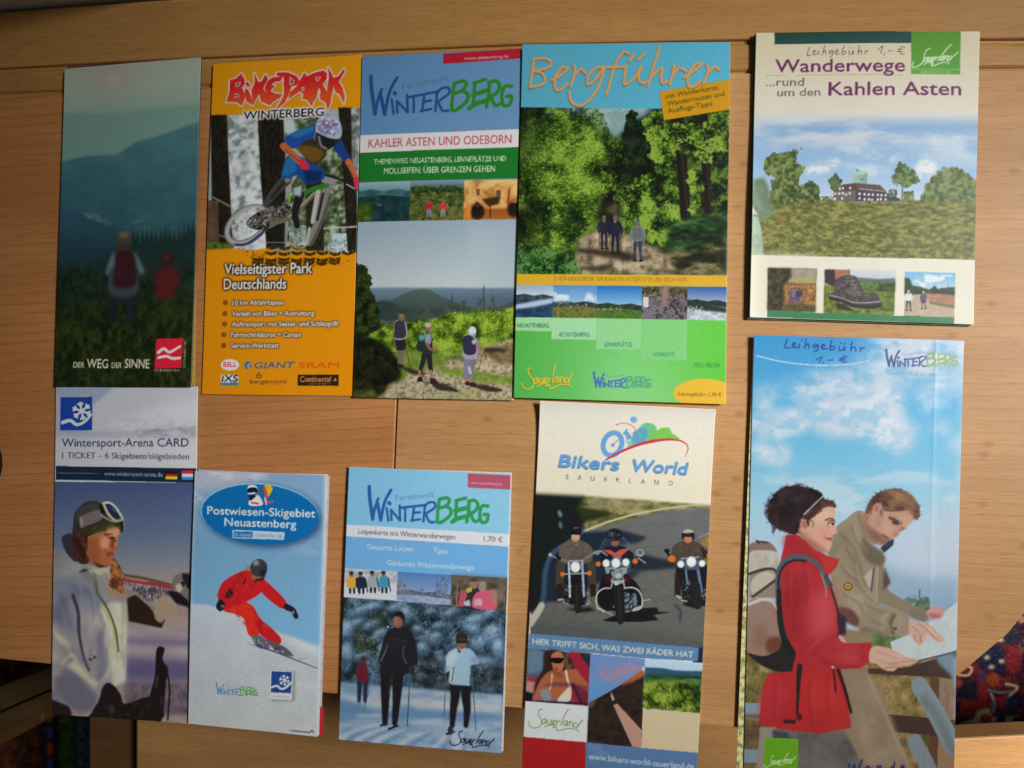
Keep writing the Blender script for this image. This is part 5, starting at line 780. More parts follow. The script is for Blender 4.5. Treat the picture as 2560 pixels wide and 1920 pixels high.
    for x0, x1, x2 in ((1010, 995, 985), (1100, 1110, 1100)): c.line([(x0, 1050), (x0, 1160), (x1, 1260), (x2, 1400)], 92, (27, 27, 32), 40, blur=3)
    c.poly([(940, 810), (990, 760), (1050, 740), (1140, 760), (1190, 820), (1205, 880), (1150, 900), (1150, 1050), (1060, 1060), (960, 1040), (965, 940), (920, 960)], (146, 172, 190), smooth=True, blur=3); c.poly([(945, 800), (1010, 760), (1040, 800), (990, 900), (930, 880)], (184, 198, 204), a=.7, blur=12); c.poly([(975, 920), (1005, 925), (985, 1040), (962, 1030)], (180, 190, 180), blur=2); c.line([(1000, 910), (980, 1030)], 8, (36, 44, 44)); c.line([(1150, 900), (1140, 1050)], 18, (50, 66, 84), blur=3); c.ell(1175, 850, 36, 34, (124, 146, 172), blur=8); c.poly([(1020, 730), (1060, 780), (1040, 790)], (30, 34, 40))
    c.ell(1064, 706, 40, 52, (130, 86, 66), blur=2); c.poly([(1016, 690), (1020, 640), (1064, 616), (1110, 640), (1112, 690), (1060, 694)], (46, 40, 36), smooth=True); c.dabs([(1020, 630), (1108, 640), (1108, 684), (1020, 684)], 26, 8, [(96, 84, 68), (30, 26, 24)], a=.7); c.line([(1026, 700), (1108, 698)], 14, (34, 26, 28), blur=2); c.line([(930, 850), (928, 1100), (918, 1310)], 8, (50, 84, 110)); c.line([(1150, 900), (1168, 1180), (1184, 1440)], 8, (50, 84, 110)); c.line([(940, 1470), (1000, 1450)], 20, (40, 42, 54)); c.ell(970, 1440, 22, 40, (40, 42, 54), blur=2)
    c.ell(1020, 1510, 50, 50, (186, 186, 200), a=.6, blur=12); c.strokes(SL, SL_REF, [(968, 1525), (1338, 1512), (1300, 1588)], 9, (34, 36, 44))
    # three small pictures
    q = [(72, 76), (524, 102), (516, 350), (64, 318)]
    c.poly(q, (196, 200, 204)); c.tex([(76, 80), (520, 104), (518, 200), (70, 190)], [(140, 146, 152), (190, 194, 200)], 24, blur=8)
    for x, y, col in ((140, 282, (206, 156, 66)), (218, 284, (34, 40, 60)), (316, 276, (150, 158, 164)), (412, 278, (60, 140, 164))):
        for d in (-16, 18): c.line([(x + d, y - 60), (x + d, y)], 26, (36, 40, 62), 20)
        c.poly([(x - 34, y - 130), (x + 30, y - 130), (x + 46, y - 50), (x - 42, y - 46)], col, smooth=True); c.line([(x + 34, y - 120), (x + 54, y - 10)], 12, (60, 70, 80) if x > 300 else (40, 40, 50)); c.ell(x - 6, y - 158, 18, 24, (120, 88, 74)); c.ell(x - 6, y - 168, 19, 14, (40, 38, 44))
    q = [(524, 102), (980, 130), (972, 388), (516, 352)]
    P = panorama(c, q, ((76, 118, 172), (130, 150, 184)), [(66, 76, 92), (110, 120, 140)], [(120, 136, 168), (158, 168, 190)], .66, 20); c.dabs([P(.0, .3), P(.14, .35), P(.2, .68), P(0, .68)], 60, 12, [(70, 72, 66), (96, 96, 84), (130, 140, 156)], a=.7); c.dabs([P(.72, .06), P(.92, .06), P(.94, .78), P(.7, .78)], 120, 14, [(54, 76, 106), (80, 100, 130), (120, 138, 164)], a=.6); c.dabs([P(.45, .45), P(.55, .5), P(.5, .72), P(.42, .7)], 24, 8, [(90, 104, 120)], a=.7)
    q = [(980, 130), (1452, 160), (1442, 436), (972, 388)]
    c.tex(q, [(60, 54, 46), (92, 84, 70), (116, 106, 88)], 60); c.poly([(980, 130), (1452, 160), (1448, 220), (1200, 190), (980, 170)], (90, 84, 74), blur=14); c.line([(1030, 200), (1020, 400)], 7, (140, 120, 120)); c.line([(1000, 220), (996, 380)], 5, (40, 36, 36)); c.poly([(1080, 260), (1180, 240), (1250, 300), (1250, 420), (1040, 400)], (44, 44, 48), smooth=True); c.poly([(1060, 270), (1100, 250), (1110, 300), (1080, 400), (1030, 395)], (176, 76, 92)); c.poly([(1100, 250), (1150, 230), (1150, 270), (1110, 285)], (160, 170, 60)); c.poly([(1180, 290), (1280, 260), (1350, 270), (1360, 340), (1340, 420), (1160, 405)], (196, 84, 108), smooth=True); c.ell(1340, 310, 26, 60, (150, 120, 104), blur=5); c.ell(1166, 205, 34, 46, (146, 108, 92), blur=2); c.ell(1166, 172, 34, 18, (70, 62, 54), blur=3); c.ell(1238, 235, 32, 42, (160, 120, 104), blur=2); c.ell(1238, 204, 32, 20, (130, 132, 132), blur=3); c.poly([(1080, 360), (1130, 340), (1140, 396), (1090, 390)], (180, 180, 184), blur=3); c.poly([(1170, 340), (1230, 330), (1240, 390), (1170, 390)], (186, 160, 166), blur=4)

def art_bikers_world(c):
    c.F(1290, 990, .5604)
    c.sheet((222, 214, 192)); c.grad([(80, 0), (910, 0), (910, 470), (80, 470)], [((400, 30), (226, 222, 208)), ((400, 440), (220, 212, 186))])
    c.F(1330, 1030, 470 / 2212.)
    BL = (104, 158, 206)
    c.ell(1395, 230, 86, 92, (104, 184, 124), blur=2); c.poly([(1150, 430), (1190, 300), (1240, 240), (1330, 140), (1440, 160), (1480, 240), (1400, 360)], (108, 188, 130), smooth=True, a=.8); c.poly([(1370, 345), (1430, 270), (1490, 225), (1540, 195), (1620, 195), (1660, 260), (1740, 325), (1560, 335)], (124, 190, 78), smooth=True)
    t = np.linspace(0, 2 * math.pi, 40); r = math.radians(-70)
    e = lambda cx, cy, a, b: np.c_[cx + a * np.cos(t) * math.cos(r) - b * np.sin(t) * math.sin(r), cy + a * np.cos(t) * math.sin(r) + b * np.sin(t) * math.cos(r)]
    c.ell(1280, 300, 118, 80, (92, 152, 200), rot=-60, a=.85); c.ell(1290, 280, 40, 30, (92, 172, 156), rot=-60)
    c.line(e(962, 390, 138, 106), 60, BL, smooth=False); c.ell(966, 402, 22, 24, BL); c.line([(966, 400), (1030, 340)], 12, BL)
    c.poly([(1130, 200), (1150, 250), (1190, 300), (1180, 330), (1130, 335), (1110, 280), (1080, 270)], BL); c.line([(1130, 370), (1170, 372)], 8, BL); c.line([(1130, 330), (1140, 370)], 14, BL); c.ell(1210, 98, 40, 38, (116, 170, 222), blur=3)
    c.line([(1000, 165), (1060, 142), (1130, 145), (1200, 175), (1228, 220), (1220, 245), (1190, 268)], 8, (204, 84, 92), 9)
    c.line([(880, 580), (1000, 510), (1150, 440), (1300, 385), (1450, 350)], 20, (190, 60, 80), 40); c.line([(1450, 350), (1600, 334), (1740, 345), (1820, 390), (1838, 450), (1805, 540)], 36, (190, 60, 80), 6)
    c.line([(640, 745), (740, 688), (880, 585)], 6, (206, 196, 150), 12)
    for s_, A, B in (('Bikers', (322, 655), (1028, 698)), ('World', (1172, 706), (1812, 748))):
        c.text(s_, (A[0] - 4, A[1] + 9), (B[0] - 2, B[1] + 9), 138, (54, 80, 118), bold=.034, shear=.17); c.text(s_, A, B, 138, (96, 152, 204), bold=.034, shear=.17)
    for i, ch in enumerate('SAUERLAND'):
        x, y, w = [(422, 806, 34), (572, 814, 50), (726, 826, 46), (880, 834, 34), (1022, 842, 42), (1170, 852, 32), (1316, 860, 48), (1474, 870, 50), (1638, 880, 48)][i]
        c.text(ch, (x - w / 2, y), (x + w / 2, y + 3), 56, (92, 88, 92), bold=.004)
    # riders on the road
    c.F(1330, 1280, 470 / 2212.)
    Q = [(44, -160), (2130, -30), (2030, 1600), (0, 1520)]
    c.grad([(30, -180), (2140, -40), (2040, 1660), (-20, 1540)], [((1200, -100), (102, 104, 104)), ((1000, 500), (96, 98, 95)), ((1000, 1300), (90, 92, 84)), ((1000, 1480), (72, 78, 76))])
    c.tex([(30, -180), (2140, -40), (2040, 1660), (-20, 1540)], [(84, 86, 86), (112, 112, 108)], 30, a=.3, stretch=2.5)
    c.tex([(600, -170), (2140, -60), (2140, -40), (1560, 0), (1200, 90), (700, 230), (540, 120)], [(72, 76, 34), (108, 108, 50), (146, 136, 86), (160, 150, 104)], 60, stretch=2, blur=8); c.tex([(640, -150), (1500, -100), (1300, -20), (700, -20)], [(120, 112, 84), (160, 148, 112)], 50, blur=20, a=.8)
    c.poly([(0, -200), (640, -170), (560, -20), (900, 20), (960, 60), (640, 130), (620, 200), (560, 300), (220, 520), (180, 700), (170, 1100), (40, 1200), (-30, 1200)], (22, 28, 28), blur=16); c.poly([(520, -60), (960, 40), (900, 70), (600, 110)], (40, 50, 24), blur=18)
    c.poly([(200, 520), (600, 260), (1080, 240), (1360, 320), (1260, 380), (960, 420), (900, 640), (1120, 700), (340, 1080), (160, 1080)], (28, 38, 52), blur=14); c.poly([(1140, 270), (1350, 320), (1200, 370)], (36, 46, 52), blur=10)
    c.poly([(1180, 560), (1330, 520), (1480, 560), (1720, 610), (1700, 680), (1480, 700), (1200, 720)], (32, 40, 46), blur=12); c.poly([(1000, 640), (1300, 720), (1200, 800), (1000, 800)], (40, 52, 58), blur=18)
    c.line([(640, 240), (900, 140), (1200, 50), (1560, -20), (1860, -60), (2130, -70)], 26, (186, 178, 150), 14, blur=2); c.line([(330, 440), (230, 540), (160, 720), (140, 1000), (120, 1110)], 46, (58, 92, 122), 60, a=.75, blur=10); c.line([(330, 430), (640, 245)], 14, (90, 110, 130), blur=5); c.line([(120, 1120), (60, 1220), (-20, 1330)], 80, (176, 172, 156), 90, blur=5); c.line([(1950, 330), (2110, 250)], 16, (150, 146, 130), a=.7, blur=3); c.tex([(1960, 380), (2100, 280), (2090, 440), (2010, 420)], [(120, 92, 40), (160, 126, 60)], 24, blur=8); c.tex([(2010, 540), (2080, 560), (2070, 680), (2020, 640)], [(120, 112, 40), (90, 90, 40)], 24, blur=6)
    c.line([(330, 20), (345, 60)], 40, (110, 140, 146), blur=8); c.line([(340, 150), (350, 200)], 34, (90, 122, 128), blur=8); c.line([(1690, 1120), (1750, 1180), (1745, 1280)], 30, (58, 58, 74), blur=8); c.line([(1440, 230), (1520, 200)], 10, (84, 84, 84), a=.5, blur=4)
    c.poly([(836, 1296), (980, 1240), (1300, 1150), (1480, 1140), (1500, 1190), (1640, 1200), (1440, 1230), (1500, 1290), (1300, 1310), (960, 1310)], (20, 22, 26), blur=4); c.poly([(400, 1160), (700, 1140), (760, 1180), (600, 1200)], (24, 26, 26), blur=8); c.poly([(1760, 1110), (1900, 1080), (1990, 1150), (1900, 1150)], (24, 24, 24), blur=6)
    K, CH, OR, HL = (20, 19, 21), (150, 156, 158), (206, 104, 36), (206, 214, 214)
    def lamp(x, y, r): c.ell(x, y, r, r * 1.1, HL); c.ell(x, y, r * .7, r * .75, (222, 228, 226), blur=4); c.line(np.c_[x + r * np.cos(t), y + 1.1 * r * np.sin(t)], 7, (140, 146, 146), smooth=False)
    def jacket(x, y, w, col, hi):
        c.poly([(x - w, y + 60), (x - w * .7, y - 10), (x - 30, y - 50), (x + 40, y - 50), (x + w * .75, y), (x + w, y + 70), (x + w * .95, y + 180), (x + w * .5, y + 230), (x - w * .5, y + 230), (x - w * .98, y + 190)], col, smooth=True, blur=3); c.dabs([(x - w * .7, y), (x + w * .7, y), (x + w * .5, y + 200), (x - w * .5, y + 200)], 40, 26, [hi, (48, 44, 38)], a=.45, asp=.3, ang=70); c.line([(x, y), (x, y + 180)], 6, (52, 46, 40), a=.7, blur=2)
    # left rider
    for x0, x1 in ((350, 340), (710, 730)): c.line([(x0, 640), (x1 - 4, 800), (x1, 900)], 110, (64, 58, 46), 90, blur=5); c.line([(x1, 900), (x1 + 8, 1030)], 76, (36, 30, 28), 60, blur=4)
    jacket(530, 400, 200, (92, 84, 72), (112, 104, 90)); c.ell(526, 310, 52, 62, (196, 152, 128), blur=2); c.poly([(468, 280), (474, 210), (530, 178), (584, 215), (594, 280), (560, 262), (500, 266)], (22, 24, 28), smooth=True); c.line([(480, 276), (580, 276)], 26, (18, 18, 20)); c.line([(500, 210), (560, 205)], 10, (120, 126, 132), blur=4); c.poly([(470, 350), (520, 420), (560, 380), (540, 420), (500, 400)], (150, 146, 140), blur=3); c.line([(500, 350), (550, 352)], 8, (150, 90, 80), blur=2)
    c.line([(210, 530), (300, 560), (420, 600)], 22, (120, 126, 130), 14, blur=2); c.ell(222, 524, 18, 20, (170, 178, 182)); c.line([(300, 540), (340, 570)], 34, K); c.line([(640, 570), (720, 520), (760, 490)], 18, (120, 126, 130), blur=2)
    c.poly([(420, 780), (640, 780), (650, 1060), (600, 1120), (440, 1100), (380, 1060), (400, 900)], (24, 23, 25), smooth=True, blur=4); c.dabs([(400, 880), (480, 880), (480, 1100), (380, 1080)], 26, 13, [CH, (60, 60, 62)], a=.8); c.dabs([(600, 860), (700, 900), (690, 1100), (600, 1090)], 30, 13, [CH, (54, 80, 110), (40, 40, 44)], a=.8)
    c.line([(445, 620), (452, 800), (458, 1020)], 24, (176, 182, 184)); c.line([(604, 610), (614, 800), (626, 1010)], 26, (150, 164, 178)); c.line([(400, 752), (700, 740)], 12, (170, 168, 170)); c.line([(440, 600), (620, 590)], 14, CH); lamp(524, 668, 58); c.ell(370, 755, 28, 28, OR); c.ell(690, 740, 28, 28, OR)
    c.poly([(505, 880), (520, 850), (570, 850), (590, 900), (596, 1140), (570, 1206), (530, 1206), (510, 1140)], (30, 29, 28), smooth=True); c.line([(535, 880), (540, 1180)], 14, (52, 50, 48), a=.7, blur=4); c.line([(320, 1056), (370, 1050)], 22, (170, 170, 164), blur=2); c.line([(380, 1080), (440, 1110)], 12, (150, 146, 130)); c.line([(650, 1110), (720, 1080)], 14, CH); c.ell(740, 1070, 40, 60, (96, 92, 70), blur=5)
    # middle rider
    c.ell(1000, 440, 180, 150, (60, 80, 100), a=.35, blur=10); c.poly([(860, 460), (930, 420), (1080, 420), (1140, 460), (1210, 520), (1180, 700), (860, 700), (820, 560)], (24, 28, 40), smooth=True, blur=4); c.ell(992, 370, 48, 56, (140, 86, 74), blur=2); c.poly([(890, 310), (900, 250), (960, 216), (1040, 224), (1082, 280), (1050, 330), (950, 330)], (26, 28, 34), smooth=True); c.dabs([(910, 250), (1060, 250), (1050, 310), (910, 310)], 16, 14, [(120, 130, 138), (60, 66, 74)], a=.7); c.line([(950, 350), (1036, 346)], 22, (34, 22, 24), blur=2); c.line([(880, 340), (840, 400), (820, 450)], 8, (90, 110, 130), a=.7, blur=3); c.line([(1080, 320), (1140, 380), (1160, 440)], 9, (110, 130, 146), a=.7, blur=3)
    c.poly([(840, 460), (940, 470), (990, 500), (1060, 460), (1160, 450), (1110, 500), (1060, 540), (960, 530), (900, 500)], (196, 76, 62)); c.poly([(960, 520), (1060, 520), (1070, 580), (980, 590)], (150, 92, 90), blur=5); c.tex([(880, 590), (1180, 580), (1170, 720), (900, 720)], [(34, 44, 60), (90, 112, 124)], 30, blur=8)
    c.line([(740, 500), (820, 480), (900, 530)], 20, (150, 160, 168), 14, blur=2); c.ell(780, 500, 34, 26, (120, 132, 144), blur=4); c.ell(1284, 500, 46, 44, (150, 160, 164), rot=20); c.ell(1284, 496, 32, 28, (88, 98, 104), rot=20); c.line([(1260, 560), (1350, 620)], 12, CH)
    c.poly([(860, 760), (960, 720), (1100, 740), (1230, 840), (1300, 960), (1310, 1100), (1200, 1160), (900, 1180), (800, 1100), (790, 960)], (20, 18, 20), smooth=True, blur=4); c.poly([(880, 770), (960, 750), (950, 860), (860, 850)], (60, 22, 30), blur=8); c.poly([(1090, 760), (1170, 770), (1160, 860), (1100, 850)], (60, 20, 36), blur=8)
    c.line([(880, 690), (960, 680), (1010, 700), (1080, 684), (1130, 680)], 18, CH); c.ell(905, 720, 24, 30, (130, 150, 146)); c.ell(1105, 715, 28, 34, (130, 150, 146)); c.poly([(950, 720), (1090, 720), (1070, 800), (980, 800)], (120, 134, 130), smooth=True); c.ell(1030, 770, 34, 28, (170, 178, 172), blur=3); c.line([(960, 800), (950, 900)], 16, CH); c.line([(1085, 800), (1105, 920)], 16, CH); c.poly([(940, 820), (1110, 815), (1090, 860), (960, 860)], (150, 158, 154), blur=2); c.ell(1010, 860, 30, 24, (180, 184, 180))
    for x, y, r_ in ((888, 624, 42), (1002, 620, 52), (1118, 612, 42)): lamp(x, y, r_)
    c.ell(794, 632, 30, 30, OR); c.ell(1226, 598, 30, 32, OR)
    c.line([(940, 915), (860, 920), (790, 970), (768, 1060), (790, 1160)], 16, (176, 178, 178)); c.line([(1110, 910), (1210, 912), (1280, 960), (1312, 1060), (1290, 1150), (1200, 1180)], 16, (176, 178, 178)); c.tex([(1090, 960), (1240, 980), (1260, 1140), (1100, 1160)], [(20, 22, 26), (50, 74, 92), (150, 156, 156)], 20, blur=5); c.dabs([(920, 1080), (1200, 1060), (1200, 1200), (930, 1220)], 36, 13, [CH, (50, 46, 44)], a=.8); c.line([(800, 1150), (870, 1190)], 22, (180, 180, 174), blur=2); c.line([(1210, 1160), (1290, 1130)], 20, (170, 176, 176), blur=2); c.line([(1330, 1060), (1400, 1050)], 12, (170, 160, 140)); c.line([(900, 1200), (960, 1230)], 14, CH)
    c.poly([(970, 920), (1010, 880), (1070, 890), (1100, 960), (1106, 1240), (1080, 1330), (1030, 1330), (1000, 1240)], (28, 26, 27), smooth=True); c.line([(1040, 920), (1050, 1300)], 20, (50, 46, 46), a=.7, blur=5)
    # right rider
    for x0, x1 in ((1740, 1720), (2020, 2040)): c.line([(x0, 680), (x1, 900), (x1, 1000)], 90, (32, 28, 26), 70, blur=5)
    jacket(1840, 400, 190, (72, 62, 52), (104, 90, 74)); c.poly([(1980, 420), (2060, 480), (2080, 560), (2010, 560)], (38, 32, 30), blur=4); c.ell(1838, 340, 46, 46, (182, 112, 86), blur=2); c.poly([(1766, 330), (1772, 250), (1830, 222), (1900, 240), (1912, 330), (1890, 350), (1870, 290), (1800, 290), (1790, 340)], (28, 24, 22), smooth=True); c.poly([(1775, 250), (1830, 218), (1900, 240), (1890, 262), (1790, 266)], (170, 166, 150), smooth=True, blur=2); c.line([(1796, 300), (1880, 300)], 26, (22, 18, 18)); c.ell(1595, 475, 34, 26, K); c.line([(1600, 500), (1640, 560)], 30, K); c.poly([(1620, 540), (1680, 540), (1690, 600), (1620, 600)], OR, smooth=True); c.ell(2072, 530, 22, 24, (190, 110, 50))
    c.poly([(1720, 680), (2060, 680), (2060, 1090), (2000, 1130), (1860, 1130), (1780, 1080), (1760, 900)], (24, 23, 25), smooth=True, blur=4); c.line([(1810, 690), (1830, 860)], 20, (90, 124, 156)); c.line([(1950, 690), (1990, 940)], 30, (84, 120, 158)); c.line([(1760, 570), (1960, 550)], 14, CH); c.poly([(1770, 590), (1980, 590), (1960, 700), (1800, 700)], (70, 80, 100), blur=4)
    for x, y, r_ in ((1754, 634, 38), (1876, 606, 56), (1998, 626, 36)): lamp(x, y, r_)
    c.poly([(1880, 860), (1920, 830), (1970, 860), (1990, 1000), (1980, 1150), (1910, 1150), (1890, 1040)], (30, 29, 29), smooth=True); c.dabs([(1780, 800), (1870, 820), (1870, 1060), (1790, 1040)], 26, 13, [CH, (56, 54, 54)], a=.8); c.dabs([(1980, 900), (2060, 900), (2050, 1060), (1990, 1050)], 20, 13, [(80, 130, 170), CH, (40, 40, 44)], a=.8); c.line([(1710, 1010), (1750, 1030)], 30, (160, 156, 150), blur=3); c.line([(1760, 1060), (1820, 1070)], 16, (170, 160, 140))
    # lower panels
    c.F(1300, 1580, 480 / 2212.)
    c.poly([(1990, 190), (2120, 200), (2112, 376), (1990, 366)], (28, 42, 62)); c.poly([(110, 36), (1080, 110), (2056, 200), (2046, 356), (1450, 318), (830, 258), (96, 210)], (86, 126, 164))
    c.text('HIER TRIFFT SICH, WAS ZWEI RÄDER HAT', (146, 158), (1992, 312), 66, (206, 204, 184), bold=.012)
    q = [(98, 208), (828, 266), (796, 856), (58, 806)]
    c.tex(q, [(60, 76, 96), (92, 110, 128)], 100); c.poly([(580, 240), (828, 266), (796, 860), (620, 840), (560, 500)], (150, 34, 50), blur=10); c.poly([(80, 530), (240, 560), (180, 720), (66, 690)], (188, 128, 124), blur=10); c.poly([(86, 530), (260, 540), (250, 590), (80, 580)], (150, 40, 54), blur=8); c.poly([(700, 260), (828, 266), (815, 420), (740, 330)], (40, 40, 52), blur=6); c.poly([(90, 220), (280, 240), (280, 460), (86, 500)], (92, 120, 138), blur=14)
    c.poly([(300, 236), (520, 256), (640, 420), (560, 560), (480, 600), (260, 700), (170, 760), (180, 600), (270, 440)], (48, 32, 26), smooth=True, blur=8); c.line([(540, 300), (560, 440), (600, 400)], 40, (126, 96, 62), a=.7, blur=8)
    SK = (164, 92, 60)
    c.poly([(250, 560), (350, 470), (480, 470), (640, 440), (720, 520), (800, 620), (790, 700), (600, 600), (560, 740), (400, 800), (220, 790), (150, 800), (180, 700)], SK, smooth=True, blur=5); c.poly([(370, 290), (440, 240), (500, 270), (520, 360), (500, 450), (430, 490), (390, 430)], (176, 104, 72), smooth=True, blur=3); c.line([(400, 470), (480, 520)], 60, (140, 74, 48), blur=8); c.poly([(350, 320), (510, 315), (490, 370), (430, 380), (370, 360)], (18, 14, 16), smooth=True); c.line([(400, 440), (450, 440)], 14, (140, 60, 56), blur=3)
    c.line([(540, 460), (560, 560), (590, 640)], 22, (210, 200, 180)); c.line([(380, 500), (370, 620), (350, 680)], 18, (190, 170, 140)); c.poly([(240, 690), (340, 680), (370, 800), (280, 800)], (130, 134, 140), smooth=True, blur=4); c.poly([(560, 660), (600, 620), (590, 800), (440, 804)], (206, 196, 168), smooth=True, blur=4); c.poly([(240, 630), (420, 590), (600, 600), (800, 640), (796, 850), (690, 830), (640, 660), (560, 640), (400, 640)], (72, 40, 56), a=.55, blur=8); c.line([(620, 620), (720, 820)], 30, (48, 34, 46), blur=5); c.poly([(62, 700), (150, 720), (150, 806), (58, 806)], (22, 20, 34), blur=4); c.poly([(150, 800), (796, 830), (796, 858), (58, 808)], (40, 26, 60), blur=4)
    q = [(828, 266), (1450, 322), (1410, 1336), (784, 1280)]
    c.grad(q, [((1000, 280), (108, 134, 180)), ((900, 700), (92, 142, 190))]); c.cloud([(900, 270), (1450, 320), (1440, 500), (1000, 640), (900, 500)], (146, 130, 160), 120, thr=-.4, soft=1.5, blur=30, stretch=2)
    c.poly([(812, 830), (1060, 690), (1440, 460), (1410, 1336), (784, 1280)], (44, 32, 28)); c.tex([(812, 840), (1060, 700), (1440, 480), (1410, 1336), (784, 1280)], [(32, 24, 22), (60, 44, 36)], 60, a=.6, blur=8); c.poly([(1160, 640), (1380, 480), (1446, 420), (1440, 520), (1300, 590)], (168, 92, 44), blur=10); c.ell(1436, 440, 20, 26, (226, 190, 190), blur=6); c.poly([(810, 830), (900, 790), (860, 860), (806, 890)], (110, 76, 44), blur=10)
    c.poly([(1060, 700), (1076, 720), (1108, 790), (1080, 806), (1062, 760)], (176, 140, 130)); c.poly([(1090, 850), (1136, 836), (1416, 1140), (1410, 1334), (1308, 1326)], (178, 136, 118))
    q = [(1450, 322), (2114, 376), (2086, 950), (1428, 896)]
    c.grad(q, [((1800, 330), (176, 204, 222)), ((1800, 470), (170, 196, 214))]); c.poly([(1452, 420), (1640, 430), (1800, 460), (2110, 470), (2100, 600), (1446, 560)], (44, 82, 104), blur=5); c.tex([(1446, 500), (2104, 520), (2098, 660), (1440, 640)], [(24, 48, 34), (46, 78, 46), (90, 120, 60)], 50, blur=8, stretch=3); c.leaves([(1440, 600), (1700, 600), (2098, 640), (2086, 946), (1428, 890)], 1400, 20, [(20, 34, 8), (44, 64, 12), (80, 104, 22), (116, 138, 38), (154, 168, 70)], cell=70, rag=10, asp=.25, ang=60, smooth=False); c.poly([(1460, 570), (1790, 570), (1800, 600), (1470, 605)], (110, 140, 60), a=.8, blur=8)
    c.poly([(1428, 896), (2086, 950), (2064, 1400), (1410, 1336)], (200, 182, 146))
    c.poly([(58, 808), (796, 868), (778, 1276), (38, 1212)], (206, 210, 208)); c.strokes(SL, SL_REF, SL_REF, 11, (124, 144, 72))
    c.poly([(38, 1212), (778, 1276), (760, 1900), (10, 1900)], (164, 30, 32)); c.poly([(778, 1276), (2066, 1400), (2040, 1900), (752, 1900)], (84, 116, 154)); c.cloud([(790, 1280), (1300, 1330), (1200, 1500), (780, 1480)], (104, 134, 168), 90, thr=0, a=.6, blur=20); c.text('www.bikers-world-sauerland.de', (806, 1468), (1998, 1588), 66, (188, 200, 212))

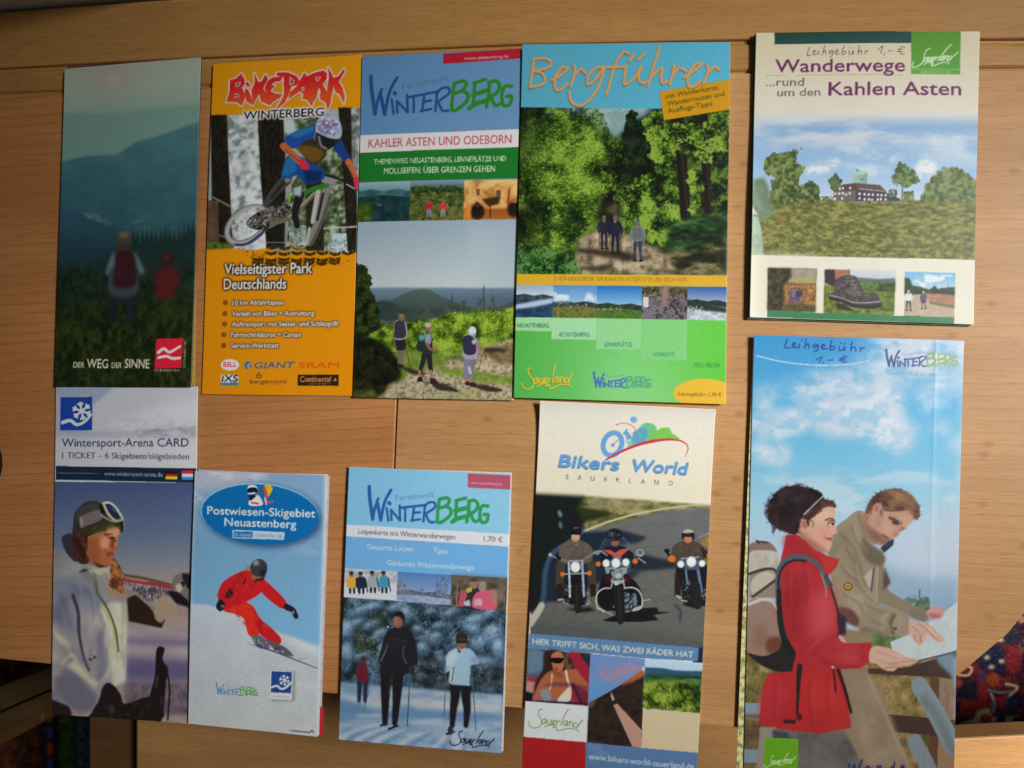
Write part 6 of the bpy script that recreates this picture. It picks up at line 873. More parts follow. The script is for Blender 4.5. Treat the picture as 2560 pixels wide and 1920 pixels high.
def art_winterberg_map(c):
    c.F(1830, 820, .663)
    c.grad([(0, 0), (905, 0), (905, 1800), (0, 1800)], [((450, 30), (66, 156, 212)), ((450, 300), (86, 176, 220)), ((450, 520), (124, 192, 222)), ((450, 680), (160, 204, 222)), ((450, 860), (176, 200, 218)), ((450, 960), (170, 190, 208))])
    C = (208, 216, 226)
    def puff(pts, a=.9, b=12):
        c.poly(pts, C, a=a * .62, blur=b * 1.5, smooth=True); c.cloud(pts, C, 60, thr=-1.1, soft=1.7, blur=b * 1.5, stretch=1.3, a=a, oct=6); c.cloud(pts, (226, 229, 234), 34, thr=.0, soft=1.2, blur=b * 1.4, a=a * .8, oct=6)
    puff([(190, 250), (260, 200), (340, 180), (420, 150), (520, 160), (600, 190), (620, 260), (480, 270), (400, 300), (280, 290)], .75, 20); puff([(300, 310), (350, 280), (440, 280), (520, 260), (620, 215), (650, 260), (640, 310), (660, 360), (705, 400), (640, 480), (560, 440), (460, 410), (380, 420), (320, 380)], .92, 12); puff([(80, 350), (150, 320), (260, 315), (310, 350), (260, 400), (150, 430), (80, 410)], .85, 12); puff([(85, 440), (140, 455), (215, 455), (222, 500), (190, 530), (120, 510), (82, 500)], .85, 10); puff([(690, 250), (760, 240), (810, 270), (770, 320), (710, 320)], .5, 14); puff([(745, 370), (815, 355), (820, 390), (770, 410)], .7, 10); puff([(810, 440), (860, 410), (880, 460), (830, 480)], .5, 12); puff([(90, 230), (160, 220), (170, 270), (100, 290)], .6, 14); puff([(90, 280), (150, 280), (150, 310), (90, 320)], .5, 10); puff([(500, 110), (560, 40), (700, 20), (880, 30), (880, 220), (780, 230), (640, 190), (560, 170)], .85, 24)
    c.cloud([(380, 540), (870, 500), (870, 600), (400, 590)], (190, 214, 226), 60, thr=0, stretch=5, blur=12, a=.7); c.cloud([(90, 560), (860, 560), (860, 800), (90, 800)], (196, 214, 224), 110, thr=.1, stretch=2.5, blur=40, a=.7); c.poly([(600, 780), (700, 740), (800, 690), (880, 670), (870, 940), (600, 940)], (196, 204, 216), a=.7, blur=40)
    c.line([(95, 108), (200, 132), (330, 145), (440, 142), (520, 128)], 4, (206, 222, 232), 3)
    c.grad([(560, 900), (640, 930), (740, 950), (865, 960), (860, 1120), (560, 1100)], [((700, 920), (150, 176, 196)), ((700, 1060), (132, 164, 190))], a=.85, blur=16)
    winterberg(c, [(583, 85), (846, 112), (594, 149)], 5.4, (62, 80, 140), (150, 176, 110), small=(150, 160, 180)); c.text('Komm rauf zu uns', (584, 180), (776, 186), 15, (136, 152, 178))
    c.strokes(LG, LG_REF, [(203, 76), (500, 78), (212, 44)], 5, (44, 74, 156)); c.strokes(EU, EU_REF, [(322, 124), (440, 112), (332, 134)], 4.5, (52, 90, 170))
    # meadow and rail fence
    c.tex([(40, 1180), (300, 1180), (860, 1130), (850, 1800), (20, 1800)], [(84, 84, 40), (122, 108, 60), (150, 126, 80), (172, 148, 104)], 40, blur=20); c.tex([(520, 1150), (640, 1140), (640, 1200), (520, 1210)], [(70, 96, 50), (110, 136, 80)], 20, blur=8); c.dabs([(560, 1310), (760, 1310), (700, 1500), (600, 1520)], 200, 12, [(176, 150, 96), (130, 120, 60), (110, 90, 54), (150, 110, 70)], a=.5, asp=.2, ang=100); c.dabs([(50, 1290), (150, 1310), (140, 1450), (50, 1450)], 120, 9, [(130, 128, 66), (150, 110, 70), (96, 104, 54)], a=.6); c.tex([(40, 1480), (160, 1490), (140, 1800), (30, 1800)], [(84, 66, 46), (130, 108, 76)], 24, blur=8)
    c.dabs([(650, 1030), (690, 1010), (700, 1040), (740, 1040), (700, 1090), (660, 1070)], 50, 8, [(70, 100, 76), (90, 120, 90)], a=.7); c.line([(708, 995), (708, 1040)], 6, (84, 110, 110), blur=1)
    c.poly([(46, 1418), (140, 1420), (140, 1474), (44, 1470)], (136, 154, 164)); c.poly([(44, 1460), (140, 1464), (140, 1476), (44, 1474)], (96, 96, 96), blur=3); c.poly([(40, 1590), (110, 1592), (100, 1640), (38, 1640)], (132, 148, 158))
    W0, W1 = (74, 56, 50), (142, 118, 96)
    c.poly([(510, 1290), (660, 1285), (860, 1225), (856, 1330), (740, 1320), (510, 1308)], (72, 52, 46)); c.poly([(748, 1318), (782, 1318), (770, 1800), (730, 1800)], (96, 66, 46)); c.poly([(780, 1322), (846, 1335), (842, 1480), (776, 1480)], W1); c.tex([(780, 1322), (846, 1335), (842, 1480), (776, 1480)], [(128, 104, 84), (158, 134, 110)], 30, a=.6, stretch=.3); c.poly([(590, 1458), (840, 1480), (836, 1545), (602, 1522)], (70, 50, 44)); c.poly([(776, 1545), (836, 1545), (832, 1800), (768, 1800)], (150, 120, 90))
    c.line([(706, 1352), (760, 1440), (832, 1580)], 62, (130, 146, 150), 70); c.line([(722, 1400), (780, 1480), (830, 1600)], 30, (100, 108, 106), a=.6, blur=8); c.line([(690, 1560), (740, 1660), (790, 1800)], 56, (128, 140, 146), 60); c.line([(800, 1250), (850, 1300), (860, 1340)], 60, (120, 146, 160), blur=4)
    # the unfolded map they read
    c.poly([(600, 1190), (680, 1160), (760, 1110), (856, 1036), (852, 1222), (760, 1244), (690, 1262), (610, 1240)], (196, 204, 204)); c.tex([(610, 1190), (850, 1060), (848, 1215), (690, 1255)], [(182, 192, 194), (208, 214, 212)], 40, a=.6, blur=6); c.line([(690, 1264), (800, 1238), (854, 1222)], 5, (60, 66, 96), blur=1)
    # --- the man
    c.F(1880, 1200, 530 / 1691.)
    BE, BD, BH = (152, 136, 112), (112, 98, 82), (172, 156, 130)
    c.poly([(740, 1200), (950, 1240), (930, 1560), (1180, 2250), (700, 2300), (700, 1700)], (146, 126, 100), blur=3); c.tex([(800, 1640), (960, 1560), (1080, 1800), (1260, 2300), (900, 2300)], [(140, 122, 100), (160, 140, 116)], 160, blur=16, a=.9, oct=3); c.line([(930, 1560), (1080, 1900), (1260, 2300)], 20, (184, 164, 136), a=.5, blur=8)
    c.poly([(1040, 640), (1060, 760), (1110, 830), (1090, 890), (1190, 960), (1330, 1040), (1400, 1080), (1400, 1130), (1340, 1140), (1180, 1060), (1040, 1000), (960, 960)], (136, 122, 100), smooth=True, blur=3); c.poly([(1060, 700), (1110, 830), (1050, 900)], (90, 66, 66), blur=8); c.poly([(1280, 1040), (1400, 1080), (1390, 1140), (1260, 1110)], (128, 116, 94), blur=8)
    c.poly([(680, 400), (760, 330), (850, 262), (920, 300), (920, 480), (960, 560), (1060, 620), (1060, 700), (1010, 720), (1020, 980), (1120, 1040), (1230, 1080), (1260, 1150), (1250, 1240), (1100, 1260), (930, 1220), (820, 1180), (700, 1040), (640, 800), (620, 560)], BE, smooth=True, blur=3)
    c.tex([(700, 440), (860, 330), (900, 500), (880, 760), (1000, 960), (1200, 1100), (1200, 1220), (900, 1180), (720, 1000)], [(130, 115, 94), (148, 132, 108), (166, 150, 124)], 240, a=.75, blur=30, oct=2); c.line([(700, 440), (820, 560), (880, 760), (930, 880)], 26, BD, a=.55, blur=10); c.line([(860, 300), (940, 520), (1040, 600)], 30, (122, 110, 88), a=.8, blur=8); c.poly([(880, 480), (960, 540), (1060, 620), (1040, 700), (960, 690), (900, 620)], (104, 94, 78), blur=10, smooth=True); c.poly([(640, 520), (700, 470), (720, 560), (660, 640), (620, 620)], (126, 124, 104), blur=12)
    c.line([(760, 560), (830, 680)], 20, (116, 90, 74), a=.6, blur=6); c.poly([(900, 790), (970, 720), (960, 860), (940, 880)], (176, 170, 160), blur=4); c.line([(980, 720), (960, 900)], 12, (74, 64, 70), blur=3); c.line([(1010, 730), (1000, 980)], 10, (180, 166, 140), a=.8, blur=3)
    c.poly([(700, 1030), (800, 1050), (860, 1120), (850, 1180), (760, 1150), (710, 1090)], (104, 70, 64), smooth=True, blur=8); c.poly([(690, 1050), (760, 1120), (760, 1250), (700, 1240)], (46, 36, 46), blur=8); c.line([(1100, 1070), (1050, 1120), (1060, 1200)], 26, (180, 166, 146), a=.6, blur=8); c.line([(1140, 1090), (1110, 1160), (1130, 1240)], 26, (90, 74, 64), a=.8, blur=6); c.ell(1148, 1200, 14, 12, (84, 68, 60)); c.tex([(880, 1180), (1100, 1240), (1100, 1270), (860, 1230)], [(116, 102, 84), (134, 120, 98)], 30, blur=10)
    c.ell(776, 868, 34, 32, (90, 66, 24)); c.ell(776, 866, 24, 22, (206, 152, 30)); c.ell(776, 866, 9, 8, (110, 76, 30))
    for q in ([(820, 700), (860, 860), (960, 980)], [(720, 700), (760, 760), (850, 820)], [(900, 1000), (1020, 1060), (1120, 1070)], [(960, 1130), (1060, 1180), (1090, 1230)], [(740, 930), (860, 1000), (900, 1080)], [(800, 380), (830, 480), (900, 600)]): c.line(q, 16, BD, a=.5, blur=8); c.line([(x + 24, y - 14) for x, y in q], 14, BH, a=.4, blur=8)
    # man's head looking down
    c.poly([(900, 300), (960, 250), (1040, 280), (1010, 520), (940, 500), (900, 400)], (158, 118, 96), smooth=True, blur=3)
    c.poly([(960, 280), (1010, 220), (1120, 250), (1240, 280), (1290, 330), (1240, 390), (1200, 420), (1160, 470), (1110, 500), (1060, 530), (1010, 520), (960, 450), (930, 370)], (184, 142, 118), smooth=True, blur=2)
    c.poly([(1020, 230), (1140, 230), (1260, 250), (1310, 300), (1296, 330), (1240, 380), (1120, 330), (1020, 300)], (186, 144, 120), blur=2)
    c.poly([(1000, 300), (1110, 330), (1130, 420), (1060, 470), (980, 420)], (198, 158, 132), a=.8, blur=22, smooth=True); c.poly([(930, 370), (1000, 440), (1080, 500), (1050, 530), (980, 500), (930, 430)], (124, 90, 74), a=.8, blur=14, smooth=True); c.poly([(1180, 300), (1290, 320), (1240, 390), (1190, 380)], (204, 162, 136), a=.6, blur=12)
    c.line([(1108, 322), (1150, 345), (1190, 365)], 20, (92, 58, 52), blur=5); c.ell(1148, 362, 26, 10, (62, 42, 44), rot=24, blur=4); c.line([(1200, 402), (1222, 404)], 14, (120, 76, 66), blur=4); c.line([(1130, 440), (1165, 455)], 12, (150, 96, 86), blur=5); c.line([(1050, 462), (1090, 486)], 14, (148, 78, 78), blur=4); c.ell(1040, 520, 30, 18, (170, 124, 104), blur=6)
    c.poly([(1030, 560), (1100, 500), (1140, 490), (1130, 540), (1060, 600)], (46, 44, 70), blur=3)
    c.ell(1000, 240, 34, 44, (196, 142, 118), rot=20, blur=3); c.ell(1000, 246, 16, 24, (160, 104, 88), rot=20, blur=4)
    c.poly([(910, 280), (940, 200), (1000, 130), (1100, 92), (1200, 96), (1280, 150), (1330, 230), (1336, 290), (1300, 330), (1290, 290), (1240, 260), (1150, 270), (1060, 260), (1030, 200), (985, 210), (950, 270)], (96, 64, 46), smooth=True, blur=2); c.poly([(1100, 130), (1200, 120), (1290, 200), (1320, 270), (1240, 240), (1140, 180)], (146, 104, 70), a=.85, blur=16, smooth=True)
    for i in range(9): c.line([(1010 + i * 16, 130 + i * 2), (1100 + i * 18, 170 + i * 8), (1180 + i * 16, 250 + i * 4)], 5, (156, 114, 78) if i % 2 else (78, 50, 38), a=.45, blur=2)
    c.line([(1040, 260), (1036, 300)], 20, (110, 76, 58), blur=6)
    # hands
    SKN = (206, 164, 146)
    c.poly([(1390, 1040), (1450, 1020), (1510, 1040), (1530, 1080), (1510, 1115), (1430, 1125), (1400, 1100)], (198, 150, 142), smooth=True, blur=2); c.poly([(1410, 1080), (1500, 1085), (1500, 1118), (1420, 1122)], (180, 100, 104), blur=6)
    c.poly([(1260, 1150), (1340, 1150), (1420, 1170), (1480, 1230), (1530, 1290), (1500, 1310), (1440, 1280), (1390, 1240), (1380, 1290), (1340, 1335), (1310, 1310), (1260, 1240)], SKN, smooth=True, blur=2); c.line([(1400, 1190), (1460, 1250), (1512, 1300)], 20, (214, 176, 158), blur=3); c.line([(1360, 1230), (1340, 1310)], 12, (176, 124, 108), a=.8, blur=3); c.line([(1310, 1200), (1310, 1290)], 10, (182, 134, 118), a=.7, blur=3); c.line([(1430, 1240), (1490, 1296)], 8, (170, 120, 106), a=.7, blur=2)
    # --- rucksack
    c.poly([(-20, 540), (60, 510), (150, 520), (210, 600), (190, 700), (-20, 640)], (136, 110, 104), smooth=True, blur=3); c.line([(40, 510), (130, 520)], 12, (44, 46, 54), blur=2); c.line([(40, 500), (60, 530)], 10, (44, 46, 54))
    c.poly([(-20, 610), (60, 580), (190, 590), (220, 640), (215, 760), (-20, 770)], (190, 184, 168), smooth=True, blur=2); c.tex([(-10, 600), (200, 600), (210, 740), (-10, 760)], [(162, 154, 138), (204, 198, 184)], 50, a=.6, blur=10, stretch=.5); c.poly([(-20, 780), (100, 730), (210, 760), (220, 960), (-20, 960)], (150, 130, 112), blur=4); c.poly([(0, 820), (110, 750), (200, 780), (210, 810), (20, 940)], (188, 182, 162), smooth=True, blur=3); c.line([(-20, 770), (90, 735), (170, 730), (220, 770)], 20, (52, 52, 56), blur=2); c.line([(10, 950), (110, 880), (220, 800)], 20, (62, 58, 58), blur=2)
    c.poly([(-30, 1010), (80, 970), (190, 1000), (240, 1120), (260, 1280), (200, 1380), (100, 1420), (-30, 1400)], (152, 124, 108), smooth=True, blur=3); c.line([(-20, 1010), (80, 975), (160, 985), (215, 1060)], 26, (204, 196, 184), 14, blur=2); c.poly([(120, 1290), (230, 1270), (250, 1360), (140, 1400)], (110, 66, 46), blur=10, smooth=True); c.poly([(20, 1200), (110, 1180), (120, 1330), (30, 1360)], (136, 96, 78), a=.6, blur=24, smooth=True)
    c.poly([(-30, 1400), (100, 1420), (220, 1370), (260, 1300), (400, 1420), (440, 1500), (400, 1560), (200, 1540), (60, 1480)], (40, 37, 38), smooth=True, blur=3)
    # --- the woman's coat
    RD, RDD, RDH = (176, 44, 48), (132, 28, 36), (196, 76, 80)
    coat = [(270, 520), (280, 460), (360, 450), (440, 500), (520, 570), (620, 630), (710, 650), (680, 720), (620, 780), (640, 860), (690, 1000), (700, 1120), (700, 1240), (740, 1320), (960, 1310), (970, 1350), (940, 1470), (880, 1510), (700, 1520), (760, 1660), (800, 1980), (560, 2030), (330, 2010), (60, 1960), (80, 1760), (130, 1560), (330, 1540), (360, 1400), (240, 1160), (220, 1020), (220, 780), (240, 640)]
    c.poly(coat, RD, blur=2)
    c.tex([(240, 700), (500, 680), (640, 860), (690, 1100), (680, 1340), (900, 1360), (880, 1490), (500, 1460), (360, 1380), (230, 1100)], [(146, 34, 42), (176, 46, 52), (198, 74, 80)], 260, a=.7, blur=40, oct=2); c.poly([(500, 980), (600, 960), (650, 1120), (620, 1260), (500, 1260), (480, 1120)], (200, 78, 86), a=.7, blur=50, smooth=True); c.poly([(260, 540), (280, 465), (400, 480), (560, 640), (600, 780), (480, 690), (340, 650)], (160, 34, 40), a=.7, blur=20, smooth=True); c.poly([(560, 620), (700, 655), (620, 770), (580, 720)], (196, 50, 44), a=.8, blur=8)
    c.line([(260, 1000), (330, 900), (340, 1200), (300, 1320)], 20, RDD, a=.5, blur=16); c.line([(700, 1250), (600, 1300), (480, 1420)], 18, RDD, a=.6, blur=12); c.line([(540, 1440), (700, 1500), (860, 1500)], 20, RDD, a=.6, blur=10); c.line([(880, 1340), (900, 1400), (880, 1460)], 14, RDD, a=.5, blur=6)
    c.tex([(120, 1580), (700, 1540), (780, 1960), (560, 2010), (70, 1950)], [(168, 34, 38), (190, 44, 40), (200, 56, 48)], 260, a=.6, blur=20, oct=2); c.poly([(80, 1720), (300, 1580), (300, 1900), (70, 1930)], (190, 56, 72), a=.5, blur=40)
    c.line([(390, 1500), (380, 1650), (370, 1880)], 44, (38, 34, 36), 16, blur=3); c.line([(660, 1520), (680, 1700)], 14, (60, 24, 28), blur=2); c.line([(700, 1530), (750, 1680), (800, 1860)], 30, (44, 30, 34), 22, blur=3); c.rect(260, 1920, 360, 1950, (56, 30, 28), blur=3); c.ell(388, 1900, 24, 30, (90, 26, 30), blur=4); c.line([(650, 1500), (660, 1510)], 14, (190, 186, 176))
    c.line([(600, 780), (640, 880), (690, 1040), (700, 1150)], 16, (52, 40, 46), blur=3); c.poly([(690, 1100), (720, 1120), (740, 1260), (700, 1250)], (50, 40, 50), blur=5)
    for q, w_ in (([(300, 760), (290, 900), (310, 1040)], 16), ([(420, 700), (450, 860), (440, 1020)], 14), ([(520, 1260), (470, 1340), (400, 1390)], 16), ([(640, 1340), (760, 1380), (880, 1390)], 14), ([(480, 1600), (470, 1760), (500, 1960)], 16), ([(620, 1560), (610, 1720), (640, 1960)], 12), ([(200, 1640), (190, 1800), (180, 1930)], 14)): c.line(q, w_, RDD, a=.45, blur=9); c.line([(x + 26, y) for x, y in q], w_, RDH, a=.35, blur=9)
    # rucksack straps
    c.line([(220, 1000), (216, 780), (260, 680), (350, 630), (450, 640), (540, 700), (590, 800), (600, 860)], 46, (78, 92, 100), 30, blur=2); c.line([(226, 1010), (222, 800), (270, 700), (350, 660), (440, 668)], 16, (30, 32, 36), blur=2); c.line([(222, 900), (230, 1100), (260, 1260), (330, 1400)], 36, (34, 33, 36), 60, blur=3); c.line([(600, 800), (625, 830), (640, 860)], 30, (70, 76, 84), blur=2); c.line([(560, 760), (600, 880), (600, 950)], 14, (150, 150, 150), a=.7, blur=2)
    # her hand and grey trousers
    c.poly([(960, 1350), (1060, 1345), (1160, 1380), (1240, 1430), (1320, 1440), (1310, 1470), (1240, 1490), (1180, 1500), (1130, 1535), (1060, 1525), (1000, 1480), (945, 1460)], (208, 168, 146), smooth=True, blur=2); c.line([(1100, 1480), (1220, 1460), (1300, 1456)], 10, (176, 128, 110), a=.8, blur=3); c.line([(1060, 1510), (1160, 1500)], 12, (170, 118, 100), a=.8, blur=4); c.line([(1130, 1410), (1240, 1436)], 12, (220, 184, 164), a=.8, blur=4); c.poly([(700, 1255), (740, 1270), (760, 1310), (720, 1300)], (204, 160, 140), smooth=True)
    c.poly([(70, 1980), (200, 1980), (120, 2400), (30, 2400)], (150, 140, 126), blur=4); c.tex([(180, 2000), (330, 2010), (560, 2030), (740, 1990), (800, 2100), (960, 2400), (200, 2400)], [(92, 86, 84), (108, 102, 98), (120, 113, 106)], 160, blur=6, oct=3); c.poly([(170, 2000), (300, 2020), (320, 2160), (180, 2160)], (66, 72, 82), blur=8)
    for i in range(5): c.line([(500 + i * 50, 2060 + i * 20), (620 + i * 40, 2120 + i * 30), (700 + i * 40, 2240 + i * 30)], 10, (84, 80, 84), a=.4, blur=6)
    # --- woman's head in profile
    c.poly([(370, 440), (390, 330), (450, 300), (560, 560), (620, 600), (520, 580), (440, 500)], (178, 124, 104), smooth=True, blur=3)
    c.poly([(400, 330), (460, 290), (560, 210), (640, 200), (672, 240), (668, 300), (664, 340), (680, 400), (690, 440), (664, 470), (652, 480), (648, 510), (640, 540), (632, 580), (604, 602), (540, 570), (450, 490), (400, 430)], (208, 162, 138), blur=2)
    c.poly([(560, 260), (650, 240), (660, 330), (600, 360), (540, 340)], (220, 178, 152), a=.7, blur=18, smooth=True); c.poly([(480, 400), (600, 420), (620, 480), (560, 530), (490, 480)], (214, 158, 138), a=.7, blur=24, smooth=True); c.poly([(400, 420), (470, 480), (560, 560), (600, 600), (520, 570), (440, 510)], (160, 104, 88), a=.8, blur=12, smooth=True)
    c.line([(615, 350), (650, 342), (668, 352)], 10, (96, 64, 56), blur=3); c.ell(642, 372, 20, 8, (70, 52, 50), rot=-6, blur=3); c.line([(600, 486), (640, 490)], 12, (176, 92, 88), blur=3); c.line([(648, 470), (676, 462)], 8, (170, 112, 96), blur=3); c.line([(575, 420), (600, 470)], 8, (190, 130, 112), a=.6, blur=4)
    c.ell(432, 376, 32, 56, (206, 152, 132), rot=-8, blur=2); c.ell(428, 376, 16, 36, (166, 106, 92), rot=-8, blur=4)
    c.poly([(130, 300), (140, 220), (190, 140), (270, 80), (380, 68), (480, 90), (560, 120), (590, 170), (660, 190), (676, 240), (600, 220), (530, 280), (470, 320), (420, 310), (390, 360), (370, 440), (320, 450), (240, 410), (180, 380), (140, 350)], (40, 27, 30), smooth=True, blur=2)
    c.dabs([(150, 300), (200, 150), (280, 90), (380, 70), (440, 140), (400, 300), (350, 420), (240, 380)], 60, 26, [(30, 20, 22), (74, 44, 46), (54, 36, 38)], a=.5, asp=.3, ang=30); c.poly([(300, 90), (400, 80), (440, 120), (360, 150)], (96, 48, 50), a=.6, blur=16, smooth=True); c.dabs([(470, 300), (590, 190), (660, 200), (600, 230), (500, 310)], 40, 16, [(110, 66, 52), (70, 42, 38)], a=.6, asp=.3, ang=-30)
    c.line([(430, 290), (500, 220), (570, 155)], 13, (156, 150, 158), 10, blur=1)
    for p in ([(140, 300), (120, 260), (126, 220)], [(150, 340), (180, 400), (240, 390)], [(190, 390), (176, 440), (200, 400)], [(180, 140), (230, 100), (290, 70)]): c.line(p, 14, (44, 30, 32), 5, a=.8, blur=3)
    c.poly([(440, 480), (520, 556), (604, 602), (640, 560), (610, 580), (540, 540)], (156, 102, 86), a=.6, blur=9)
    c.poly([(500, 300), (590, 260), (640, 290), (610, 340), (520, 350)], (226, 186, 160), a=.55, blur=16, smooth=True); c.poly([(540, 420), (610, 400), (640, 440), (600, 470), (540, 470)], (216, 146, 130), a=.5, blur=18, smooth=True); c.poly([(620, 520), (648, 505), (640, 560), (600, 580)], (222, 176, 154), a=.6, blur=8)
    c.line([(592, 342), (630, 326), (664, 336)], 9, (84, 54, 46), blur=1.5); c.poly([(618, 376), (646, 362), (668, 370), (648, 384)], (226, 214, 206), blur=1); c.ell(652, 372, 9, 10, (48, 36, 36)); c.line([(612, 374), (640, 361), (668, 366)], 7, (44, 30, 32), blur=1); c.line([(604, 392), (640, 396)], 6, (176, 122, 106), a=.6, blur=3)
    c.ell(670, 460, 9, 6, (126, 74, 64), blur=2); c.line([(640, 400), (660, 440)], 10, (224, 182, 158), a=.7, blur=5); c.poly([(602, 486), (636, 478), (654, 484), (640, 494)], (170, 82, 80), blur=1); c.poly([(610, 494), (642, 494), (650, 504), (630, 512)], (196, 112, 106), blur=1.5); c.line([(600, 488), (644, 492)], 5, (110, 52, 52), blur=1); c.line([(588, 462), (596, 496)], 7, (170, 112, 96), a=.7, blur=3)
    HR = [(22, 15, 17), (34, 24, 26), (50, 34, 36), (80, 48, 48)]
    c.leaves([(126, 300), (130, 210), (190, 130), (270, 76), (380, 62), (490, 88), (560, 118), (560, 170), (470, 250), (400, 310), (372, 440), (310, 450), (230, 420), (170, 380)], 800, 34, HR, cell=70, rag=8, a=.5, asp=.08, ang=22, smooth=False, bias=-.08)
    c.leaves([(400, 330), (470, 270), (580, 180), (660, 188), (680, 236), (650, 226), (590, 236), (520, 300), (470, 340), (460, 420), (440, 330)], 150, 24, [(58, 34, 32), (86, 52, 44), (116, 74, 56)], cell=40, rag=6, a=.6, asp=.1, ang=-35, smooth=False)
    for p in ([(130, 320), (104, 270), (120, 220)], [(170, 400), (168, 440), (184, 468)], [(200, 130), (240, 90), (300, 60)], [(150, 200), (130, 180), (150, 150)], [(230, 430), (220, 400), (170, 400)], [(140, 250), (110, 300), (140, 350)], [(330, 64), (400, 50), (470, 78)], [(460, 330), (500, 360), (490, 400)]): c.line(p, 8, (40, 28, 30), 3, a=.75, blur=1.5)
    c.line([(424, 296), (500, 220), (576, 150)], 11, (170, 164, 172), 9, blur=1)
    # the man's hair, beard shadow and features
    c.leaves([(912, 280), (950, 190), (1010, 120), (1100, 88), (1200, 92), (1290, 150), (1340, 230), (1344, 310), (1310, 340), (1290, 290), (1230, 256), (1150, 262), (1060, 256), (1040, 200), (985, 208), (950, 270)], 420, 32, [(66, 42, 34), (96, 64, 46), (128, 90, 62), (160, 118, 82)], cell=90, rag=5, a=.5, asp=.08, ang=28, smooth=False)
    c.poly([(1090, 120), (1200, 112), (1290, 180), (1320, 250), (1240, 220), (1150, 160)], (172, 130, 92), a=.45, blur=14, smooth=True); c.poly([(950, 430), (1000, 500), (1060, 535), (1110, 505), (1060, 470), (1000, 420)], (112, 84, 72), a=.5, blur=10, smooth=True); c.poly([(1000, 300), (1050, 310), (1040, 400), (990, 400)], (142, 102, 84), a=.4, blur=12)
    c.line([(1100, 318), (1150, 338), (1200, 366)], 13, (78, 50, 44), blur=2); c.poly([(1118, 352), (1150, 352), (1176, 376), (1140, 372)], (54, 38, 42), blur=2); c.line([(1124, 372), (1170, 384)], 6, (150, 108, 92), blur=2); c.line([(1180, 350), (1226, 398), (1196, 418)], 12, (206, 166, 142), a=.7, blur=4); c.line([(1216, 404), (1194, 420), (1176, 416)], 7, (120, 78, 68), blur=2); c.line([(1046, 456), (1074, 470), (1096, 492)], 9, (128, 66, 66), blur=2); c.line([(1044, 480), (1076, 498)], 8, (176, 116, 106), blur=3); c.poly([(1090, 390), (1140, 400), (1140, 440), (1090, 440)], (206, 160, 138), a=.5, blur=12, smooth=True)
    for q in ([(1270, 1180), (1330, 1220), (1350, 1300)], [(1330, 1160), (1400, 1210), (1450, 1270)], [(1290, 1240), (1310, 1300)]): c.line(q, 7, (166, 116, 102), a=.8, blur=2); c.line([(x + 12, y - 8) for x, y in q], 9, (222, 184, 168), a=.6, blur=3)
    for q in ([(980, 1380), (1080, 1400), (1160, 1440)], [(1010, 1450), (1100, 1480), (1180, 1480)], [(1200, 1430), (1310, 1450)]): c.line(q, 8, (178, 132, 114), a=.6, blur=3)
    c.leaves([(1290, 1000), (1400, 960), (1420, 1000), (1400, 1060), (1330, 1030)], 120, 12, [(60, 86, 62), (84, 108, 84), (104, 128, 108)], cell=30, rag=10)
    # badge, pencilled note
    c.F(1860, 1640, 550 / 2212.)
    c.poly([(222, 826), (562, 840), (548, 1250), (196, 1240)], (104, 166, 30)); c.strokes(SL, SL_REF, [(214, 1088), (532, 1016), (490, 1085)], 7, (206, 226, 176))
    for p in ([(1066, 1078), (1080, 1170), (1120, 1090), (1140, 1170), (1196, 1040)], [(1262, 1098), (1230, 1120), (1236, 1165), (1262, 1150), (1264, 1100), (1274, 1165)], [(1350, 1096), (1350, 1165)], [(1352, 1120), (1384, 1100), (1388, 1165)], [(1516, 1060), (1500, 1165)], [(1510, 1110), (1480, 1120), (1482, 1160), (1506, 1150)], [(1580, 1130), (1612, 1110), (1590, 1096), (1576, 1140), (1606, 1160)]): c.line(p, 16, (44, 40, 110))
    # pale fold line, and glare painted pale along the right edge
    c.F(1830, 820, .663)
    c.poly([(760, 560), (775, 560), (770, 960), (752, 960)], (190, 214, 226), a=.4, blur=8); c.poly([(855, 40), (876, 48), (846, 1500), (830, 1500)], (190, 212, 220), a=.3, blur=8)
# ---------------------------------------------------------------- helpers
COL = scene.collection
def tag(o, label=None, cat=None, group=None, kind=None):
    for k, v in (('label', label), ('category', cat), ('group', group), ('kind', kind)):
        if v: o[k] = v
    return o
def empty(name, loc, **k):
    o = bpy.data.objects.new(name, None); COL.objects.link(o); o.location = loc; o.empty_display_size = .02
    return tag(o, **k)
def link(name, me, mat, parent=None):
    o = bpy.data.objects.new(name, me); COL.objects.link(o)
    if mat: me.materials.append(mat)
    if parent:
        o.parent = parent; o.matrix_parent_inverse = Matrix.Translation(-Vector(parent.location))
    return o
def prism(name, pts, z0, z1, mat, parent=None, bevel=0.0, seg=2):
    """a flat piece with the outline pts (x, y), from z0 up to z1"""
    bm = bmesh.new()
    a = sum(pts[i][0] * pts[(i + 1) % len(pts)][1] - pts[(i + 1) % len(pts)][0] * pts[i][1] for i in range(len(pts)))
    if a < 0: pts = pts[::-1]
    f = bm.faces.new([bm.verts.new((p[0], p[1], z1)) for p in pts])
    r = bmesh.ops.extrude_face_region(bm, geom=[f])
    for v in [v for v in r['geom'] if isinstance(v, bmesh.types.BMVert)]: v.co.z = z0
    bm.normal_update()
    if bevel:
        top = [e for e in bm.edges if all(abs(v.co.z - z1) < 1e-7 for v in e.verts)]
        bmesh.ops.bevel(bm, geom=top, offset=bevel, segments=seg, affect='EDGES', profile=.5)
    bmesh.ops.recalc_face_normals(bm, faces=bm.faces)
    me = bpy.data.meshes.new(name); bm.to_mesh(me); bm.free()
    return link(name, me, mat, parent)
def XY(pts, z=TABLE): return [tuple(at(x, y, z)[:2]) for x, y in pts]
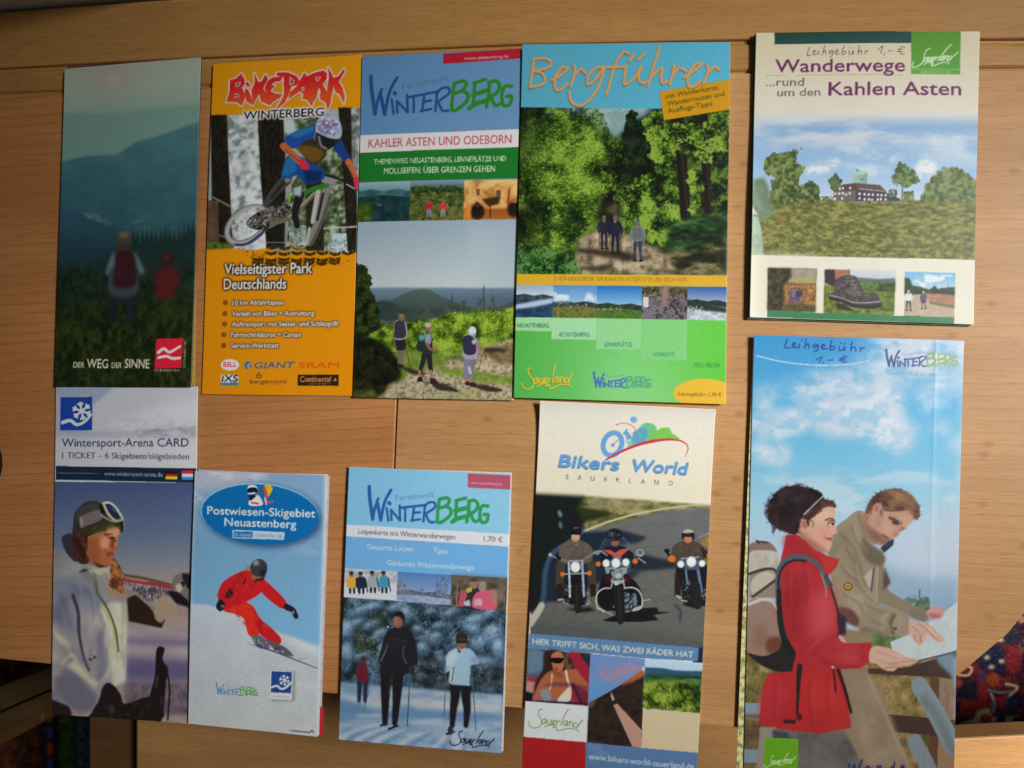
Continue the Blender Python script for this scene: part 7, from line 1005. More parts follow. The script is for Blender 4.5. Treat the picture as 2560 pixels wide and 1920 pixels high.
def box(name, c, size, mat, parent=None, bevel=.002, rz=0):
    x, y, z = c; sx, sy, sz = size; k, s = math.cos(rz), math.sin(rz)
    P = [(-sx / 2, -sy / 2), (sx / 2, -sy / 2), (sx / 2, sy / 2), (-sx / 2, sy / 2)]
    return prism(name, [(x + a * k - b * s, y + a * s + b * k) for a, b in P], z - sz / 2, z + sz / 2, mat, parent, bevel)

# ---------------------------------------------------------------- materials
def nodes(name):
    m = bpy.data.materials.new(name); m.use_nodes = True
    nt = m.node_tree; return m, nt, nt.nodes['Principled BSDF']
def N(nt, t, **k):
    n = nt.nodes.new(t)
    for a, v in k.items():
        if a in n.inputs: n.inputs[a].default_value = v
        else: setattr(n, a, v)
    return n
def ramp(nt, stops):
    r = nt.nodes.new('ShaderNodeValToRGB'); e = r.color_ramp.elements
    while len(e) < len(stops): e.new(.5)
    for i, (p, c) in enumerate(stops): e[i].position = p; e[i].color = (*c, 1)
    return r
def wood(name, light, dark, rings=1.0, flecks=1.0, seed=0.0, ang=0.0, rough=.42, ring_gap=.0065):
    m, nt, b = nodes(name); L = nt.links.new
    tc = N(nt, 'ShaderNodeTexCoord'); mp = N(nt, 'ShaderNodeMapping')
    L(tc.outputs['Object'], mp.inputs['Vector']); mp.inputs['Location'].default_value = (seed, seed * .37, 0); mp.inputs['Rotation'].default_value = (0, 0, ang)
    def stretch(sx, sy):
        v = N(nt, 'ShaderNodeMapping'); v.inputs['Scale'].default_value = (sx, sy, sy); L(mp.outputs['Vector'], v.inputs['Vector']); return v
    def noise(v, sc, det=4, ro=.6, dist=0):
        n = N(nt, 'ShaderNodeTexNoise'); n.inputs['Scale'].default_value = sc; n.inputs['Detail'].default_value = det; n.inputs['Roughness'].default_value = ro; n.inputs['Distortion'].default_value = dist
        L(v.outputs['Vector'], n.inputs['Vector']); return n
    broad = noise(stretch(1.2, 9), 3, 5, .6, .6)
    fine = noise(stretch(7, 190), 4, 4, .7)
    hair = noise(stretch(22, 420), 4, 2, .6)
    mix = N(nt, 'ShaderNodeMath', operation='MULTIPLY_ADD'); L(fine.outputs['Fac'], mix.inputs[0]); mix.inputs[1].default_value = .6; L(broad.outputs['Fac'], mix.inputs[2])
    cr = ramp(nt, [(.50, dark), (.78, tuple((a * 1.0 + c) / 2 for a, c in zip(light, dark))), (1.04 - .06, light)]); L(mix.outputs[0], cr.inputs['Fac'])
    # growth rings: thin darker lines that wander along the board
    wv = N(nt, 'ShaderNodeTexWave', wave_type='BANDS', bands_direction='Y', wave_profile='SAW')
    wv.inputs['Scale'].default_value = .05 / ring_gap * 6.28 / 6.28; wv.inputs['Distortion'].default_value = 2.2; wv.inputs['Detail'].default_value = 2; wv.inputs['Detail Scale'].default_value = .9
    L(stretch(1.1, 6.3).outputs['Vector'], wv.inputs['Vector'])
    rr = ramp(nt, [(.0, (0, 0, 0)), (.72, (.05, .05, .05)), (.9, (.8, .8, .8)), (1, (0, 0, 0))]); L(wv.outputs['Fac'], rr.inputs['Fac'])
    rm = N(nt, 'ShaderNodeMath', operation='MULTIPLY'); L(rr.outputs['Color'], rm.inputs[0])
    rb = N(nt, 'ShaderNodeMath', operation='MULTIPLY'); L(broad.outputs['Fac'], rb.inputs[0]); rb.inputs[1].default_value = .75 * rings; L(rb.outputs[0], rm.inputs[1])
    m1 = N(nt, 'ShaderNodeMix', data_type='RGBA', blend_type='MULTIPLY'); L(rm.outputs[0], m1.inputs['Factor']); L(cr.outputs['Color'], m1.inputs['A']); m1.inputs['B'].default_value = (.62, .47, .36, 1)
    # pores and rays: short dark dashes
    hr = ramp(nt, [(.30, (1, 1, 1)), (.46, (0, 0, 0))]); L(hair.outputs['Fac'], hr.inputs['Fac'])
    vo = N(nt, 'ShaderNodeTexVoronoi', feature='F1'); vo.inputs['Scale'].default_value = 1; vo.inputs['Randomness'].default_value = 1; L(stretch(62, 105).outputs['Vector'], vo.inputs['Vector'])
    vr = ramp(nt, [(.10, (1, 1, 1)), (.26, (0, 0, 0))]); L(vo.outputs['Distance'], vr.inputs['Fac'])
    pick = N(nt, 'ShaderNodeSeparateColor'); L(vo.outputs['Color'], pick.inputs['Color'])
    gt = N(nt, 'ShaderNodeMath', operation='GREATER_THAN'); L(pick.outputs['Red'], gt.inputs[0]); gt.inputs[1].default_value = .52
    vm = N(nt, 'ShaderNodeMath', operation='MULTIPLY'); L(vr.outputs['Color'], vm.inputs[0]); L(gt.outputs[0], vm.inputs[1])
    vf = N(nt, 'ShaderNodeMath', operation='MULTIPLY'); L(vm.outputs[0], vf.inputs[0]); vf.inputs[1].default_value = .75 * flecks
    hs = N(nt, 'ShaderNodeMath', operation='MULTIPLY_ADD'); L(hr.outputs['Color'], hs.inputs[0]); hs.inputs[1].default_value = .62; L(vf.outputs[0], hs.inputs[2])
    m2 = N(nt, 'ShaderNodeMix', data_type='RGBA', blend_type='MULTIPLY'); L(hs.outputs[0], m2.inputs['Factor']); L(m1.outputs['Result'], m2.inputs['A']); m2.inputs['B'].default_value = (.66, .52, .42, 1)
    L(m2.outputs['Result'], b.inputs['Base Color'])
    b.inputs['Roughness'].default_value = rough; b.inputs['Specular IOR Level'].default_value = .35
    bp = N(nt, 'ShaderNodeBump'); bp.inputs['Strength'].default_value = .06; bp.inputs['Distance'].default_value = .0004; L(hair.outputs['Fac'], bp.inputs['Height']); L(bp.outputs['Normal'], b.inputs['Normal'])
    return m
def paper(name, col, rough=.5, speck=None, sc=400):
    m, nt, b = nodes(name); L = nt.links.new
    tc = N(nt, 'ShaderNodeTexCoord'); n = N(nt, 'ShaderNodeTexNoise'); n.inputs['Scale'].default_value = sc; n.inputs['Detail'].default_value = 3; L(tc.outputs['Object'], n.inputs['Vector'])
    dk = speck or tuple(c * .86 for c in col)
    r = ramp(nt, [(.38, dk), (.56, col)]); L(n.outputs['Fac'], r.inputs['Fac']); L(r.outputs['Color'], b.inputs['Base Color'])
    b.inputs['Roughness'].default_value = rough
    return m
def print_material(name, rough=.38, spec=.3):
    m, nt, b = nodes(name); L = nt.links.new
    at_ = N(nt, 'ShaderNodeAttribute', attribute_name='ink')
    tc = N(nt, 'ShaderNodeTexCoord')
    n = N(nt, 'ShaderNodeTexNoise'); n.inputs['Scale'].default_value = 700; n.inputs['Detail'].default_value = 2; L(tc.outputs['Object'], n.inputs['Vector'])
    r = ramp(nt, [(.3, (.965, .965, .965)), (.7, (1.03, 1.03, 1.03))]); L(n.outputs['Fac'], r.inputs['Fac'])
    mx = N(nt, 'ShaderNodeMix', data_type='RGBA', blend_type='MULTIPLY'); mx.inputs['Factor'].default_value = 1; L(at_.outputs['Color'], mx.inputs['A']); L(r.outputs['Color'], mx.inputs['B'])
    L(mx.outputs['Result'], b.inputs['Base Color'])
    w = N(nt, 'ShaderNodeTexNoise'); w.inputs['Scale'].default_value = 26; w.inputs['Detail'].default_value = 3; L(tc.outputs['Object'], w.inputs['Vector'])
    bp = N(nt, 'ShaderNodeBump'); bp.inputs['Strength'].default_value = .25; bp.inputs['Distance'].default_value = .0012; L(w.outputs['Fac'], bp.inputs['Height']); L(bp.outputs['Normal'], b.inputs['Normal'])
    b.inputs['Roughness'].default_value = rough; b.inputs['Specular IOR Level'].default_value = spec
    return m
def plain(name, col, rough=.6):
    m, nt, b = nodes(name); L = nt.links.new
    tc = N(nt, 'ShaderNodeTexCoord'); n = N(nt, 'ShaderNodeTexNoise'); n.inputs['Scale'].default_value = 60; n.inputs['Detail'].default_value = 4; L(tc.outputs['Object'], n.inputs['Vector'])
    r = ramp(nt, [(.3, tuple(c * .8 for c in col)), (.7, col)]); L(n.outputs['Fac'], r.inputs['Fac']); L(r.outputs['Color'], b.inputs['Base Color']); b.inputs['Roughness'].default_value = rough
    return m

M_LEAF_L = wood('beech_left_board', (.58, .262, .094), (.43, .176, .056), rings=1.25, flecks=.0, seed=.31, ang=-.06)
M_LEAF_R = wood('beech_right_board', (.60, .330, .136), (.43, .214, .080), rings=.7, flecks=.75, seed=2.3)
M_RAIL = wood('beech_rail', (.54, .288, .094), (.38, .188, .054), rings=.25, flecks=.1, seed=5.1)
M_STRIP = wood('beech_strip', (.52, .275, .085), (.37, .180, .050), rings=.2, flecks=.0, seed=7.7)
M_BENCH = wood('bench_oak', (.50, .27, .10), (.34, .17, .058), rings=.5, flecks=.2, seed=9.4)
M_DARK = wood('dark_stained_wood', (.16, .075, .028), (.09, .040, .015), rings=.4, flecks=0, seed=4.4)
M_CHAIR = wood('chair_wood', (.115, .068, .026), (.065, .036, .013), rings=.3, flecks=0, seed=6.2, ang=.4)
M_FLOOR = wood('floor_boards', (.16, .070, .030), (.09, .036, .014), rings=.4, flecks=0, seed=1.2)
M_WALL = plain('wall_plaster', (.86, .86, .74), .9)
M_BLACK = plain('black_plastic', (.012, .013, .012), .35)

# ---------------------------------------------------------------- floor, wall
prism('floor', [(-2.2, -2.2), (2.2, -2.2), (2.2, 2.2), (-2.2, 2.2)], -.05, 0, M_FLOOR)['kind'] = 'structure'
A_, B_ = at(-700, 92), at(420, 2)
dv = (B_ - A_).normalized(); nv = Vector((-dv.y, dv.x, 0)); nv = nv if nv.y > 0 else -nv
a0 = A_ - dv * .9 + nv * .004; b0 = B_ + nv * .004
w = prism('wall', [tuple(a0[:2]), tuple(b0[:2]), tuple((b0 + nv * .15)[:2]), tuple((a0 + nv * .15)[:2])], 0, 2.3, M_WALL)
tag(w, 'pale plastered wall behind the far left corner of the table', 'wall')

# ---------------------------------------------------------------- the table
back = [(-700, 88), (-350, 60), (0, 30), (380, 1), (1000, -32), (1850, -55), (2560, -60), (2700, -40)]
g1 = [(-700, 226), (-350, 198), (0, 172), (330, 154), (700, 136), (1300, 112), (1850, 100), (2560, 98), (2790, 104)]
g2 = [(-700, 290), (-350, 262), (0, 236), (330, 222), (1000, 199), (1850, 180), (2560, 171), (2790, 172)]
front = [(-700, 1582), (0, 1647), (820, 1733), (1285, 1769), (1800, 1816), (1950, 1826), (2090, 1818), (2230, 1775), (2330, 1725), (2403, 1683), (2519, 1585), (2640, 1440), (2720, 1280), (2770, 1080), (2792, 700), (2796, 300), (2792, 180)]
seam = lambda y: 1026 - (y - 180) * 7 / 168.
table = empty('dining_table', tuple(at(1280, 960, 0)), label='light beech table with two boards meeting at a seam, strewn with brochures', cat='table')
def shift(p, dx=0, dy=0): return [(x + dx, y + dy) for x, y in p]
T0 = TABLE - .024
prism('edge_rail', XY(back + shift(g1, 0, -2)[::-1]), T0, TABLE, M_RAIL, table, .0012)
prism('backing_strip', XY(shift(g1, 0, -9) + shift(g2, 0, 9)[::-1]), T0 - .0004, TABLE - .0024, M_STRIP, table)
prism('moulding', XY(shift(g1, 0, 4) + shift(g2, 0, -3)[::-1]), T0, TABLE - .0007, M_STRIP, table, .0030, 4)
sl = [p for p in g2 if p[0] < 1020] + [(1024, 198.5)]
sr = [(1027.5, 198.5)] + [p for p in g2 if p[0] > 1030]
fl = [p for p in front if p[0] < 955] + [(959.5, 1744.5)]
fr = [(963, 1745)] + [p for p in front if p[0] > 970]
lipA = lambda pts: shift(pts, 0, 3)
prism('table_leaf', XY(lipA(sl) + fl[::-1]), T0, TABLE, M_LEAF_L, table, .0006)
prism('table_leaf', XY(lipA(sr) + [(2794, 178)] + fr[::-1]), T0, TABLE, M_LEAF_R, table, .0006)
c0, c1, c2, c3 = at(-500, 200), at(2400, 260), at(2000, 1330), at(-500, 1330)
prism('underframe', [tuple(v[:2]) for v in (c0, c1, c2, c3)], TABLE - .10, T0 - .0005, M_DARK, table)
for v in (c0, c1, c2, c3):
    k = v.lerp((c0 + c1 + c2 + c3) / 4, .12)
    box('leg', (k.x, k.y, (TABLE - .10) / 2), (.06, .06, TABLE - .101), M_DARK, table)

# ---------------------------------------------------------------- bench along the near side, chair by the left corner
BZ = .45
bench = empty('bench', tuple(at(1400, 2000, 0)), label='long wooden bench pushed up to the near edge of the table', cat='bench')
prism('seat', XY([(340, 1660), (2390, 1846), (4500, 1742), (4500, 2400), (340, 2400)], BZ), BZ - .03, BZ, M_BENCH, bench, .002)
prism('end_panel', XY([(222, 1668), (338, 1678), (338, 2400), (222, 2400)], BZ - .02), 0, BZ - .02, M_DARK, bench, .002)
e0, e1 = at(4380, 1900, BZ), at(4380, 2350, BZ)
prism('end_panel', [(e0.x, e0.y), (e0.x + .03, e0.y), (e1.x + .03, e1.y), (e1.x, e1.y)], 0, BZ - .031, M_BENCH, bench, .001)
R3 = lambda pts: [(x * .3165, 1500 + y * .3165) for x, y in pts]
chair = empty('chair', tuple(at(-60, 1800, 0)), label='dark brown wooden chair with a slatted seat at the lower left corner of the table', cat='chair')
prism('seat_slat', XY(R3([(-700, 960), (0, 682), (520, 474), (520, 650), (0, 878), (-700, 1180)]), BZ), BZ - .018, BZ, M_CHAIR, chair, .003)
prism('seat_slat', XY(R3([(-700, 1190), (0, 890), (520, 662), (400, 862), (160, 962), (-120, 1090), (-700, 1400)]), BZ - .004), BZ - .022, BZ - .004, M_CHAIR, chair, .003)
prism('seat_frame', XY(R3([(-650, 1020), (300, 660), (330, 800), (-600, 1240)]), BZ - .03), BZ - .06, BZ - .0225, M_DARK, chair, .002)
for p in ((-560, 1080), (260, 700), (180, 860), (-500, 1230)):
    q = at(p[0] * .3165, 1500 + p[1] * .3165, BZ - .05); box('leg', (q.x, q.y, (BZ - .061) / 2), (.032, .032, BZ - .061), M_DARK, chair)

# a small black cap lying at the left edge
q = at(-76, 1160)
bm = bmesh.new(); bmesh.ops.create_cone(bm, cap_ends=True, segments=64, radius1=.0238, radius2=.0232, depth=.009)
bmesh.ops.bevel(bm, geom=[e for e in bm.edges if all(v.co.z > 0 for v in e.verts)], offset=.0015, segments=3, affect='EDGES')
me = bpy.data.meshes.new('black_cap'); bm.to_mesh(me); bm.free()
for p in me.polygons: p.use_smooth = len(p.vertices) < 8
o = link('black_cap', me, M_BLACK); o.location = (q.x, q.y, TABLE + .0047); tag(o, 'small round black cap lying at the left edge of the table', 'cap')

# ---------------------------------------------------------------- printed sheets
def ink_grid(name, corners, ink, zf, mat, parent, thick=.0003):
    """paper carrying its print: one vertex per ink dot; corners TL, TR, BR, BL in world xy"""
    h, w = ink.shape[:2]
    u, v = np.meshgrid(np.linspace(0, 1, w), np.linspace(0, 1, h))
    c = np.array([[p[0], p[1]] for p in corners])
    P = (c[0] * (1 - u)[..., None] + c[1] * u[..., None]) * (1 - v)[..., None] + (c[3] * (1 - u)[..., None] + c[2] * u[..., None]) * v[..., None]
    Z = zf(u, v)
    V = np.concatenate([P, Z[..., None]], -1).reshape(-1, 3)
    i = np.arange(h * w).reshape(h, w)
    F = np.stack([i[1:, :-1], i[1:, 1:], i[:-1, 1:], i[:-1, :-1]], -1).reshape(-1, 4)
    ring = np.concatenate([i[0, :-1], i[:-1, -1], i[-1, :0:-1], i[:0:-1, 0]])        # the cut edge of the paper
    low = V[ring].copy(); low[:, 2] -= thick
    j = np.arange(len(ring)) + len(V); k = np.roll(j, -1); r2 = np.roll(ring, -1)
    S = np.stack([ring, r2, k, j], -1)
    V = np.vstack([V, low]); F = np.vstack([F, S])
    me = bpy.data.meshes.new(name); me.vertices.add(len(V)); me.vertices.foreach_set('co', V.ravel())
    me.loops.add(F.size); me.loops.foreach_set('vertex_index', F.ravel().astype(np.int32))
    me.polygons.add(len(F)); me.polygons.foreach_set('loop_start', np.arange(0, F.size, 4, dtype=np.int32))
    try: me.polygons.foreach_set('loop_total', np.full(len(F), 4, np.int32))
    except Exception: pass
    me.update(calc_edges=True)
    sm = np.ones(len(F), bool); sm[-len(S):] = False; me.polygons.foreach_set('use_smooth', sm)
    at_ = me.color_attributes.new('ink', 'FLOAT_COLOR', 'POINT')
    C = np.ones((len(V), 4), np.float32); C[:h * w, :3] = ink.reshape(-1, 3); C[h * w:, :3] = .6
    at_.data.foreach_set('color', C.ravel())
    return link(name, me, mat, parent)
def page(name, corners, uv, zf0, zf1, mat, parent, nu=14, nv=24):
    """a folded inner sheet (or wad of sheets) under the cover: closed slab between two height fields"""
    c = np.array([[p[0], p[1]] for p in corners]); q = np.array(uv, float)
    s, t = np.meshgrid(np.linspace(0, 1, nu), np.linspace(0, 1, nv))
    UV = (q[0] * (1 - s)[..., None] + q[1] * s[..., None]) * (1 - t)[..., None] + (q[3] * (1 - s)[..., None] + q[2] * s[..., None]) * t[..., None]
    u, v = UV[..., 0], UV[..., 1]
    P = (c[0] * (1 - u)[..., None] + c[1] * u[..., None]) * (1 - v)[..., None] + (c[3] * (1 - u)[..., None] + c[2] * u[..., None]) * v[..., None]
    top = np.concatenate([P, zf1(u, v)[..., None]], -1).reshape(-1, 3); bot = np.concatenate([P, zf0(u, v)[..., None]], -1).reshape(-1, 3)
    i = np.arange(nu * nv).reshape(nv, nu); n = nu * nv
    F = [tuple(x) for x in np.stack([i[1:, :-1], i[1:, 1:], i[:-1, 1:], i[:-1, :-1]], -1).reshape(-1, 4)]
    F += [tuple(int(k) + n for k in f[::-1]) for f in F]
    ring = np.concatenate([i[0, :-1], i[:-1, -1], i[-1, :0:-1], i[:0:-1, 0]])
    for a, b in zip(ring, np.roll(ring, -1)): F.append((int(a), int(b), int(b) + n, int(a) + n))
    me = bpy.data.meshes.new(name); me.from_pydata(np.vstack([top, bot]).tolist(), [], [[int(k) for k in f] for f in F]); me.update()
    return link(name, me, mat, parent)

P_WHITE = paper('white_paper', (.74, .73, .70)); P_CREAM = paper('cream_paper', (.72, .68, .54)); P_GREEN = paper('dark_green_cover', (.035, .13, .055)); P_YELLOW = paper('yellow_page', (.62, .42, .06))
P_PURPLE = paper('dark_purple_page', (.05, .04, .09)); P_RED = paper('red_page', (.62, .03, .03)); P_PINK = paper('pale_page', (.62, .56, .62)); P_MAP = paper('map_page', (.74, .74, .34), .55, (.30, .26, .10), 330); P_BLUE = paper('blue_page', (.16, .24, .52))
INK_GLOSS = print_material('gloss_print', .34, .32); INK_SATIN = print_material('satin_print', .45, .28)
mm = .001
U = lambda l=0., t=0., r=1., b=1.: [(l, t), (r, t), (r, b), (l, b)]
g = lambda x, s: np.exp(-x / s)
FULL = U(.004, .003, .996, .997)
# key: (artist, light on it, thickness mm, base mm, lift in mm over (u, v), name, label, sheets: (name, outline in uv, depth range as part of the thickness, paper))
SHEETS = {
 'weg': (art_weg_der_sinne, 1.4, 1.4, lambda u, v: .9 * (1 - v) ** 2 + .25 * u, 'hiking_leaflet', 'dark leaflet showing a woman and a child in red above misty blue hills', INK_GLOSS,
         [('page', [(.01, -.006), (1.0, .0), (1.0, .99), (.01, .99)], .35, .8, P_PURPLE), ('page', [(.2, .3), (.990, .52), (1.022, .995), (.2, .99)], .0, .33, P_YELLOW)]),
 'bike': (art_bike_park, .9, .0, lambda u, v: .3 * np.sin(3.1 * v), 'bike_park_flyer', 'orange flyer showing a mountain biker in blue jumping among dark trees', INK_GLOSS, [('page', FULL, .0, .6, P_WHITE)]),
 'ode': (art_odeborn, 1.8, .0, lambda u, v: .5 * np.sin(3.1 * u) + .3 * v, 'theme_trail_brochure', 'blue and green brochure with three hikers under a wide pale sky', INK_GLOSS, [('page', FULL, .0, .8, P_WHITE)]),
 'berg': (art_bergfuehrer, 2.6, .0, lambda u, v: 1.2 * g(u, .06) * 0 + .8 * np.sin(2.6 * u) + .7 * (1 - u) * (v > -1), 'mountain_guide_booklet', 'wide booklet with three hikers on a sunlit forest track above a green panel', INK_GLOSS, [('page', U(.003, .002, .998, .998), .0, .85, P_WHITE)]),
 'wand': (art_wanderwege, 2.3, .0, lambda u, v: 1.0 * g(v, .25) + .8 * np.sin(3 * u) + 1.2 * g(u, .05) * (v > .3) * np.clip((v - .3) * 3, 0, 1), 'hiking_map', 'folded cream hiking map with a round green tower above heath and a brown boot below', INK_SATIN,
          [('page', U(.004, .003, .998, .992), .42, .9, P_CREAM), ('back_cover', [(-.006, .0), (.998, .0), (.992, 1.004), (-.008, 1.005)], .0, .36, P_GREEN)]),
 'arena': (art_arena_card, 1.3, .0, lambda u, v: .6 * v * (1 - u) + .2, 'ski_ticket_leaflet', 'grey and blue leaflet showing a woman in a white jacket with goggles on her cap', INK_GLOSS, [('page', FULL, .0, .7, P_WHITE)]),
 'post': (art_postwiesen, 2.2, 1.55, lambda u, v: .5 * np.sin(3 * v) - 1.2 * u, 'ski_area_leaflet', 'pale blue leaflet with a skier in red under a blue oval badge', INK_GLOSS,
          [('page', [(.02, .004), (1.010, -.004), (1.008, .996), (.02, .99)], .62, .9, P_WHITE), ('page', [(.02, -.006), (1.022, .002), (1.020, .985), (.02, .985)], .34, .58, P_PINK), ('page', [(.4, .885), (1.036, .888), (1.040, .992), (.4, .985)], .59, .615, P_RED)]),
 'loip': (art_loipenkarte, 2.4, .0, lambda u, v: .6 * np.sin(3 * v) + 1.0 * u * g(v, .2), 'cross_country_map', 'light blue map cover with cross country skiers in black and in pale blue', INK_GLOSS,
          [('page', [(.01, .002), (1.005, -.006), (1.009, .992), (.01, .992)], .45, .88, P_WHITE), ('page', [(.01, .0), (1.002, .0), (1.004, .997), (.01, .997)], .0, .42, P_WHITE)]),
 'bikers': (art_bikers_world, 1.6, .0, lambda u, v: 3.4 * g(v, .035) + .5 * np.sin(3 * u), 'motorcycle_brochure', 'narrow brochure with three motorcyclists on a road below a cream heading', INK_GLOSS, [('page', U(.004, .006, .997, .997), .0, .7, P_WHITE)]),
 'map': (art_winterberg_map, 2.5, .0, lambda u, v: .9 * g(v, .12) + .9 * np.sin(3 * u) + .6 * u * v + .12 * g(np.abs(u - .87), .012), 'hiking_map', 'tall map cover with a red coated woman and a man in beige', INK_GLOSS,
         [('page', FULL, .92, .97, P_WHITE), ('map_page', [(.0, .03), (.9, .02), (.9, .995), (-.036, .985)], .45, .9, P_MAP), ('page', [(-.006, .9), (.9, .9), (.9, .99), (-.038, .985)], .1, .42, P_BLUE)]),
}
LIGHT = {k: (v, v * .985, v * .945) for k, v in {'weg': .36, 'bike': .62, 'ode': .75, 'berg': .90, 'wand': .93, 'arena': .42, 'post': .68, 'loip': .77, 'bikers': .86, 'map': 1.03}.items()}  # even light divided out per sheet; its falloff across a sheet stays painted in
SIZE = {'weg': (95, 209), 'bike': (97, 209), 'ode': (99, 210), 'berg': (121, 210), 'wand': (119, 164), 'arena': (95, 208), 'post': (84, 156), 'loip': (99, 161), 'bikers': (98, 210), 'map': (108, 222)}
GROUP = 'brochures laid out on the table'
for key, (artist, thick, base, lift, name, label, inkm, sheets) in SHEETS.items():
    zt = TABLE + (thick + base + .6) * mm
    corners = [at(x, y, zt) for x, y in QUADS[key]]
    mid = sum(corners, Vector()) / 4
    root = empty(name, (mid.x, mid.y, TABLE), label=label, cat='brochure' if 'map' not in name else 'map', group=GROUP)
    if WHITE: ink = np.full((60, 40, 3), .5, np.float32)
    else:
        c = Art(QUADS[key], *SIZE[key]); artist(c); c.grain(.006); L_ = LIGHT[key]
        ink = c.ink(L_ if hasattr(L_, '__len__') else (L_, L_, L_))
    k_ = len(key) + SIZE[key][0]
    lift = lambda u, v, f=lift, k_=k_: f(u, v) + .38 * (1 + np.sin(5.2 * u + 2.6 * v + k_) * np.sin(4.1 * v - 1.7 * u + 2 * k_))
    zc = lambda u, v, lift=lift, thick=thick, base=base: TABLE + mm * (thick + base + np.maximum(lift(u, v), -thick * .0 - base))
    ink_grid('cover', corners, ink, zc, inkm, root)
    for (pn, uv, d0, d1, mat) in sheets:
        z0 = lambda u, v, d=d0, lift=lift, thick=thick, base=base: TABLE + mm * (.06 + base * .0 + d * thick + (base + np.maximum(lift(np.clip(u, 0, 1), np.clip(v, 0, 1)), -base)) * .92)
        z1 = lambda u, v, d=d1, lift=lift, thick=thick, base=base: TABLE + mm * (.02 + d * (thick - .36) + (base + np.maximum(lift(np.clip(u, 0, 1), np.clip(v, 0, 1)), -base)))
        page(pn, corners, uv, z0, z1, mat, root)

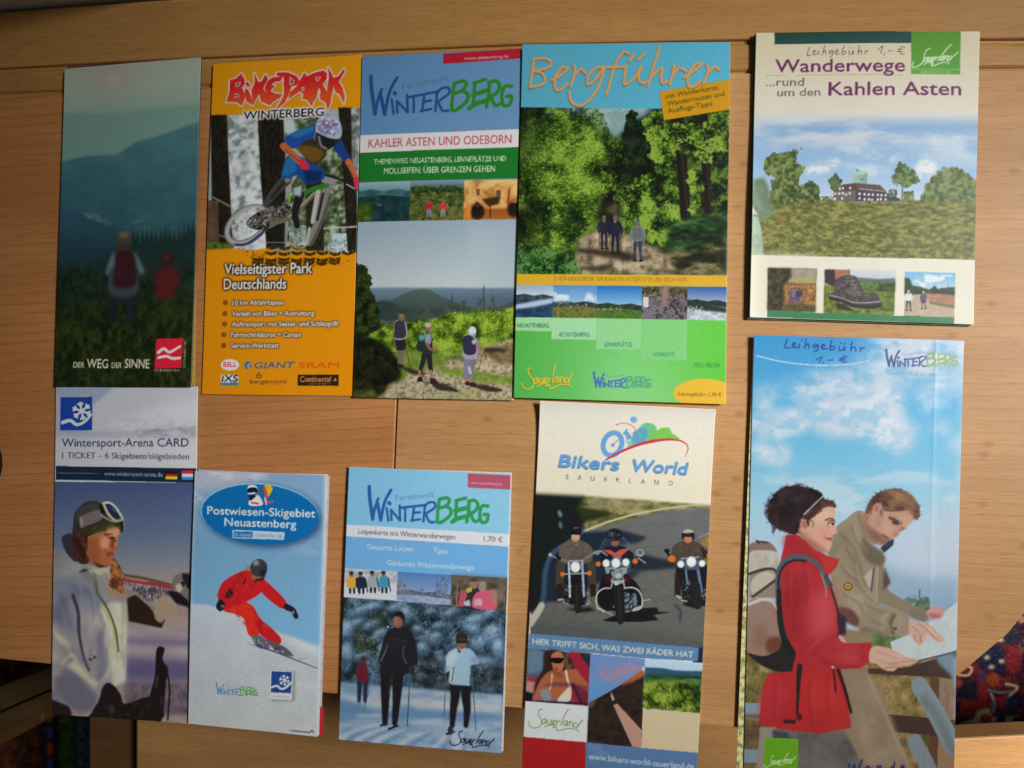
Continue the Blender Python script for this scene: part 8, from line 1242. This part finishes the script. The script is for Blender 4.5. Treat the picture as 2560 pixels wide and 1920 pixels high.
# ---------------------------------------------------------------- rugs on the floor
def art_persian(c):
    c.F(2300, 1400, .3133)
    full = [(-2000, -2000), (3000, -2000), (3000, 4000), (-2000, 4000)]
    c.tex(full, [(20, 18, 34), (34, 20, 34), (74, 24, 28), (88, 46, 34)], 70, con=1.2)
    c.dabs(full, 1100, 46, [(18, 20, 46), (120, 100, 70), (84, 26, 26), (30, 40, 60), (90, 58, 38), (24, 22, 46)], a=.85, asp=.6)
    c.poly([(840, 400), (560, 700), (720, 640), (840, 700)], (24, 24, 32), blur=10)
    c.tex([(280, 900), (840, 560), (840, 1400), (280, 1420)], [(40, 18, 28), (78, 26, 28), (92, 40, 30)], 50, blur=10)
    for x, y, rx, ry, col in ((620, 800, 120, 110, (22, 24, 48)), (690, 880, 60, 70, (20, 22, 44)), (760, 640, 110, 60, (30, 28, 36)), (430, 1060, 120, 70, (20, 22, 36)), (350, 1190, 60, 40, (26, 26, 56)), (430, 1290, 80, 40, (30, 22, 50)), (520, 1110, 50, 60, (22, 26, 40)), (560, 960, 40, 60, (60, 40, 60)), (800, 820, 70, 110, (96, 26, 32)), (640, 980, 50, 60, (130, 54, 26)), (480, 1180, 110, 40, (112, 34, 26)), (560, 1080, 50, 90, (110, 30, 32)), (340, 1010, 60, 40, (120, 56, 34)), (310, 1360, 50, 60, (46, 24, 46))): c.ell(x, y, rx, ry, col, blur=9)
    c.line([(350, 930), (420, 870), (470, 890), (440, 940), (360, 940)], 18, (176, 152, 112), blur=5); c.ell(400, 890, 34, 26, (140, 36, 32), blur=5)
    for x, y in ((590, 800), (625, 876), (706, 830), (700, 660)): c.ell(x, y, 24, 18, (160, 140, 100), blur=6)
    c.line([(740, 1010), (830, 1040), (760, 1120), (800, 1180)], 22, (170, 156, 120), blur=5); c.line([(600, 1060), (700, 1080), (800, 1070)], 20, (92, 104, 120), blur=5); c.line([(620, 1090), (650, 1160), (640, 1230)], 20, (150, 146, 130), blur=5)
    c.poly([(360, 1330), (480, 1290), (500, 1230), (600, 1200), (640, 1280), (760, 1220), (840, 1260), (840, 1420), (340, 1420)], (172, 156, 120), blur=6)
    for x, y, rx, ry, col in ((580, 1290, 46, 40, (130, 56, 60)), (700, 1290, 36, 60, (34, 50, 90)), (470, 1380, 60, 16, (36, 60, 96)), (560, 1390, 30, 14, (40, 60, 90)), (690, 1340, 40, 24, (140, 90, 56)), (820, 1320, 30, 60, (30, 50, 60)), (780, 1160, 60, 50, (30, 40, 70)), (700, 1150, 50, 40, (110, 32, 40)), (420, 1250, 90, 24, (104, 28, 28)), (770, 1240, 60, 30, (34, 44, 40)), (640, 1190, 18, 40, (60, 90, 110))): c.ell(x, y, rx, ry, col, blur=7)
    c.grain(.04)
def art_kilim(c):
    c.F(0, 1500, .3165)
    c.tex([(-900, 400), (900, 400), (900, 2600), (-900, 2600)], [(24, 12, 10), (52, 22, 14), (60, 34, 20)], 60)
    for x0, x1, col in ((-400, -200, (22, 60, 70)), (-200, -60, (40, 60, 26)), (150, 360, (34, 20, 14)), (360, 475, (16, 20, 52)), (475, 600, (42, 58, 22)), (600, 715, (10, 60, 66)), (715, 900, (50, 22, 12))): c.tex([(x0, 400), (x1, 400), (x1, 2600), (x0, 2600)], [tuple(v * .7 for v in col), col, tuple(v * 1.25 for v in col)], 26, blur=8)
    for y in range(860, 2200, 130):
        c.ell(408, y + 60, 26, 60, (150, 56, 16) if (y // 130) % 2 == 0 else (60, 60, 110), blur=10); c.ell(640, y + 30, 16, 30, (110, 60, 60), blur=8); c.ell(660, y + 90, 12, 20, (100, 46, 60), blur=8); c.ell(530, y + 90, 24, 40, (60, 80, 50), blur=12); c.ell(300, y, 40, 50, (60, 26, 14), blur=14)
    c.grain(.03)
M_RUG = print_material('wool_pile', .95, .05)
def rug(key, quad, wmm, hmm, art, light, label, z=.008):
    cs = [at(x, y, z) for x, y in quad]; mid = sum(cs, Vector()) / 4
    root = empty('rug', (mid.x, mid.y, 0), label=label, cat='rug')
    if WHITE: ink = np.full((60, 60, 3), .5, np.float32)
    else:
        c = Art(quad, wmm, hmm, dot=.75); art(c); ink = c.ink((light,) * 3)
    ink_grid('pile', cs, ink, lambda u, v: z + 0 * u, M_RUG, root, .002)
    page('backing', cs, U(.001, .001, .999, .999), lambda u, v: .0005 + 0 * u, lambda u, v: z - .001 + 0 * u, M_DARK, root, 2, 2)
rug('persian', [(1900, 1150), (2950, 1150), (2950, 2300), (1900, 2300)], 640, 700, art_persian, 1.0, 'red and navy oriental rug with cream flowers on the floor right of the bench')
rug('kilim', [(-260, 1640), (286, 1640), (286, 2200), (-260, 2200)], 333, 342, art_kilim, .3, 'striped rug in dark blue, olive and teal on the floor by the chair')
